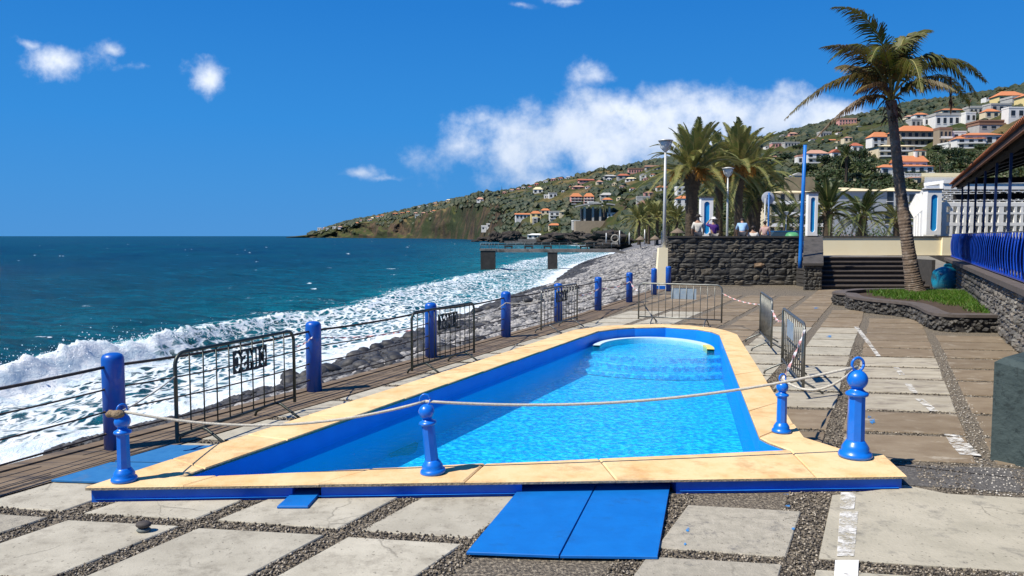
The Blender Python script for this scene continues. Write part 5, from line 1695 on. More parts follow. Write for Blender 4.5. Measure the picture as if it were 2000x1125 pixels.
for i in range(nv):
    for k in range(nu): fs.append((i*nu+k, i*nu+(k+1)%nu, (i+1)*nu+(k+1)%nu, (i+1)*nu+k))
mb.add(vs, fs, True); mb.build('body', m_fish, fish)
mb = MB(); mb.tube([(-.34,-.28*math.cos(a)*.8,.53+.17*math.sin(a)) for a in [math.pi*2*k/16 for k in range(17)]], .045, 7); mb.build('mouth_lip', m_fwhite, fish)
MB().ball((-.31,0,.53), .2, 12, 8, (.35,.9,.75)).build('mouth_cavity', M('mouth_red', (.25,.06,.04), None, rough=.6), fish)
for s in (-1,1):
    o = MB().ball((0,0,0), .055, 10, 7).build('eye', m_fwhite, fish, loc=(-.33,s*.27,.76))
    MB().ball((-.035,s*.03,.0), .026, 8, 6).build('pupil', m_drain, o)
    fn = MB(); fn.prism([(-.02,.0),(.16,.1),(.2,.0),(.14,-.14)], -.02, .02, bevel=.008)
    fn.build('fin', m_fish, fish, loc=(0.0,s*.47,.5), rot=(R(75*s),0,0))
tl = MB(); tl.add([(.42,-.04,.5),(.42,.04,.5),(.75,-.03,.82),(.75,.03,.82),(.62,-.02,.52),(.62,.02,.52),(.78,-.03,.22),(.78,.03,.22),(.42,-.04,.4),(.42,.04,.4)],
     [(0,2,4),(1,5,3),(0,4,8),(1,9,5),(4,6,8),(5,9,7),(0,1,3,2),(2,3,5,4),(4,5,7,6),(6,7,9,8)])
tl.build('tail', m_fish, fish)
tp = MB(); tp.prism([(-.1,-.03),(.2,-.03),(.2,.03),(-.1,.03)], 0, .16, bevel=.05); tp.build('back_fin', m_fish, fish, loc=(.02,0,1.0))

# ================================================================== RESTAURANT TERRACE ON THE RIGHT
RA = Vector((9.05-6*.4424,13.1-6*.8968)); RB = Vector((20.35,36.0))
rd = (RB-RA).normalized(); RL = (RB-RA).length; rn = Vector((rd.y,-rd.x))      # rn points to the right, into the terrace
rang = math.atan2(rd.y, rd.x)
rw = empty('terrace_wall', (RA.x,RA.y,0), 'grey rubble retaining wall under the blue terrace railing', 'wall', None, rang)
MB().box(0, RL, -.45, -.03, -.1, 1.18).build('core', m_mortar_l, rw)
k = 0; x = 0
while x < RL-.01:
    e = min(x+1.45, RL)
    MB().box(x+.006, e-.006, -.52, .09, 1.18, 1.30).build('coping_stone', m_rimst, rw); x = e
lay = lay_stones(RL, 0, 1.17, 7, .16, .34, 77)
# outward face looks left: local +Y
rr = random.Random(6); lay.sort(key=lambda q: (q[0] < 7.0, q[0]))
for k, (x, z, w, h) in enumerate(lay):
    if k >= 285: break
    link('stone', rr.choice(var_mix), rw, (x,-.03,z), (0,0,math.pi), (w*1.02,.07*rr.uniform(.7,1.4),h*1.04))
mb = MB(); pm_ = var_mix[0]
vv = [v.co.copy() for v in pm_.vertices]; ff = [tuple(p.vertices) for p in pm_.polygons]
for (x, z, w, h) in lay[285:]:
    dp_ = .07*rr.uniform(.7,1.4)
    mb.add([(x-v.x*w, -.03-v.y*dp_, z+v.z*h) for v in vv], ff, True)
if lay[285:]: mb.build('rubble_face', m_stone_join, rw, kind='stuff')
m_floor_t = M('terrace_tiles', (.16,.15,.14), (.2,.19,.18), 3, .7)
q = [RA, RB+rd*0, RB+rn*13, RA+rn*13]
sheet('restaurant_floor', [(p.x+rn.x*.1,p.y+rn.y*.1) for p in q], [], 1.24, m_floor_t)

# blue railing: lens-shaped flat bars
m_rail_b = M('royal_blue_railing', (.003,.036,.34), (.005,.062,.46), 5, .4, coat=.2)
rl = empty('terrace_railing', (RA.x,RA.y,1.30), 'royal blue railing of paired lens-shaped bars along the restaurant terrace', 'railing', None, rang)
def bowed(sgn, name):
    mb = MB(); n = 8; hh = 1.02
    for k in range(n):
        z0, z1 = .07+hh*k/n, .07+hh*(k+1)/n
        w0 = .010+.052*math.sin(math.pi*k/n)**.8; w1 = .010+.052*math.sin(math.pi*(k+1)/n)**.8 if k < n-1 else .006
        b0, b1 = sgn*.05*math.sin(math.pi*k/n), sgn*.05*math.sin(math.pi*(k+1)/n); t = .007
        mb.add([(-w0,b0-t,z0),(w0,b0-t,z0),(w0,b0+t,z0),(-w0,b0+t,z0),(-w1,b1-t,z1),(w1,b1-t,z1),(w1,b1+t,z1),(-w1,b1+t,z1)], [(0,1,5,4),(1,2,6,5),(2,3,7,6),(3,0,4,7)])
    return mb.mesh(name, m_rail_b)
bl_, br_ = bowed(-1,'picket'), bowed(1,'picket')
x = .1; k = 0
while x < RL-.1:
    link('picket', bl_ if k % 2 else br_, rl, (x,-.2,0), (0,0,R(38 if k % 2 else -30)+random.uniform(-.15,.15))); k += 1
    x += .25
MB().box(0, RL, -.225, -.175, .04, .075).build('bottom_bar', m_rail_b, rl)
MB().tube([(0,-.2,1.10),(RL,-.2,1.10)], .012, 6).build('top_wire', m_galv, rl)

# roof with scalloped tile eave, posts, dark ceiling
m_tile = M('terracotta_tile', (.48,.17,.075), (.36,.12,.055), 4, .8, .3, 30, rand=.14)
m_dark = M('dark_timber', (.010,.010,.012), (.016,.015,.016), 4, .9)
ZE = 4.62
rf = empty('restaurant', (RA.x,RA.y,0), 'open restaurant pavilion with a terracotta eave and dark timber ceiling', 'pavilion', None, rang)
e0, e1 = -1.0, RL+.6
sl = math.tan(R(19)); WR = 9.0
ov = -.15   # eave overhang past the railing (towards +Y local)
mb = MB()
mb.add([(e0,ov,ZE),(e1,ov,ZE),(e1,-WR,ZE+(WR+ov)*sl),(e0,-WR,ZE+(WR+ov)*sl),(e0,ov,ZE+.10),(e1,ov,ZE+.10),(e1,-WR,ZE+.10+(WR+ov)*sl),(e0,-WR,ZE+.10+(WR+ov)*sl)],
       [(0,1,2,3)[::-1],(4,5,6,7),(0,1,5,4)[::-1],(1,2,6,5)[::-1],(2,3,7,6)[::-1],(3,0,4,7)[::-1]])
for i in range(len(mb.f)): mb.f[i] = mb.f[i][::-1]
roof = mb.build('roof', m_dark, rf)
tm = MB(); n = 8
prof = [(.105*math.cos(math.pi*k/n), .065*math.sin(math.pi*k/n)) for k in range(n+1)]
vs = []
for y in (0.0,-.45):
    for r_ in (1.0,.78):
        vs += [(x*r_, y, z*r_-(.0 if y else 0)) for x, z in prof]
m9 = n+1; fs = []
for k in range(n):
    fs += [(k,k+1,2*m9+k+1,2*m9+k), (m9+k+1,m9+k,3*m9+k,3*m9+k+1), (k,m9+k,m9+k+1,k+1)]
tm.add(vs, fs, True); tmesh = tm.mesh('tile', m_tile)
x = e0; k = 0
while x < e1-.1:
    link('tile', tmesh, roof, (x+.11, ov+.10, ZE+.085), (-math.atan(sl)*-1*-1 if False else -math.atan(sl),0,0))
    x += .215
# tiled upper surface behind the eave row (ridges of half-round tiles)
mb = MB()
mb.add([(e0,ov-.3,ZE+.16),(e1,ov-.3,ZE+.16),(e1,-WR,ZE+.16+(WR+ov-.3)*sl+.1),(e0,-WR,ZE+.16+(WR+ov-.3)*sl+.1)], [(0,1,2,3)[::-1]])
mb.build('tile_bed', m_tile, roof)
MB().box(e0,e1,ov-.05,ov+.03,ZE-.09,ZE-.003).build('fascia', M('eave_timber', (.16,.07,.04), (.22,.10,.05), 6, .8), rf)
m_postd = M('navy_post_paint', (.005,.014,.06), (.006,.02,.09), 3, .45)
for t in np.linspace(2.0, RL-1.2, 10):
    MB().box(t-.035,t+.035,-.50,-.43,1.25,ZE+.12).build('post', m_postd, rf)
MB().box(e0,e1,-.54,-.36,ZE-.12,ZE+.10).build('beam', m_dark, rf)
for t in np.linspace(1.0, RL-.3, 10):
    b0 = MB(); b0.add([(t-.04,ov-.1,ZE-.10),(t+.04,ov-.1,ZE-.10),(t+.04,-WR,ZE-.10+(WR+ov)*sl),(t-.04,-WR,ZE-.10+(WR+ov)*sl),(t-.04,ov-.1,ZE-.01),(t+.04,ov-.1,ZE-.01),(t+.04,-WR,ZE-.01+(WR+ov)*sl),(t-.04,-WR,ZE-.01+(WR+ov)*sl)],
                      [(0,1,2,3),(7,6,5,4),(4,5,1,0),(5,6,2,1),(6,7,3,2),(7,4,0,3)]); b0.build('rafter', m_dark, rf)
MB().box(e0,e1,-WR-.2,-WR,1.2,ZE+WR*sl+.3).build('back_wall', m_dark, rf)  # near-black wall added to keep the open interior dark
b0 = MB(); b0.box(e1-.35,e1-.2,-WR,-.2,4.0,4.25); b0.box(e1-.35,e1-.2,-WR,-.2,ZE+.1,ZE+.35); b0.build('tie_beam', m_dark, rf)

# ================================================================== WHITE LATTICE BUILDING BEHIND IT
la = At(1838,460,38.6)
LW = 12.0
lt = empty('lattice_building', (la.x,38.6,UP), 'white building with rows of dark window slots and pierced brickwork, behind the terrace', 'building')
z_ = lambda v: At(1900,v,38.6).z-UP
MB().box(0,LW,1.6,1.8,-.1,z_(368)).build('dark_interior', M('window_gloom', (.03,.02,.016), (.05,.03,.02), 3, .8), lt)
vb = [448,437,420,414,402,397.5,393]      # frames between the slot rows
rowz = [(z_(457),z_(441)),(z_(434.5),z_(418.5)),(z_(414.5),z_(403))]
MB().box(0,LW,.0,.34,-.1,rowz[0][0]).build('sill_wall', m_white, lt)
for i,(a_,b_) in enumerate(zip([rowz[0][1],rowz[1][1],rowz[2][1]],[rowz[1][0],rowz[2][0],z_(396)])):
    MB().box(0,LW,.0,.32,a_,b_).build('transom', m_white, lt)
x = 0; k = 0
sw, mw2 = .20, .13
while x < LW:
    w = mw2 if k % 4 else .24
    for (a_,b_) in rowz:
        pass
    MB().box(x,x+w,.004,.31,rowz[0][0],rowz[2][1]).build('mullion', m_white, lt)
    x += w+sw; k += 1
# pierced brick band
zb0, zb1 = z_(396), z_(370)
nb = 6; hb = (zb1-zb0)/nb
MB().box(0,LW,.0,.3,zb1,zb1+.30).build('top_beam', m_white, lt); MB().box(0,LW,-.05,1.8,zb1+.302,zb1+.45).build('roof_slab', m_white, lt)
for r_ in range(nb):
    mb = MB(); mb.box(0,LW,.02,.28,zb0+r_*hb,zb0+r_*hb+.035); mb.build('brick_course', m_white, lt)
    x = (.0 if r_ % 2 else .19)
    mb = MB()
    while x < LW:
        mb.box(x,x+.06,.03,.27,zb0+r_*hb+.035,zb0+(r_+1)*hb); x += .38
    mb.build('brick_header', m_white, lt, kind='stuff')
# side wall running back from the corner pillar, sloping louvre fins under the eave
sa = At(1811,460,38.9); sa = Vector((sa.x-.02, 39.2, UP)); SLn = 25.0
sw_ = empty('side_building', (sa.x,sa.y,UP), 'white building wall running back from the corner pillar, fins under its eave', 'building', None, math.atan2(.896,.444))
MB().prism([(0,0),(SLn,0),(SLn,-4),(2.0,-4)],-.1,3.15).build('wall', m_white, sw_)
MB().prism([(-.06,.12),(SLn+.1,.12),(SLn+.1,-4.1),(2.0,-4.1)],3.152,3.38).build('eave', m_white, sw_)
for k in range(16):
    b0 = MB(); x = .7+k*1.5
    b0.add([(x,0,2.35),(x+.12,0,2.35),(x+.12,0,3.14),(x,0,3.14),(x,.42,3.14),(x+.12,.42,3.14)], [(0,1,5,4),(0,4,3),(1,2,5),(2,3,4,5)]); b0.build('fin', m_white, sw_)
for k in range(4):
    MB().box(1.0+k*5.8,1.06+k*5.8,0,.05,-.1,2.3).build('drain_pipe', m_white, sw_)
hb_ = At(1806,340,58); hw_ = At(1880,340,58)
tb_ = empty('roof_block', (hb_.x,58,UP), 'white block with a flat cream roof showing above the corner pillar', 'building')
zz = At(1806,345,58).z-UP
MB().prism([(0,0),(hw_.x-hb_.x,0),(hw_.x-hb_.x+3.4,6),(3.4,6)],-.1,zz).build('wall', m_white, tb_)
MB().prism([(-.4,-.3),(hw_.x-hb_.x+.3,-.3),(hw_.x-hb_.x+3.7,6.3),(3.1,6.3)],zz+.002,zz+.25).build('roof', M('cream_roof', (.70,.60,.36), (.74,.64,.40), 2, .8), tb_)

# ================================================================== LAMPS, SIGNS
m_lamp = M('pale_grey_lamp_paint', (.55,.56,.55), (.48,.49,.48), 3, .45, metallic=.2)
m_glass = M('lamp_glass', (.55,.58,.58), None, rough=.15)
ped = At(1291,570,33.3)
pe = empty('lamp_pedestal', (ped.x,33.3,0), 'cream tapered pedestal with a blue foot, at the left end of the dark wall', 'pedestal')
zt = At(1291,484,33.3).z
MB().add([(-.26,-.22,0),(.24,-.22,0),(.24,.22,0),(-.26,.22,0),(-.14,-.18,zt),(.24,-.18,zt),(.24,.2,zt),(-.14,.2,zt)], [(0,1,5,4),(1,2,6,5),(2,3,7,6),(3,0,4,7),(4,5,6,7)]).build('shaft', m_cream, pe)
MB().box(-.30,.28,-.26,.26,0,.16).build('foot', m_boll, pe)
def lamp(base, top, label, r=.06):
    root = empty('street_lamp', tuple(base), label, 'street lamp', 'pale post-top lamps')
    h = top.z-base.z; dx = top.x-base.x
    MB().tube([(0,0,0),(dx*.5,0,h*.45),(dx*.9,0,h*.88)], [r,r*.85,r*.6], 10).build('pole', m_lamp, root)
    hd = Vector((dx*.9,0,h*.88)); k = h*.12
    for s in (-1,1):
        MB().tube([hd, hd+Vector((s*k*.35,0,k*.35)), hd+Vector((s*k*.5,0,k*.9))], r*.35, 6).build('arm', m_lamp, root)
    MB().lathe([(k*.12,k*.05),(k*.42,k*.78),(k*.40,k*.82),(k*.05,k*.84)], 14, tuple(hd)).build('globe', m_glass, root)
    MB().lathe([(k*.58,k*.86),(k*.60,k*.92),(k*.2,k*1.02),(.01,k*1.04)], 16, tuple(hd)).build('lamp_shade', m_lamp, root)
b0 = At(1297,486,33.3); t0 = At(1300,272,33.3)
lamp(Vector((b0.x,33.3,zt)), t0, 'tall pale lamp post standing on the cream pedestal', .075)
b1 = At(1420,462,46); t1 = At(1422,327,46); lamp(Vector((b1.x,46,UP)), t1, 'pale post-top lamp among the date palms behind the dark wall', .07)
b1 = At(1534,460,62); t1 = At(1536,413,62); lamp(Vector((b1.x,62,UP)), t1, 'small pale lamp in front of the hotel garden', .06)
# round sign
s0 = At(1501,387,41); sg = empty('round_sign', (s0.x,41,UP), 'round sign seen from its grey back, on a blue and white pole pair', 'sign')
MB().tube([(0,-.06,0),(0,-.06,s0.z-UP+.28)], .045, 8).build('pole', M('sign_pole_blue', (.02,.13,.38), None, rough=.4), sg)
MB().tube([(-.17,.02,0),(-.17,.02,s0.z-UP)], .028, 8).build('pole', m_lamp, sg)
dsk = MB(); dsk.lathe([(.01,-.012),(.33,-.012),(.345,0),(.33,.012),(.01,.012)], 26)
dsk.build('disc', M('sign_back_grey', (.34,.37,.42), (.40,.42,.46), 3, .5), sg, loc=(-.02,.02,s0.z-UP), rot=(R(90),0,0))
cl = MB(); cl.box(-.09,.10,-.04,-.005,-.02,.02); cl.box(-.09,.10,-.04,-.005,.12,.16); cl.build('clamp', M('sign_clamp_blue', (.03,.09,.25), None, rough=.5), sg, loc=(0,.0,s0.z-UP))

# ================================================================== JETTY
JY = 134.0
ja = At(938,486,JY); jb = At(1206,486,JY); jz = ja.z
j = empty('jetty', (ja.x,JY,SEA), 'concrete bathing jetty on two piers reaching from the beach into the sea', 'jetty')
m_conc = M('jetty_concrete', (.13,.12,.11), (.22,.20,.18), .8, .9, .4, 4, c3=(.06,.055,.05), scale3=.6)
m_concd = M('wet_jetty_concrete', (.022,.020,.018), (.045,.04,.036), .9, .8, .5, 4)
z0 = jz-SEA
jw = jb.x-ja.x
MB().box(2.6,jw,0,3.2,z0-.62,z0-.05).build('deck', m_conc, j)
MB().box(-.1,2.75,-.2,3.4,z0-.32,z0).build('platform', m_conc, j)
MB().box(0.05,2.6,-.1,3.3,-3,z0-.32).build('pier', m_concd, j)
p1 = At(1071,500,JY).x-ja.x; p2 = At(1089,500,JY).x-ja.x
MB().box(p1,p2,.1,3.1,-3,z0-.62).build('pier', m_concd, j)
MB().add([(jw,0,z0-.62),(jw+2.2,0,z0-1.1),(jw+2.2,3.2,z0-1.1),(jw,3.2,z0-.62),(jw,0,z0-.05),(jw+2.2,0,z0-.95),(jw+2.2,3.2,z0-.95),(jw,3.2,z0-.05)], [(0,1,5,4),(4,5,6,7),(2,3,7,6),(1,2,6,5)]).build('deck', m_conc, j)
m_jr = M('jetty_rail', (.10,.13,.15), (.14,.17,.18), 2, .5, metallic=.3)
mb = MB()
for x in np.arange(0,jw,1.55): mb.tube([(x,3.0,z0-.05),(x,3.0,z0+1.0)], .035, 5)
for zz in (.45,1.0): mb.tube([(0,3.0,z0+zz),(jw,3.0,z0+zz)], .035, 5)
mb.build('far_railing', m_jr, j)
mb = MB()
for x in np.arange(0,2.8,.5): mb.tube([(x,-.1,z0),(x,-.1,z0+1.0)], .03, 5)
for zz in (.5,1.0): mb.tube([(0,-.1,z0+zz),(2.7,-.1,z0+zz)], .03, 5)
mb.build('near_railing', m_jr, j)
for i, u in enumerate((993,1033,1071,1143,1183)):
    x = At(u,482,JY).x-ja.x
    b0 = MB(); b0.box(x-.75,x+.75,2.1,2.6,z0+.25,z0+.55); b0.box(x-.7,x-.5,2.15,2.55,z0-.05,z0+.25); b0.box(x+.5,x+.7,2.15,2.55,z0-.05,z0+.25)
    b0.build('bench', m_concd, j)
mb = MB(); mb.box(0,jw,3.3,3.5,z0+.62,z0+.80); mb.build('wave_screen', m_concd, j)

# ================================================================== PEOPLE
MB().box(WX0+.1, WX1+.6, 36.95, 40.2, UP-.2, UP+.10).build('standing_kerb', m_prom, ground)
m_skin = M('skin_tan', (.36,.20,.125), (.40,.23,.15), 6, .55)
m_hair = M('dark_hair', (.02,.014,.01), (.03,.02,.015), 20, .6)
def skin_obj(name, verts, edges, radii, mat, parent, sub=1):
    me = bpy.data.meshes.new(name); me.from_pydata(verts, edges, []); me.materials.append(mat)
    o = link(name, me, parent)
    s = o.modifiers.new('skin', 'SKIN'); s.use_smooth_shade = True
    if not me.skin_vertices: me.skin_vertices.new()
    for i, r in enumerate(radii): me.skin_vertices[0].data[i].radius = (r, r) if not isinstance(r, tuple) else r
    me.skin_vertices[0].data[0].use_root = True
    ss = o.modifiers.new('sub', 'SUBSURF'); ss.levels = sub; ss.render_levels = sub
    # bake so that the mesh itself is the figure
    dg = bpy.context.evaluated_depsgraph_get(); ev = o.evaluated_get(dg)
    nm = bpy.data.meshes.new_from_object(ev)
    o.modifiers.clear(); o.data = nm
    nm.name = name
    if not nm.materials: nm.materials.append(mat)
    for p in nm.polygons: p.use_smooth = True
    return o
def person(loc, rz, label, shirt, trouser, pose='stand', hat=None, sleeves=.5, lean=0.0, arm_up=False, scale=1.0):
    root = empty('person', loc, label, 'person', 'people behind the dark stone wall', rz)
    root.scale = (scale,)*3
    hipz = .92 if pose != 'sit' else .50
    fwd = lean
    J = {}
    J['pelvis'] = (0,0,hipz); J['belly'] = (0,-fwd*.35,hipz+.20); J['chest'] = (0,-fwd*.8,hipz+.40-.05*fwd)
    J['neck'] = (0,-fwd*1.1,hipz+.56-.12*fwd); J['head'] = (0,-fwd*1.3-.02,hipz+.68-.18*fwd); J['crown'] = (0,-fwd*1.4-.01,hipz+.80-.2*fwd); J['nose'] = (0,-fwd*1.35-.13,hipz+.69-.2*fwd)
    for s, n in ((-1,'l'),(1,'r')):
        cx, cy, cz = J['chest']
        J['sh'+n] = (s*.19,cy,cz+.07)
        if arm_up and s == 1:
            J['el'+n] = (s*.36,cy-.12,cz+.12); J['wr'+n] = (s*.17,cy-.12,cz+.33); J['ha'+n] = (s*.10,cy-.10,cz+.40)
        else:
            J['el'+n] = (s*.27,cy-.04-.1*lean,cz-.21); J['wr'+n] = (s*.25,cy-.18-.2*lean,cz-.42); J['ha'+n] = (s*.23,cy-.22-.2*lean,cz-.50)
        J['hip'+n] = (s*.10,0,hipz-.04)
        if pose == 'sit': J['kn'+n] = (s*.12,-.42,hipz); J['an'+n] = (s*.12,-.40,.08); J['to'+n] = (s*.13,-.56,.04)
        else: J['kn'+n] = (s*.11,-.03,.49); J['an'+n] = (s*.11,.02,.09); J['to'+n] = (s*.12,-.13,.04)
    rad = dict(pelvis=.135,belly=.13,chest=.15,neck=.055,head=.10,crown=.08,nose=.022)
    for n in 'lr': rad.update({'sh'+n:.07,'el'+n:.046,'wr'+n:.033,'ha'+n:.035,'hip'+n:.09,'kn'+n:.058,'an'+n:.042,'to'+n:.04})
    E = [('pelvis','belly'),('belly','chest'),('chest','neck'),('neck','head'),('head','crown'),('head','nose')]
    for n in 'lr': E += [('chest','sh'+n),('sh'+n,'el'+n),('el'+n,'wr'+n),('wr'+n,'ha'+n),('pelvis','hip'+n),('hip'+n,'kn'+n),('kn'+n,'an'+n),('an'+n,'to'+n)]
    keys = list(J)
    def make(name, ks, grow, mat):
        ks = [k for k in keys if k in ks]; ix = {k:i for i,k in enumerate(ks)}
        return skin_obj(name, [J[k] for k in ks], [(ix[a],ix[b]) for a,b in E if a in ix and b in ix], [rad[k]+grow for k in ks], mat, root)
    make('body', keys, 0, m_skin)
    sh = {'pelvis','belly','chest','shl','shr','ell','elr'}
    make('shirt', sh, .022, shirt)
    make('trousers', {'pelvis','hipl','hipr','knl','knr','anl','anr'}, .02, trouser)
    hx = J['crown']
    hm = MB()
    if hat:
        hm.lathe([(.19,0),(.19,.012),(.105,.03),(.10,.10),(.05,.125),(.005,.13)], 16); hm.build('hat', hat, root, loc=(hx[0],hx[1],hx[2]-.02), rot=(.1+lean*.4,0,0))
    else:
        hm.ball((0,0,0), .108, 12, 8, (1,1.08,.95)); hm.build('hair', m_hair, root, loc=(hx[0],hx[1]+.022,hx[2]-.03))
    return root
def cloth(name, c): return M(name, c, tuple(q*.75 for q in c), 7, .85, .3, 30)
m_jean = cloth('dark_trousers', (.03,.035,.05)); m_ltr = cloth('pale_trousers', (.3,.28,.25))
p_ = At(1364,445,37.4); person((p_.x,37.45,UP+.13), R(170), 'person in a loose white shirt and dark cap, standing by the date palm', cloth('white_shirt',(.62,.59,.52)), m_jean, hat=m_hair and M('dark_cap', (.03,.025,.02), None, rough=.8), scale=1.03)
p_ = At(1394,446,37.7); person((p_.x,37.7,UP+.10), R(195), 'person in a purple top and white hat, one hand raised to the hat', cloth('purple_top',(.10,.03,.22)), m_ltr, hat=M('white_sunhat', (.68,.67,.64), None, rough=.8), arm_up=True, scale=.98)
p_ = At(1450,448,37.5); person((p_.x,37.5,UP+.16), R(165), 'person in a light blue shirt bending forward over the wall', cloth('light_blue_shirt',(.30,.48,.70)), m_jean, lean=.55, scale=1.0)
p_ = At(1471,452,38.3); person((p_.x,38.3,UP+.10), R(160), 'small seated person in a white top, right of the blue shirt', cloth('white_top',(.6,.58,.55)), m_jean, pose='sit', scale=1.0)
p_ = At(1494,447,39.5); person((p_.x,39.5,UP+.12), R(150), 'person in a pinkish top standing near the round sign', cloth('pinkish_top',(.50,.33,.30)), m_jean, scale=.90)
# bench behind the wall for the seated figure
p_ = At(1471,455,38.3)
bb = empty('garden_bench', (p_.x,38.35,UP), 'low bench behind the dark wall under the seated person', 'bench')
MB().box(-.5,.5,-.2,.25,.36,.42).build('seat', m_rimst, bb); MB().box(-.45,-.35,-.15,.2,0,.36).build('leg', m_rimst, bb); MB().box(.35,.45,-.15,.2,0,.36).build('leg', m_rimst, bb)
# parked car and upturned boat behind the wall
c_ = At(1534,459,44)
car = empty('parked_car', (c_.x,44,UP-.1), 'blue car parked behind the dark wall, only its roof showing', 'car')
m_car = M('blue_car_paint', (.03,.12,.28), None, rough=.25, coat=.6)
m_win = M('car_glass', (.03,.05,.07), None, rough=.1)
b0 = MB(); b0.add([(-1.9,-.8,.25),(1.9,-.8,.25),(1.9,.8,.25),(-1.9,.8,.25),(-1.95,-.8,.8),(1.95,-.8,.75),(1.95,.8,.75),(-1.95,.8,.8)], [(0,1,5,4),(1,2,6,5),(2,3,7,6),(3,0,4,7),(4,5,6,7),(3,2,1,0)]); b0.build('body', m_car, car)
b0 = MB(); b0.add([(-1.3,-.74,.8),(1.1,-.74,.8),(1.1,.74,.8),(-1.3,.74,.8),(-.85,-.62,1.3),(.5,-.62,1.3),(.5,.62,1.3),(-.85,.62,1.3)], [(0,1,5,4),(1,2,6,5),(2,3,7,6),(3,0,4,7)]); b0.build('window_band', m_win, car)
b0 = MB(); b0.box(-.87,.52,-.64,.64,1.3,1.345); b0.build('roof', m_car, car)
for sx in (-1.2,1.2):
    for sy in (-.8,.8):
        MB().tube([(sx,sy-.08,.32),(sx,sy+.08,.32)], .3, 14).build('wheel', m_hair, car)
c_ = At(1547,456,43)
mb = MB(); n = 12
vs = []; fs = []
for i in range(n+1):
    t = -1+2*i/n; w = .42*math.sqrt(max(0,1-t*t*.96)); h = .55*math.sqrt(max(0,1-t**4*.97))
    for k in range(9):
        a = math.pi*k/8; vs.append((t*.62, w*math.cos(a), h*math.sin(a)))
for i in range(n):
    for k in range(8): fs.append((i*9+k,i*9+k+1,(i+1)*9+k+1,(i+1)*9+k))
mb.add([(x*.6,y*.9,z*.55+.87) for x,y,z in vs], fs, True)
bt = empty('upturned_boat', (c_.x,43,UP), 'small green upturned boat on trestles behind the dark wall', 'boat')
mb.build('hull', M('green_boat_paint', (.06,.25,.10), (.09,.32,.14), 4, .5), bt)
MB().box(-.4,-.32,-.35,.35,0,.87).build('trestle', m_rimst, bt); MB().box(.32,.4,-.35,.35,0,.87).build('trestle', m_rimst, bt)
# ================================================================== PALMS
m_frond_c = leaf_mat('coconut_frond', (.062,.080,.014), (.120,.125,.022), (.15,.095,.03), 1.4, .3)
m_frond_ol = leaf_mat('olive_frond', (.085,.065,.020), (.11,.095,.025), (.13,.075,.03), 1.4, .25)
m_frond_dry = leaf_mat('dry_frond', (.13,.075,.032), (.08,.05,.024), (.17,.11,.055), 2, .2)
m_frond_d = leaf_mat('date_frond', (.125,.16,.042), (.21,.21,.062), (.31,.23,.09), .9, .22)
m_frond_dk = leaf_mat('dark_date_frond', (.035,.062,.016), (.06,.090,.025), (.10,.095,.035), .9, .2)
m_rachis = M('palm_rachis', (.27,.25,.075), (.20,.18,.055), 4, .6)
m_trunk = M('coconut_trunk', (.20,.145,.10), (.12,.085,.06), 5, .9, .7, 18, c3=(.26,.21,.165), scale3=4, bdist=.03)
m_trunk_d = M('date_palm_trunk', (.055,.040,.028), (.10,.075,.05), 4, .95, .9, 10, bdist=.06)
m_fibre = M('palm_fibre', (.12,.065,.035), (.07,.04,.025), 9, .95)
m_fruit = M('orange_date_stalks', (.46,.21,.03), (.34,.14,.022), 5, .7)
def frond(name, pts, leaf, n, mats, droop=.6, wind=(0,0,0), width=.03, seed=0, spread=.75, fold=.25, ragged=.15, r0=.035):
    """pts: three points of the curve of the rib. Leaflets both sides; two bends each so they hang."""
    rr = random.Random(seed)
    P0, P1, P2 = [Vector(p) for p in pts]
    c = bez(P0, P1, P2, 18)
    mb = MB(); mb.cur = 1
    mb.tube(c, [r0*(1-.85*i/18) for i in range(19)], 5, cap=False)
    mb.cur = 0
    wind = Vector(wind); up = Vector((0,0,1))
    for i in range(n):
        t = .17+.83*(i+.5)/n
        p = P0*(1-t)**2+P1*2*t*(1-t)+P2*t*t
        tan = ((P1-P0)*(1-t)+(P2-P1)*t).normalized()
        side = tan.cross(up); side = side.normalized() if side.length > .05 else Vector((1,0,0))
        nrm_ = side.cross(tan).normalized()
        L_ = leaf*(math.sin(math.pi*min(1,.16+t*.80))**.7)*(1-.25*t)
        for s in (-1,1):
            if rr.random() < ragged*.5: continue
            l = L_*rr.uniform(1-ragged*1.6,1.08)
            d = (side*s*spread+tan*(.42+.5*t)+nrm_*fold).normalized()
            d2 = (d+Vector((0,0,-droop*rr.uniform(.7,1.25)))+wind*rr.uniform(.6,1.3)).normalized()
            d3 = (d2+Vector((0,0,-droop*1.1))+wind*rr.uniform(.6,1.3)).normalized()
            a = p; b = a+d*l*.34; e = b+d2*l*.36; g = e+d3*l*.34
            w = width*rr.uniform(.8,1.15)
            wv = tan*(w*.5)
            mb.add([a-wv*.7,a+wv*.7,b-wv,b+wv,e-wv*.75,e+wv*.75,g], [(0,1,3,2),(2,3,5,4),(4,5,6)])
    return mb.mesh(name, mats)

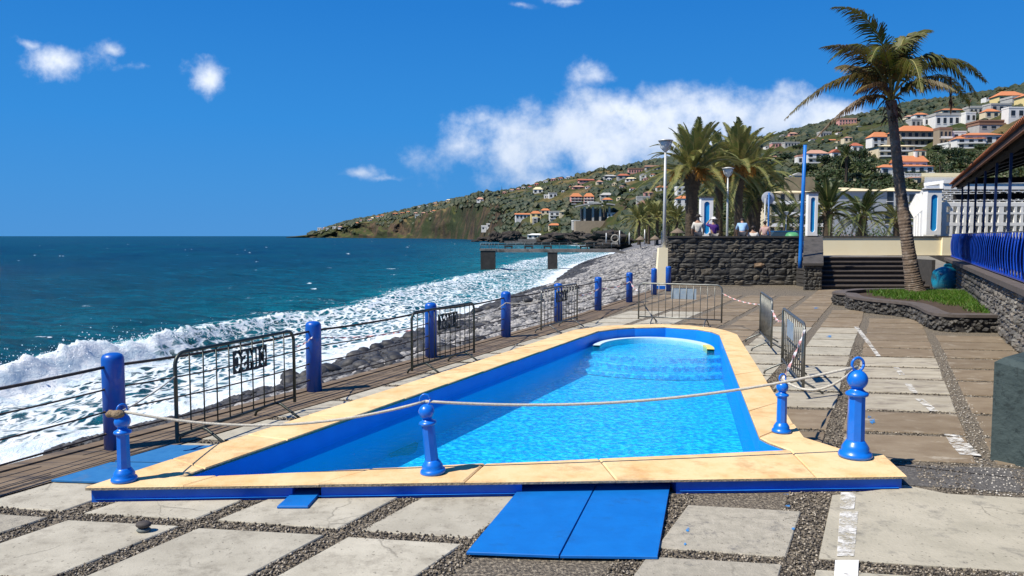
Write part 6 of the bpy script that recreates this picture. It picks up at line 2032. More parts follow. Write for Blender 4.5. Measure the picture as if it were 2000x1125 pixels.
def coconut():
    base = At(1787,573,26.4); Yc = 26.4
    root = empty('coconut_palm', (base.x,Yc,PH-.14), 'tall leaning coconut palm with wind-swept fronds, growing in the planter', 'palm tree')
    o = Vector((base.x,Yc,PH-.14))
    path = [At(u,v,Yc+k)-o for u,v,k in [(1789,577,0),(1783,545,0),(1776,500,0),(1769,450,0),(1761,390,.05),(1754,330,.1),(1748,275,.15),(1743,225,.2),(1741,196,.2)]]
    c = catmull(path, 9); m = len(c)
    rads = np.interp(np.linspace(0,1,m), [0,.05,.14,.3,.6,.86,.93,1], [.38,.32,.26,.215,.175,.155,.19,.16])
    pts = []; rs = []
    for i in range(m-1):
        for q,k in ((0,1.0),(.55,1.0),(.8,.93)):
            pts.append(c[i].lerp(c[i+1], q)); rs.append(float(rads[i])*k*random.uniform(.97,1.03))
    MB().tube(pts, rs, 14).build('trunk', m_trunk, root)
    top = c[-1]; tw = o+top
    # fibre and old leaf bases under the crown
    mb = MB()
    for k in range(46):
        a = random.uniform(0,6.28); z = random.uniform(-.75,.3); r = .17
        p = top+Vector((math.cos(a)*r,math.sin(a)*r,z)); q = p+Vector((math.cos(a)*random.uniform(.08,.34),math.sin(a)*random.uniform(.08,.34),random.uniform(-.5,.25)))
        mb.tube([p,(p+q)/2+Vector((0,0,.04)),q], [.03,.022,.006], 4, cap=False)
    mb.build('leaf_base', m_fibre, root)
    def tip(u, v, dy): return At(u,v,Yc+.2+dy)-o
    C = [ # mid (u,v,dy), tip (u,v,dy), dry?, leaflet, droop, wind x
        ((1712,62,-.4),(1630,14,-1.1),0,.80,.55,-.25), ((1690,110,-.9),(1607,92,-1.9),0,.85,.65,-.35), ((1688,140,.8),(1640,130,1.8),0,.80,.75,-.35),
        ((1660,150,-.2),(1535,231,-.4),0,.80,1.15,-.10), ((1680,196,.5),(1594,268,.9),1,.62,1.35,-.05), ((1752,112,-.3),(1806,62,-.5),0,.85,.60,.30),
        ((1766,90,.6),(1818,60,1.1),0,.70,.7,.35), ((1812,112,-.3),(1910,190,-.5),0,.88,1.1,.10), ((1836,120,.5),(1926,160,.9),0,.80,.9,.30),
        ((1830,150,1.1),(1895,205,2.2),0,.80,1.1,.1), ((1726,98,-1.2),(1700,120,-2.4),0,.8,.7,-.3),
        ((1775,118,-1.5),(1800,180,-3.1),0,.85,.9,.05), ((1748,105,1.8),(1752,118,3.3),0,.85,.7,-.1), ((1700,135,1.4),(1665,160,3.0),0,.8,.9,-.3),
        ((1800,160,-.9),(1868,178,-1.8),0,.7,1.2,.05), 
        ((1712,165,-.8),(1672,182,-1.6),1,.7,1.1,-.15), ((1690,100,.3),(1622,118,.5),0,.85,.75,-.4), ((1758,96,.2),(1770,76,.3),0,.8,.7,.1)]
    for i, (mid, tp_, dry, lf, dr, wx) in enumerate(C):
        p2 = tip(*tp_); pm_ = tip(*mid); p0 = top+Vector((0,0,random.uniform(-.15,.15)))
        p1 = pm_*2-(p0+p2)*.5
        me = frond('frond', [p0,p1,p2], lf*1.28, 96, [m_frond_dry if dry else (m_frond_ol if i in (1,2,3,14,18) else m_frond_c), m_rachis], dr*1.15, (wx,0,0), .050, 100+i, .62, .18, .26, .045)
        link('frond', me, root)
    # dead hanging frond
    p0 = tip(1856,150,-.2); p2 = tip(1857,222,-.2)
    me = frond('frond', [p0,(p0+p2)/2+Vector((.02,0,0)),p2], .34, 40, [m_frond_dry, m_fibre], .3, (0,0,-.5), .05, 333, .4, 0, .3)
    link('frond', me, root)['label'] = 'dead brown frond hanging straight down'
coconut()

# date palms: six frond shapes shared by all of them
def date_set(mat, lf=.42, n=90, droop=.22):
    out = []
    for k, (rise, reach, fall) in enumerate([(1.0,.55,.95),(.95,1.0,.75),(.75,1.5,.35),(.5,1.75,-.25),(.2,1.6,-.95),(-.05,1.3,-1.45)]):
        out.append(frond('frond', [(0,0,0),(reach*.55,0,rise*1.05),(reach,0,fall+(.35 if k < 2 else 0))], lf*.58, n, [mat, m_rachis], droop, (0,0,0), .017, 500+k, .72, .32, .1, .022))
    return out
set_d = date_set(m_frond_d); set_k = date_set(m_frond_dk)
set_w = date_set(m_frond_d, .46, 80, .5)
def trunk_mesh(h, r, rings):
    mb = MB(); pts = []; rs = []
    for i in range(rings+1):
        z = h*i/rings
        k = np.interp(i/rings, [0,.08,.7,.88,1], [1.25,1.0,.95,1.35,1.1])
        pts += [(0,0,z),(0,0,z+h/rings*.7)]; rs += [r*k*1.05*random.uniform(.96,1.04), r*k*.9]
    mb.tube(pts, rs, 10); return mb.mesh('trunk', m_trunk_d)
def date_palm(x, y, z, h, size, label, cat='palm tree', fr=None, nf=46, fruit=True, r=.30, wind=0.0, seed=1, group='date palms on the promenade', lo=0):
    rr = random.Random(seed)
    root = empty('date_palm', (x,y,z), label, cat, group)
    link('trunk', trunk_mesh(h, r, max(6,int(h*4))), root)
    for k in range(nf):
        q = (k+.5)/nf
        i = min(5, lo+int(q**1.3*(5.2-lo)+rr.uniform(-.5,.5))) if q > .02 else lo
        i = max(0,i)
        a = k*2.39996+rr.uniform(-.25,.25)
        s = size*rr.uniform(.85,1.12)/1.62
        link('frond', fr[i], root, (0,0,h+.05-q*.25), (rr.uniform(-.15,.15), rr.uniform(-.12,.12)+wind*math.cos(a)*.25, a), (s,s,s))
    if fruit:
        mb = MB()
        for k in range(13):
            a = rr.uniform(0,6.28); p = Vector((0,0,h-.05))
            q = Vector((math.cos(a)*.7,math.sin(a)*.7,h+.25))
            e = q+Vector((math.cos(a)*.35,math.sin(a)*.35,-.1))
            mb.tube([p,q,e], .02, 4, cap=False)
            for s in range(26):
                g = e+Vector((rr.gauss(0,.24),rr.gauss(0,.24),rr.uniform(-.75,.15)))
                mb.tube([e,(e+g)/2+Vector((0,0,.03)),g], .018, 3, cap=False)
        mb.build('fruit_bunch', m_fruit, root)
    return root
def dp(u, vb, vc, Y, size_px, label, **k):
    c = At(u, vc, Y); z = k.pop('z', UP)
    date_palm(c.x, Y, z, c.z-z, size_px/F*Y, label, **k)
dp(1352,460,338,48,112,'biggest date palm, left of the group behind the dark wall', fr=set_d, r=.40, seed=3, nf=56, wind=.6)
dp(1406,460,345,60,95,'date palm with a thin trunk just right of the niche pillar', fr=set_d, r=.30, seed=4, nf=44, wind=.8)
dp(1444,460,332,55,108,'date palm whose crown leans right, behind the pale lamp', fr=set_d, r=.30, seed=5, nf=54, wind=1.0)
dp(1464,460,362,64,95,'date palm right of the leaning one, hidden to its waist by people', fr=set_w, r=.36, seed=6, nf=50, wind=1.0)
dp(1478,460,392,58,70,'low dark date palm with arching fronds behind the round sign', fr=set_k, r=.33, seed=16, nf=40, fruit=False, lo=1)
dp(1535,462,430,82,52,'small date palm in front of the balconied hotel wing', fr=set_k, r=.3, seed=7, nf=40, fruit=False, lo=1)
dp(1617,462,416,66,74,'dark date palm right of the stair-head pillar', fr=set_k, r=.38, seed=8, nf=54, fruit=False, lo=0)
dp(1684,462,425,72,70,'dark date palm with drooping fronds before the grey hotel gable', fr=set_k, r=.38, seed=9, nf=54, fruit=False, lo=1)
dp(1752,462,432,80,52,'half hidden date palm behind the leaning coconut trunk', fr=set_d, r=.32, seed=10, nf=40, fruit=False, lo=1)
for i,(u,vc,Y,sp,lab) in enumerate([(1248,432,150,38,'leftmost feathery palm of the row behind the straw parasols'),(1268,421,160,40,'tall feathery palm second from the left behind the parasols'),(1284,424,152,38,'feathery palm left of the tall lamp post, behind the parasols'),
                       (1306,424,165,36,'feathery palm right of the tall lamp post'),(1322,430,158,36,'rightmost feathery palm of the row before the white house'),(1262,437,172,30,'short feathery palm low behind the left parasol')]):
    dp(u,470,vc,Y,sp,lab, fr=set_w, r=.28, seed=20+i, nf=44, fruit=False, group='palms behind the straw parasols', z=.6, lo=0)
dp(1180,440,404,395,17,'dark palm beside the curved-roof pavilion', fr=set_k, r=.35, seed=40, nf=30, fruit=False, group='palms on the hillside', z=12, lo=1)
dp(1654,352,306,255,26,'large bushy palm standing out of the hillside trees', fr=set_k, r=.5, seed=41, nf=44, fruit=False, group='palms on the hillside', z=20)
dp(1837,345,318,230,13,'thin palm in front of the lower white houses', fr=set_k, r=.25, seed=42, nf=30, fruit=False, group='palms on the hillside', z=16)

# straw parasols on the beach
m_straw = M('straw_thatch', (.22,.17,.12), (.14,.105,.075), 8, .95, .8, 20)
for i,(u,v0,v1,Y,w,lab) in enumerate([(1251,470,477,140,20,'straw parasol furthest left on the shingle'),(1279,469,476,140,20,'straw parasol just left of the tall lamp post'),(1323,455,470,120,28,'wide straw parasol roof showing above the dark wall')]):
    a = At(u,v1,Y); t = At(u,v0-9,Y); r = w/2/F*Y
    root = empty('straw_parasol', (a.x,Y,a.z-.6), lab, 'parasol', 'straw parasols on the beach')
    h = t.z-a.z+.6
    MB().lathe([(r,h-.75),(r*1.02,h-.68),(r*.55,h-.3),(r*.12,h-.02),(.02,h+.1)], 16).build('thatch', m_straw, root)
    MB().tube([(0,0,0),(0,0,h-.2)], .07, 7).build('pole', m_trunk_d, root)
for i,(u,v0,v1,Y) in enumerate([(1184,455,472,190),(1210,450,474,175),(1229,452,474,170),(1259,448,474,165),(1292,452,474,160)]):
    a = At(u,v1,Y); t = At(u,v0,Y)
    tag(MB().tube([(0,0,-.4),(0,0,t.z-a.z)], .13, 7).build('beach_pole', m_lamp, None, loc=tuple(a)), ORD[i]+' thin pale pole from the left along the back of the far beach', 'pole', 'poles along the beach')
# round white ring structure on the beach
WC_ring = M('weathered_ring', (.36,.34,.29), (.28,.26,.22), 3, .8)
a = At(1201,474,185); rg = MB(); rg.tube([(.85*math.cos(q),0,1.0+.85*math.sin(q)) for q in [2*math.pi*k/22 for k in range(23)]], .16, 7); rg.box(-.7,.7,-.3,.3,-.4,.12)
tag(rg.build('ring_frame', WC_ring, None, loc=tuple(a)), 'round pale frame standing at the back of the far beach', 'frame')

# ================================================================== HOUSES ON THE HILL
WC = dict(white=M('house_white', (.72,.71,.67), (.64,.63,.60), .5, .85), cream=M('house_cream', (.66,.57,.40), (.60,.51,.35), .5, .85), tan=M('house_tan', (.33,.26,.18), (.28,.22,.155), .5, .85),
          grey=M('house_grey', (.42,.41,.38), (.36,.35,.33), .5, .85), pink=M('house_pink', (.60,.30,.26), (.54,.27,.23), .5, .85), orange=M('house_orange', (.62,.21,.09), (.55,.18,.08), .5, .85),
          yellow=M('house_yellow', (.72,.58,.27), (.66,.53,.24), .5, .85), dark=M('house_dark', (.10,.09,.08), (.14,.12,.11), .5, .85), brown=M('house_brown', (.12,.05,.04), (.15,.07,.05), .5, .9),
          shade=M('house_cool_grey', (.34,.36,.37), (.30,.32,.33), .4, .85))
def tilemat(name, a, b):
    m, N, L, p = new_mat(name)
    geo = N.new('ShaderNodeNewGeometry'); n = N.new('ShaderNodeTexNoise'); n.inputs['Scale'].default_value = .8; n.inputs['Detail'].default_value = 6
    L.new(geo.outputs['Position'], n.inputs['Vector'])
    mx = N.new('ShaderNodeMix'); mx.data_type = 'RGBA'; mx.inputs[6].default_value = c4(a); mx.inputs[7].default_value = c4(b); L.new(n.outputs['Fac'], mx.inputs[0])
    L.new(mx.outputs[2], p.inputs['Base Color']); p.inputs['Roughness'].default_value = .85
    return m
RC = dict(orange=tilemat('orange_roof_tiles', (.56,.20,.075), (.46,.17,.07)), red=tilemat('red_roof_tiles', (.42,.12,.06), (.34,.10,.055)), cream=tilemat('pale_roof_tiles', (.72,.60,.36), (.66,.55,.33)),
          white=WC['white'], grey=WC['grey'], brown=tilemat('brown_roof_tiles', (.20,.11,.07), (.26,.15,.10)), pink=tilemat('pinkish_roof_tiles', (.50,.28,.19), (.44,.24,.17)))
m_pane = M('house_window', (.018,.022,.026), (.03,.035,.04), 1, .25)
m_bal = M('balcony_white', (.70,.69,.66), (.62,.61,.58), .6, .8)
HOUSES = []
def house(u0, u1, vr, ve, vb, wall, roof, label, kind='hip', win=(3,1), D=None, bal=False, group='houses on the hillside', depth=None, yaw=0.0, chim=False, ww=.48, wh=.55):
    um = (u0+u1)/2
    if D is None: p = hill_at(um, vb); D = p.y
    a = At(um, vb, D); w = (u1-u0)/F*D; s = D/F
    he = (vb-ve)*s; hr = (vb-vr)*s
    dep = depth or min(max(w*.62, 6), 14)
    yaw = yaw if yaw else random.uniform(-.10,.10)
    root = empty('house', tuple(a), label, 'house', group, yaw)
    HOUSES.append((u0,u1,vr,vb,D))
    wn = MB().box(-w/2,w/2,0,dep,-max(3,dep*.35),he).build('wall', WC[wall], root)
    ov = .045*w if kind != 'flat' else .015*w
    mb = MB()
    if kind == 'hip':
        k = min(w,dep)*.42
        mb.add([(-w/2-ov,-ov,he),(w/2+ov,-ov,he),(w/2+ov,dep+ov,he),(-w/2-ov,dep+ov,he),(-w/2+k,dep/2,hr),(w/2-k,dep/2,hr)], [(0,1,5,4),(1,2,5),(2,3,4,5),(3,0,4),(3,2,1,0)])
    elif kind == 'gable':
        mb.add([(-w/2-ov,-ov,he),(w/2+ov,-ov,he),(w/2+ov,dep+ov,he),(-w/2-ov,dep+ov,he),(-w/2-ov,dep/2,hr),(w/2+ov,dep/2,hr)], [(0,1,5,4),(1,2,5),(2,3,4,5),(3,0,4),(3,2,1,0)])
    elif kind == 'front':
        mb.add([(-w/2-ov,-ov,he),(w/2+ov,-ov,he),(w/2+ov,dep+ov,he),(-w/2-ov,dep+ov,he),(0,-ov,hr),(0,dep+ov,hr)], [(0,4,5,3),(1,2,5,4),(0,1,4),(2,3,5),(3,2,1,0)])
    else:
        mb.box(-w/2-ov,w/2+ov,-ov,dep+ov,he-.0,max(hr,he+.25))
    rf_ = mb.build('roof', RC[roof], root)
    if chim: MB().box(w*.18,w*.18+.08*w,dep*.35,dep*.55,he,hr+.25*(hr-he)+.8).build('chimney', WC['white'], rf_)
    nx, ny = win
    if nx:
        cw = w/nx; ch = he/ny
        wb = MB().box(-cw*ww/2,cw*ww/2,-.10,.0,0,ch*wh); wm = wb.mesh('window', m_pane)
        sb = MB().box(-cw*ww/2*1.12,cw*ww/2*1.12,-.16,-.02,-ch*.06,0).mesh('sill', m_bal)
        for j in range(ny):
            for i in range(nx):
                o = link('window', wm, root, (-w/2+cw*(i+.5)+random.uniform(-.05,.05)*cw, -.002, ch*j+ch*.24))
                if w*F/D > 26: link('sill', sb, o, (0,0,0))
            if bal and j < ny:
                MB().box(-w/2*.96,w/2*.96,-1.5,-.001,ch*j-.12,ch*j+.06).build('balcony', m_bal, root)
                MB().box(-w/2*.96,w/2*.96,-1.5,-1.42,ch*j+.06,ch*j+ch*.22).build('balcony_rail', m_bal, root)
    return root
# --- the hotel behind the promenade
hD = 118
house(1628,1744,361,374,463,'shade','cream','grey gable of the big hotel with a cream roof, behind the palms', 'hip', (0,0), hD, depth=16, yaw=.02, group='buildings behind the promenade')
hr_ = bpy.data.objects['house'] if 'house' in bpy.data.objects else None
for (u,v) in ((1735,384),(1735,405),(1735,428),(1756,384),(1756,405)):
    pass
def hotel_windows():
    root = [o for o in bpy.data.objects if o.name.startswith('house') and o.get('label','').startswith('grey gable')][0]
    a = root.location; s = hD/F
    for (u,v) in ((1736,384),(1736,405),(1733,428)):
        x = (u-1686)*s; z = (463-v)*s
        o = link('window', MB().box(-.42,.42,-.12,0,-.75,.75).mesh('window', m_pane), root, (x,0,z))
        link('sill', MB().box(-.5,.5,-.2,0,-.85,-.75).mesh('sill', m_bal), o, (0,0,0))
hotel_windows()
house(1500,1627,369,377,463,'cream','cream','cream hotel wing with three storeys of balconies, left of the pillar', 'hip', (7,4), hD+3, bal=True, depth=12, yaw=-.03, group='buildings behind the promenade', ww=.42, wh=.62)
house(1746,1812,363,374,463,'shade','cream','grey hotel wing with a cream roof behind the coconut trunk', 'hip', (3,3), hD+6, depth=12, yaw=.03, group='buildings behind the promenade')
T = [ # u0,u1,ridge,eave,base, wall, roof, label, kind, windows, extras
 (1703,1742,257,268,290,'white','orange','white two-storey house with orange roof, left of the coconut trunk','hip',(3,2),{}),
 (1757,1835,243,257,287,'tan','orange','big tan house with orange roof and long dark balconies','hip',(6,2),dict(bal=True)),
 (1757,1775,249,258,288,'cream','orange','cream gabled wing on the left of the big tan house','front',(1,2),{}),
 (1834,1858,249,254,288,'tan','brown','tan annexe with open loggias, right of the big tan house','flat',(3,2),dict(bal=True)),
 (1716,1786,281,286,306,'cream','cream','wide cream house with pale roof below the big tan house','hip',(5,2),dict(bal=True)),
 (1785,1808,291,294,308,'cream','orange','small cream house with a thin orange roof at the lane bend','hip',(2,1),{}),
 (1757,1812,303,316,337,'white','orange','white house with a broad bright orange roof above a balustrade','gable',(4,1),dict(chim=True)),
 (1720,1758,320,327,341,'white','orange','low orange-roofed house just left of the coconut trunk','hip',(2,1),{}),
 (1760,1822,320,325,340,'white','orange','front wing with a long orange pent roof over dark porches','hip',(4,1),dict(bal=True)),
 (1828,1886,221,226,246,'white','grey','long white terraced house with a row of dark doors','flat',(5,1),{}),
 (1886,1906,219,222,238,'white','white','white cube house at the right end of the terraced row','flat',(2,1),{}),
 (1840,1886,210,215,224,'cream','orange','low house with an orange roof under the hanging dead frond','hip',(3,1),{}),
 (1806,1829,228,231,246,'white','grey','white flat house at the left end of the terraced row','flat',(3,1),{}),
 (1780,1806,232,235,248,'grey','grey','pale grey flats stepping down left of the terraced row','flat',(3,1),{}),
 (1952,2003,176,187,200,'yellow','orange','yellow house with orange hip roofs, highest on the right','hip',(4,1),dict(bal=True)),
 (2003,2060,178,187,202,'yellow','orange','yellow house with orange roof cut off by the picture edge','hip',(4,1),{}),
 (1870,1922,264,271,290,'white','orange','white house with orange roof and two rows of dark windows','hip',(3,2),dict(bal=True)),
 (1886,1958,257,264,284,'white','orange','long white house with orange roof behind the two-row one','hip',(4,1),{}),
 (1848,1886,256,259,276,'white','white','white flat-roofed house left of the two-row orange-roofed one','flat',(3,1),{}),
 (1925,1952,211,218,230,'cream','orange','cream house with red-orange roof and a palm beside it','hip',(2,1),{}),
 (1970,2003,209,212,231,'white','white','white cubic villa with one large dark window, far right','flat',(2,1),{}),
 (1935,1976,202,205,219,'grey','grey','grey-white flat-roofed block under the yellow house','flat',(3,1),{}),
 (1894,1935,207,211,222,'grey','grey','stepped grey flats in the upper right, above the terraced row','flat',(5,1),{}),
 (1912,1968,240,244,254,'grey','brown','low grey house below the long dark red field wall','flat',(3,1),{}),
 (1914,1990,234,237,243,'brown','brown','long dark red-brown shed roof on the upper right slope','flat',(0,0),{}),
 (1976,2030,188,192,204,'grey','grey','grey terraced flats directly below the yellow house','flat',(4,1),{}),
 (1850,1900,278,281,289,'white','white','low white garden house under the two-row house','flat',(4,1),{}),
 (1664,1686,278,285,299,'white','red','white house with a red roof above the dark trees','hip',(2,1),{}),
 (1577,1618,292,300,319,'white','pink','white villa with pale tiled roof right of the blue pole','hip',(3,2),dict(bal=True)),
 (1558,1580,303,306,320,'white','pink','small white house cut by the blue pole','flat',(2,1),{}),
 (1625,1642,291,298,309,'white','red','narrow white house with a chimney beside the bushy palm','front',(1,1),dict(chim=True)),
 (1640,1672,231,234,245,'pink','pink','faded pink apartment block high on the ridge','flat',(6,2),{}),
 (1602,1624,257,260,268,'grey','grey','pale apartment block left below the pink one','flat',(4,1),{}),
 (1649,1665,266,269,277,'cream','pink','cream house in the middle of the dark slope','hip',(2,1),{}),
 (1610,1634,271,274,278,'grey','orange','long thin orange-roofed shed on the dark slope','gable',(0,0),{}),
 (1788,1812,219,224,231,'white','orange','white house with orange roof on the saddle right of the trunk','hip',(2,1),{}),
 (1770,1790,224,228,234,'cream','pink','cream house next to the trunk on the saddle','hip',(2,1),{}),
 (1533,1562,277,279,287,'grey','grey','pale terraced row left of the blue pole','flat',(5,1),{}),
 (1508,1532,278,280,288,'pink','grey','pinkish terraced row furthest left above the date palms','flat',(4,1),{}),
 (1542,1558,258,261,266,'pink','pink','pink house on the skyline left of the blue pole','hip',(2,1),{}),
 (1548,1572,337,343,352,'grey','grey','small grey gabled shed by the tan retaining wall','front',(0,0),{}),
 (1500,1520,303,306,314,'white','pink','low white house half hidden by date palm fronds','hip',(2,1),{}),
 (1786,1830,344,347,362,'cream','pink','cream cottage under the thin palm','gable',(2,1),{}),
 # middle of the bay
 (1320,1347,382,388,413,'white','orange','white house with orange roof seen left of the biggest date palm','hip',(2,2),{}),
 (1322,1342,364,367,381,'white','white','white cubic house above the orange-roofed one by the date palm','flat',(2,2),{}),
 (1283,1305,362,366,373,'white','orange','white house with an orange roof crossing the tall lamp post','hip',(3,1),{}),
 (1258,1276,374,376,385,'pink','pink','pink house left of the tall lamp post','hip',(2,1),{}),
 (1244,1269,383,386,404,'grey','grey','pale grey block house behind a small pavilion roof','flat',(0,0),{}),
 (1247,1270,391,399,413,'grey','brown','pyramid-roofed pavilion in front of the pale grey block','hip',(2,1),{}),
 (1115,1137,377,384,399,'pink','orange','left of the pair of pink-orange stepped apartment towers','hip',(3,3),dict(bal=True)),
 (1140,1160,377,384,399,'pink','orange','right of the pair of pink-orange stepped apartment towers','hip',(3,3),dict(bal=True)),
 (1063,1073,380,382,387,'white','white','left half of the white modern villa on the mid slope','flat',(2,1),{}),
 (1072,1088,376,378,387,'white','grey','right half of the white modern villa on the mid slope','flat',(2,1),{}),
 (1041,1060,365,370,378,'white','cream','white house with a pale hip roof on the upper mid slope','hip',(2,1),{}),
 (1119,1142,362,365,370,'pink','pink','pinkish house above the stepped towers','hip',(2,1),{}),
 (1131,1160,349,352,357,'pink','red','long house with reddish roof near the skyline','gable',(4,1),{}),
 (1173,1198,376,381,386,'grey','grey','grey-roofed house right of the stepped towers','hip',(3,1),{}),
 (1176,1196,386,390,396,'white','orange','white house with orange roof above the curved pavilion','hip',(3,1),{}),
 (1150,1172,394,396,399,'white','white','low white terrace wall house below the stepped towers','flat',(2,1),{}),
 (1206,1230,339,343,350,'grey','red','red-roofed house high on the slope','hip',(2,1),{}),
 (1222,1244,346,349,355,'white','cream','white house with arched porch high on the slope','hip',(3,1),{}),
 (1180,1206,341,344,350,'grey','grey','grey house next to the tall conifer on the skyline','hip',(3,1),{}),
 (1250,1262,339,343,352,'white','grey','white tower house near the skyline left of the palm frond','flat',(1,2),{}),
 (1228,1258,328,331,339,'pink','brown','brownish apartment block just under the skyline','flat',(6,1),{}),
 (1262,1290,322,326,334,'grey','brown','row of grey houses on the skyline behind the palm frond','gable',(4,1),{}),
 (1165,1178,352,355,362,'cream','pink','cream cottage on the steep green slope','hip',(1,1),{}),
 (1007,1036,416,419,428,'white','orange','long white house with orange roof at the left of the shore hamlet','gable',(4,1),{}),
 (1037,1057,412,417,431,'yellow','orange','yellow house with orange roof in the shore hamlet','hip',(2,2),{}),
 (1056,1074,407,411,418,'cream','orange','cream house with orange roof behind the yellow one','hip',(2,1),{}),
 (1073,1094,412,415,428,'white','grey','white two-storey block in the shore hamlet','flat',(2,2),dict(bal=True)),
 (1093,1107,409,414,420,'cream','cream','cream gabled cottage right of the white shore block','front',(1,1),{}),
 (1072,1095,436,440,448,'cream','orange','cream house with an orange pent roof above the beach rocks','hip',(2,1),{}),
 (1040,1050,424,427,436,'grey','white','grey narrow house below the yellow one','flat',(1,2),{}),
 (1120,1160,430,432,441,'grey','white','low white-roofed pool building under the curved pavilion','flat',(5,1),{}),
 (1186,1202,415,417,424,'white','grey','small white house right of the curved pavilion','flat',(2,1),{}),
 (1030,1062,456,459,466,'white','white','white beach kiosk on the sea wall','hip',(3,1),{}),
 (940,962,440,443,449,'white','white','white villa at the foot of the cliff','flat',(3,1),{}),
 (950,962,436,438,444,'white','white','upper white cube of the cliff-foot villa','flat',(1,1),{}),
 (931,944,385,389,393,'white','pink','white house on the cliff top beside the lone conifer','hip',(2,1),{}),
]
for q in T:
    u0,u1,vr,ve,vb,wc,rc,lab,kd,wn,ex = q
    house(u0,u1,vr,ve,vb,wc,rc,lab,kd,wn,**ex)
# small houses along the headland, listed from its tip
tips = [(624,449,8,'white','white'),(633,448,6,'white','pink'),(640,449,7,'white','white'),(654,447,9,'white','white'),(664,446,8,'white','pink'),(676,440,6,'white','grey'),(697,438,7,'cream','orange'),(706,433,7,'white','pink'),
        (722,432,8,'white','pink'),(727,428,6,'white','cream'),(738,426,8,'white','orange'),(747,424,9,'white','orange'),(772,421,11,'tan','orange'),(786,419,9,'tan','orange'),(797,416,7,'cream','orange'),(815,424,9,'white','white'),
        (812,419,8,'cream','pink'),(828,420,11,'tan','pink'),(838,417,10,'pink','pink'),(848,415,9,'cream','orange'),(819,406,6,'white','white'),(835,404,4,'white','white'),(850,400,8,'cream','pink'),(876,394,9,'white','cream')]
for i,(u,v,w,wc,rc) in enumerate(tips):
    s = w*.36
    wl_ = {'white':'white','cream':'cream','tan':'tan','pink':'pink'}[wc]
    house(u-w/2,u+w/2,v-s-1.6,v-s,v,wc,rc,'small %s house, %s from the seaward tip in the row along the headland' % (wl_, ORD[i] if i < 20 else ['twenty-first','twenty-second','twenty-third','twenty-fourth'][i-20]), 'hip' if rc != 'white' else 'flat', (2,1), group='houses along the headland')
sky = [(985,379,8,'pink','pink'),(1000,375,9,'white','pink'),(1012,372,7,'pink','pink'),(1022,370,9,'grey','grey'),(1035,368,8,'white','red'),(1048,363,9,'pink','red'),(1066,358,9,'white','grey'),(1081,354,10,'pink','pink'),(1095,352,9,'grey','red'),(1110,350,9,'white','grey'),
       (1112,368,8,'cream','orange'),(1100,376,7,'white','grey'),(1148,368,9,'white','pink'),(1200,362,9,'cream','cream'),(1215,368,10,'grey','pink'),(1236,372,10,'white','orange'),(1190,353,10,'white','white'),(1262,352,9,'pink','pink'),(1275,345,10,'white','orange'),(1210,390,10,'cream','cream')]
for i,(u,v,w,wc,rc) in enumerate(sky):
    s = w*.42
    house(u-w/2,u+w/2,v-s-1.6,v-s,v,wc,rc,'small %s house, %s from the left among those scattered above the shore hamlet' % (wc, ORD[i]), 'hip', (2,1), group='houses scattered above the shore hamlet')
up = [(1575,268,9,'grey','grey'),(1590,276,10,'white','pink'),(1530,268,9,'grey','grey'),(1500,290,10,'white','grey'),(1640,262,8,'white','pink'),(1680,250,8,'grey','grey'),(1700,246,9,'white','grey'),(1690,272,9,'cream','pink'),(1640,279,9,'cream','orange'),(1720,240,9,'white','pink'),
      (1712,300,9,'white','orange'),(1760,228,8,'white','orange'),(1880,204,8,'white','orange'),(1912,196,9,'white','pink'),(1900,199,8,'pink','pink'),(1930,194,8,'white','white'),(1855,212,8,'white','cream'),(1895,262,9,'cream','cream')]
for i,(u,v,w,wc,rc) in enumerate(up):
    s = w*.42
    house(u-w/2,u+w/2,v-s-1.6,v-s,v,wc,rc,'tiny %s house, %s in the list of those dotted over the upper right slope from left to right' % (wc, 'one'), 'hip', (2,1), group='tiny houses on the upper right slope')
upl = sorted([o for o in bpy.data.objects if o.get('group') == 'tiny houses on the upper right slope'], key=lambda o: o.location.x/o.location.y)
for i, o in enumerate(upl):
    o['label'] = 'tiny %s house, %s from the left of those dotted over the upper right slope' % (o['label'].split()[1], ORD[i])
skl = sorted([o for o in bpy.data.objects if o.get('group') == 'houses scattered above the shore hamlet'], key=lambda o: o.location.x/o.location.y)
for i, o in enumerate(skl):
    o['label'] = 'small %s house, %s from the left of those scattered above the shore hamlet' % (o['label'].split()[1], ORD[i])

# curved-roof pavilion by the sea
p = hill_at(1160, 428); pD = p.y*.90
pv = empty('curved_pavilion', tuple(At(1122,431,pD)), 'dark open pavilion with a long curved grey roof on square columns', 'pavilion')
s = pD/F
mb = MB(); n = 12
arcp = [(78*s*k/n, (31*s if False else (22+10*math.sin(math.pi*(.12+.62*k/n)))*s)) for k in range(n+1)]
for k in range(n):
    (x0,z0_),(x1,z1_) = arcp[k], arcp[k+1]
    mb.add([(x0,-3,z0_),(x1,-3,z1_),(x1,14,z1_),(x0,14,z0_),(x0,-3,z0_+.9),(x1,-3,z1_+.9),(x1,14,z1_+.9),(x0,14,z0_+.9)], [(3,2,1,0),(4,5,6,7),(0,1,5,4),(2,3,7,6)])
mb.build('roof', WC['grey'], pv)
for x in (18,34,48,66): MB().box(x*s,x*s+4*s,0,2,-.5*s,27*s).build('column', WC['grey'], pv)
MB().box(2*s,78*s,-1,14,-22,-.5*s).build('podium', WC['tan'], pv); MB().box(14*s,74*s,4,12,-.5*s,24*s).build('glazed_hall', M('hall_glass', (.03,.035,.035), (.05,.05,.045), .3, .3), pv)
HOUSES.append((1120,1202,398,431,pD))
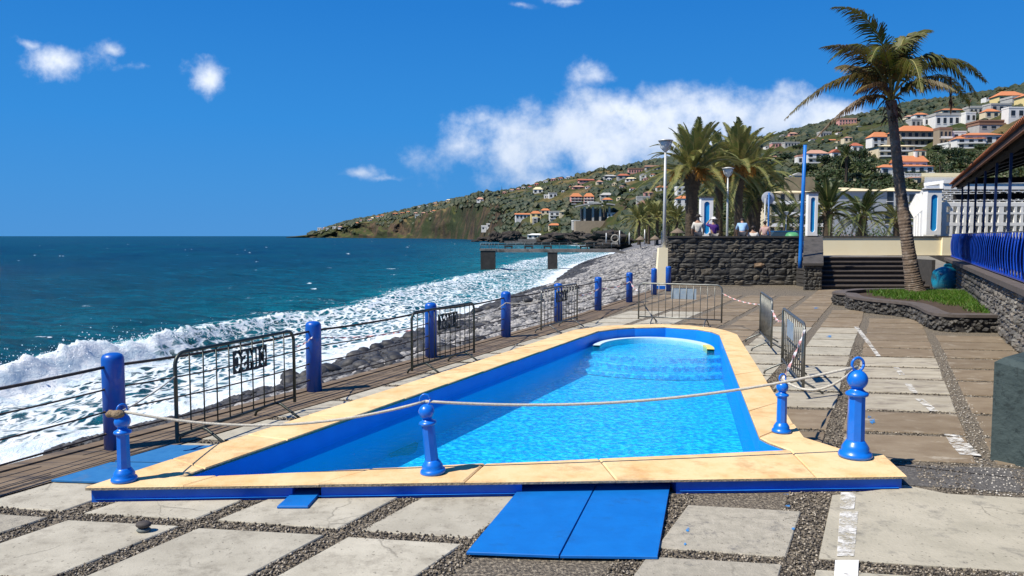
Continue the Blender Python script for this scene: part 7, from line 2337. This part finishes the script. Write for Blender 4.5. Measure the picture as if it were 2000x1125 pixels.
# tan retaining wall and white balustrade
a = At(1535,366,150); b0 = MB(); b0.box(0,5.6,0,1.0,-3,2.0)
tag(b0.build('retaining_wall', M('tan_wall', (.30,.24,.14), (.22,.17,.10), .7, .9), None, loc=tuple(a)), 'tan stone retaining wall above the hotel wing', 'wall'); HOUSES.append((1533,1592,343,366,150))
p = hill_at(1768, 345); bs = empty('balustrade', tuple(At(1742,345,p.y)), 'white balustrade in front of the orange-roofed houses', 'balustrade'); s = p.y/F
MB().box(0,74*s,0,.3,5*s,6.5*s).build('top_rail', m_bal, bs); MB().box(0,74*s,0,.3,-8,1.5*s).build('base', m_bal, bs)
for k in range(26): link('baluster', MB().box(-.12,.12,.03,.27,1.5*s,5*s).mesh('baluster', m_bal) if k == 0 else bpy.data.meshes['baluster'], bs, (k*74*s/26+.3,0,0))
# sea wall at the far bay, rock masses
a = At(985,473,560); b0 = MB(); b0.box(0,30,0,6,-3,2.2)
tag(b0.build('breakwater', m_conc, None, loc=(a.x,560,SEA)), 'low grey breakwater in front of the shore hamlet', 'breakwater')
a = At(1012,462,575); b0 = MB(); b0.box(0,45,0,4,-3,3.6)
tag(b0.build('breakwater', m_conc, None, loc=(a.x,575,SEA)), 'longer grey quay wall behind the breakwater', 'breakwater')
m_rock = M('dark_cliff_rock', (.022,.020,.020), (.05,.042,.035), .35, .95, .9, 1.2, c3=(.075,.06,.045), scale3=.2, bdist=.6)
def rock_mass(u, v, D, wpx, hpx, label, seed, dark=True):
    p = At(u, v, D); bmx = bmesh.new(); bmesh.ops.create_icosphere(bmx, subdivisions=4, radius=1)
    s = D/F
    for w in bmx.verts:
        c = w.co.copy(); q = 1+.55*mnoise.fractal(c*1.9+Vector((seed*3.1,0,0)), .8, 2.3, 5)
        w.co = Vector((c.x*q*wpx*s/2, c.y*q*wpx*s*.35, c.z*q*hpx*s))
    me = bpy.data.meshes.new('rock_outcrop'); bmx.to_mesh(me); bmx.free(); me.materials.append(m_rock)
    tag(link('rock_outcrop', me, None, tuple(p)), label, 'rock', 'dark rocks round the bay')
rock_mass(1182,470,330,96,17,'big dark cave-like rock mass behind the far beach',1)
rock_mass(1085,468,520,70,12,'brown rock shelf under the shore hamlet houses',2)
rock_mass(1000,466,640,44,14,'dark rocky bluff left of the shore hamlet',3)
rock_mass(945,470,840,34,6,'low dark reef running into the sea at the cliff foot',4)
rock_mass(968,466,760,30,13,'small dark stack beside the reef',5)
rock_mass(1130,462,420,44,10,'mid-sized dark rock below the pool building',6)
rock_mass(928,472,780,16,3,'tiny rock awash at the left end of the reef',7)

# ================================================================== TREES AND SCRUB
m_leaf = leaf_mat('tree_leaves', (.028,.052,.012), (.052,.080,.020), (.075,.085,.025), .25, .15)
m_leaf2 = leaf_mat('dark_tree_leaves', (.016,.034,.012), (.028,.050,.016), (.045,.055,.02), .25, .12)
m_bark = M('bark', (.09,.065,.045), (.05,.038,.028), 3, .95)
def crown_mesh(name, n, rx, ry, rz, leaf, mat, seed, blobs=9):
    g = np.random.default_rng(seed)
    ctr = g.normal(0,.42,(blobs,3)); ctr[:,2] *= .8; br = g.uniform(.32,.58,blobs)
    k = g.integers(0,blobs,n); d = g.normal(0,1,(n,3)); d /= np.linalg.norm(d,axis=1)[:,None]
    p = ctr[k]+d*(br[k]*g.uniform(.6,1.0,n)**.5)[:,None]
    p = p*np.array([rx,ry,rz])
    t1 = g.normal(0,1,(n,3)); t1 /= np.linalg.norm(t1,axis=1)[:,None]; t2 = np.cross(t1, d); t2 /= np.linalg.norm(t2,axis=1)[:,None]+1e-9
    l = leaf*g.uniform(.6,1.3,n)[:,None]
    V = np.stack([p-t1*l, p-t2*l*.55, p+t1*l, p+t2*l*.55],1).reshape(-1,3)
    return np_mesh(name, V, (np.arange(n)*4)[:,None]+np.arange(4)[None], mat, False)
crowns = [crown_mesh('crown', 900, 1,1,.8, .10, m_leaf if i % 2 else m_leaf2, 900+i) for i in range(4)]
tb0 = MB(); tb0.tube([(0,0,-.6),(0,0,.4),(.05,0,1.0)], [.13,.10,.05], 7)
for a in (0,2.1,4.2): tb0.tube([(0,0,.35),(.25*math.cos(a),.25*math.sin(a),.75),(.42*math.cos(a),.42*math.sin(a),1.05)], [.06,.04,.02], 5)
trunk_t = tb0.mesh('trunk', m_bark)
TREES = [(1606,330,34,26,0,'round dark tree left of the big hillside grove'),(1640,338,44,34,0,'largest dark tree in the middle of the hillside grove'),(1672,322,34,30,0,'dark tree at the right of the grove, below the red-roofed house'),
 (1690,345,34,24,1,'green tree in front of the grove, left of the coconut trunk'),(1662,356,40,18,0,'low dark tree above the hotel roof'),(1620,352,36,18,1,'low green tree above the hotel roof, left'),(1715,356,36,18,0,'bushy dark tree right above the hotel ridge'),
 (1745,300,26,18,1,'tree beside the low orange-roofed house'),(1780,352,44,16,0,'dark hedge-like tree under the balustrade'),(1824,300,26,14,0,'dark round tree at the lane bend, left of the two-row house'),(1850,316,34,26,0,'tall dark tree below the white garden house'),(1880,312,30,16,1,'green tree under the two-row white house'),
 (1866,330,26,22,0,'narrow dark tree left of the terracotta eave'),(1905,296,28,12,1,'tree right of the two-row white house'),(1570,340,30,20,0,'dark tree touching the blue pole on its right'),(1530,322,40,22,0,'dark tree seen between date palm crowns and blue pole'),(1500,338,40,22,1,'green tree behind the rightmost date palm fronds'),
 (1700,310,24,14,1,'tree between white and red roofed houses'),(1555,300,26,14,0,'dark tree above the pale villa, left of the pole'),(1735,360,30,14,1,'light green bush tree beside the hotel ridge'),(1590,358,26,12,1,'bush tree over the tan retaining wall'),
 (1106,424,18,12,0,'dense tree left of the curved pavilion'),(1085,452,22,9,1,'green tree under the cream beach house'),(1066,404,16,6,0,'dark trees behind the shore hamlet roofs'),(980,420,34,14,0,'dark thicket tree on the slope left of the hamlet'),(1215,380,26,12,0,'tree above the pale grey block'),(1300,395,30,16,0,'dark tree left of the white house by the lamp'),(1225,404,22,12,1,'light bush tree behind the pavilion roof'),(1310,412,30,12,0,'dark bush below the white house by the lamp'),(1275,404,22,12,0,'dark tree between pavilion and lamp post')]
for i,(u,vb,w,h,mi,lab) in enumerate(TREES):
    p = hill_at(u, vb); s = p.y/F
    root = empty('hill_tree', tuple(p), lab, 'tree', 'trees on the hillside', random.uniform(0,6.28))
    W = w*s*.62; Hh = h*s
    link('trunk', trunk_t, root, (0,0,0), None, (W*.8,W*.8,Hh*.55))
    link('crown', crowns[(i*2+mi) % 4], root, (0,0,Hh*.62), None, (W,W,Hh*.62))
def conifer(u, vb, vt, w, lab):
    p = hill_at(u, vb); s = p.y/F; h = (vb-vt)*s; r = w*s/2
    root = empty('conifer', tuple(p), lab, 'tree', 'conifers on the skyline')
    MB().tube([(0,0,-1),(0,0,h)], [r*.14,r*.03], 6).build('trunk', m_bark, root)
    mb = MB(); n = 9
    for k in range(n):
        z = h*(.12+.86*k/n); rr_ = r*(1-k/n)*.95+.05*r
        for a in range(7):
            t = a*.897+k*.5; e = Vector((math.cos(t)*rr_,math.sin(t)*rr_,z+rr_*.15)); d = Vector((-math.sin(t),math.cos(t),0))*rr_*.3
            mb.add([(0,0,z-.02*h),tuple(e*.6+d+Vector((0,0,z*.4))),tuple(e),tuple(e*.6-d+Vector((0,0,z*.4))),(0,0,z+.07*h)], [(0,1,2),(0,2,3),(4,2,1),(4,3,2)])
    mb.build('crown', m_leaf2, root)
conifer(935,389,372,8,'lone small conifer on the cliff-top skyline'); conifer(1178,345,324,9,'tall conifer standing above the skyline by the grey house'); conifer(980,380,363,4,'thin mast-like conifer on the skyline')
# scrub over the whole slope, one mass
def scrub():
    g = np.random.default_rng(12)
    n = 23000
    u = g.uniform(605,2080,n); dens = np.interp(u, [600,900,1000,1250,1480,2080],[.35,.5,.7,.9,1,1])
    keep = g.random(n) < dens; u = u[keep]; n = len(u)
    v, d0, d1, c, zb = hp(u)
    t = g.random(n)**1.5
    t = np.where(c > .4, .10+.9*g.random(n), t*.98+.005)
    D = d0+(d1-d0)*t; z = hill_z(u, D); x = (u-1000)/F*D
    patch = fbm(x/70, D/70, 3, 200)
    size = np.interp(D, [150,400,1000,2500],[1.5,2.4,4.2,7.0])*g.uniform(.55,1.5,n)
    ok = patch > np.interp(u, [900,1450,1600], [.40,.37,.30])
    row = 461-(z-CAMZ)/D*F; rt = row-size/D*F*1.3
    for (a,b,r0,r1,DD) in HOUSES:
        ok &= ~((u > a-3) & (u < b+3) & (row > r0) & (rt < r1-.5) & (D < DD+4))
    u,D,z,x,size = u[ok],D[ok],z[ok],x[ok],size[ok]; n = len(u)
    far = D > 420
    # near bushes: sprays of leaf quads; far bushes: rough faceted clumps
    i = np.nonzero(~far)[0]; k = 70
    d = g.normal(0,1,(len(i),k,3)); d /= np.linalg.norm(d,axis=2)[...,None]; d[...,2] = np.abs(d[...,2])
    pp = np.stack([x[i],D[i],z[i]],1)[:,None]+d*(size[i][:,None]*g.uniform(.55,1,(len(i),k)))[...,None]*np.array([1.1,1.1,.8])
    t1 = g.normal(0,1,(len(i),k,3)); t1 /= np.linalg.norm(t1,axis=2)[...,None]; t2 = np.cross(t1,d); t2 /= np.linalg.norm(t2,axis=2)[...,None]+1e-9
    l = (size[i][:,None]*g.uniform(.14,.3,(len(i),k)))[...,None]
    V = np.stack([pp-t1*l,pp-t2*l*.6,pp+t1*l,pp+t2*l*.6],2).reshape(-1,3)
    m_scrub = leaf_mat('scrub_leaves', (.026,.046,.012), (.062,.078,.022), (.085,.075,.03), .035, .1)
    o = link('hillside_scrub', np_mesh('hillside_scrub', V, np.arange(len(V)).reshape(-1,4), m_scrub), None, kind='stuff')
    tag(o, 'dense green scrub covering the nearer hillside between the houses', 'scrub')
    i = np.nonzero(far)[0]
    vs = rock_variants(6, 1, 71)
    Vs, Fs, of = [], [], 0
    vi = g.integers(0,6,len(i))
    for q,(VV,FF) in enumerate(vs):
        ii = i[vi == q]
        P_ = VV[None]*size[ii][:,None,None]*np.array([1,1,1.0])+np.stack([x[ii],D[ii],z[ii]+size[ii]*.2],1)[:,None]
        Vs.append(P_.reshape(-1,3)); Fs.append((FF[None]+(of+np.arange(len(ii))*len(VV))[:,None,None]).reshape(-1,3)); of += len(ii)*len(VV)
    m_far = rock_mat('distant_scrub', [(.016,.030,.012),(.028,.042,.015),(.045,.055,.020),(.07,.068,.028)])
    o = link('distant_scrub', np_mesh('distant_scrub', np.concatenate(Vs), np.concatenate(Fs), m_far), None, kind='stuff')
    tag(o, 'dark scrub dotted over the far headland and upper slopes', 'scrub')
scrub()
# hedge and flowering shrubs along the hotel garden edge
def garden():
    g = np.random.default_rng(5); n = 9000
    x = g.uniform(16,46,n); y = g.uniform(84,92,n); z = UP+np.abs(g.normal(0,.7,n))*(.6+vnoise(x/2,y/2,3))
    keep = (x/y*F+1000 > 1490) & (x/y*F+1000 < 1790); x,y,z = x[keep],y[keep],z[keep]; n = len(x)
    t1 = g.normal(0,1,(n,3)); t1 /= np.linalg.norm(t1,axis=1)[:,None]; t2 = np.cross(t1,g.normal(0,1,(n,3))); t2 /= np.linalg.norm(t2,axis=1)[:,None]
    p = np.stack([x,y,z],1); l = g.uniform(.08,.2,(n,1))
    V = np.stack([p-t1*l,p-t2*l*.5,p+t1*l,p+t2*l*.5],1).reshape(-1,3)
    o = link('garden_shrubs', np_mesh('garden_shrubs', V, np.arange(len(V)).reshape(-1,4), leaf_mat('shrub_leaves', (.02,.045,.012), (.05,.085,.02), (.28,.20,.2), .6, .15)), None, kind='stuff')
    tag(o, 'mixed shrubs along the hotel garden behind the parapet', 'shrubs')
garden()
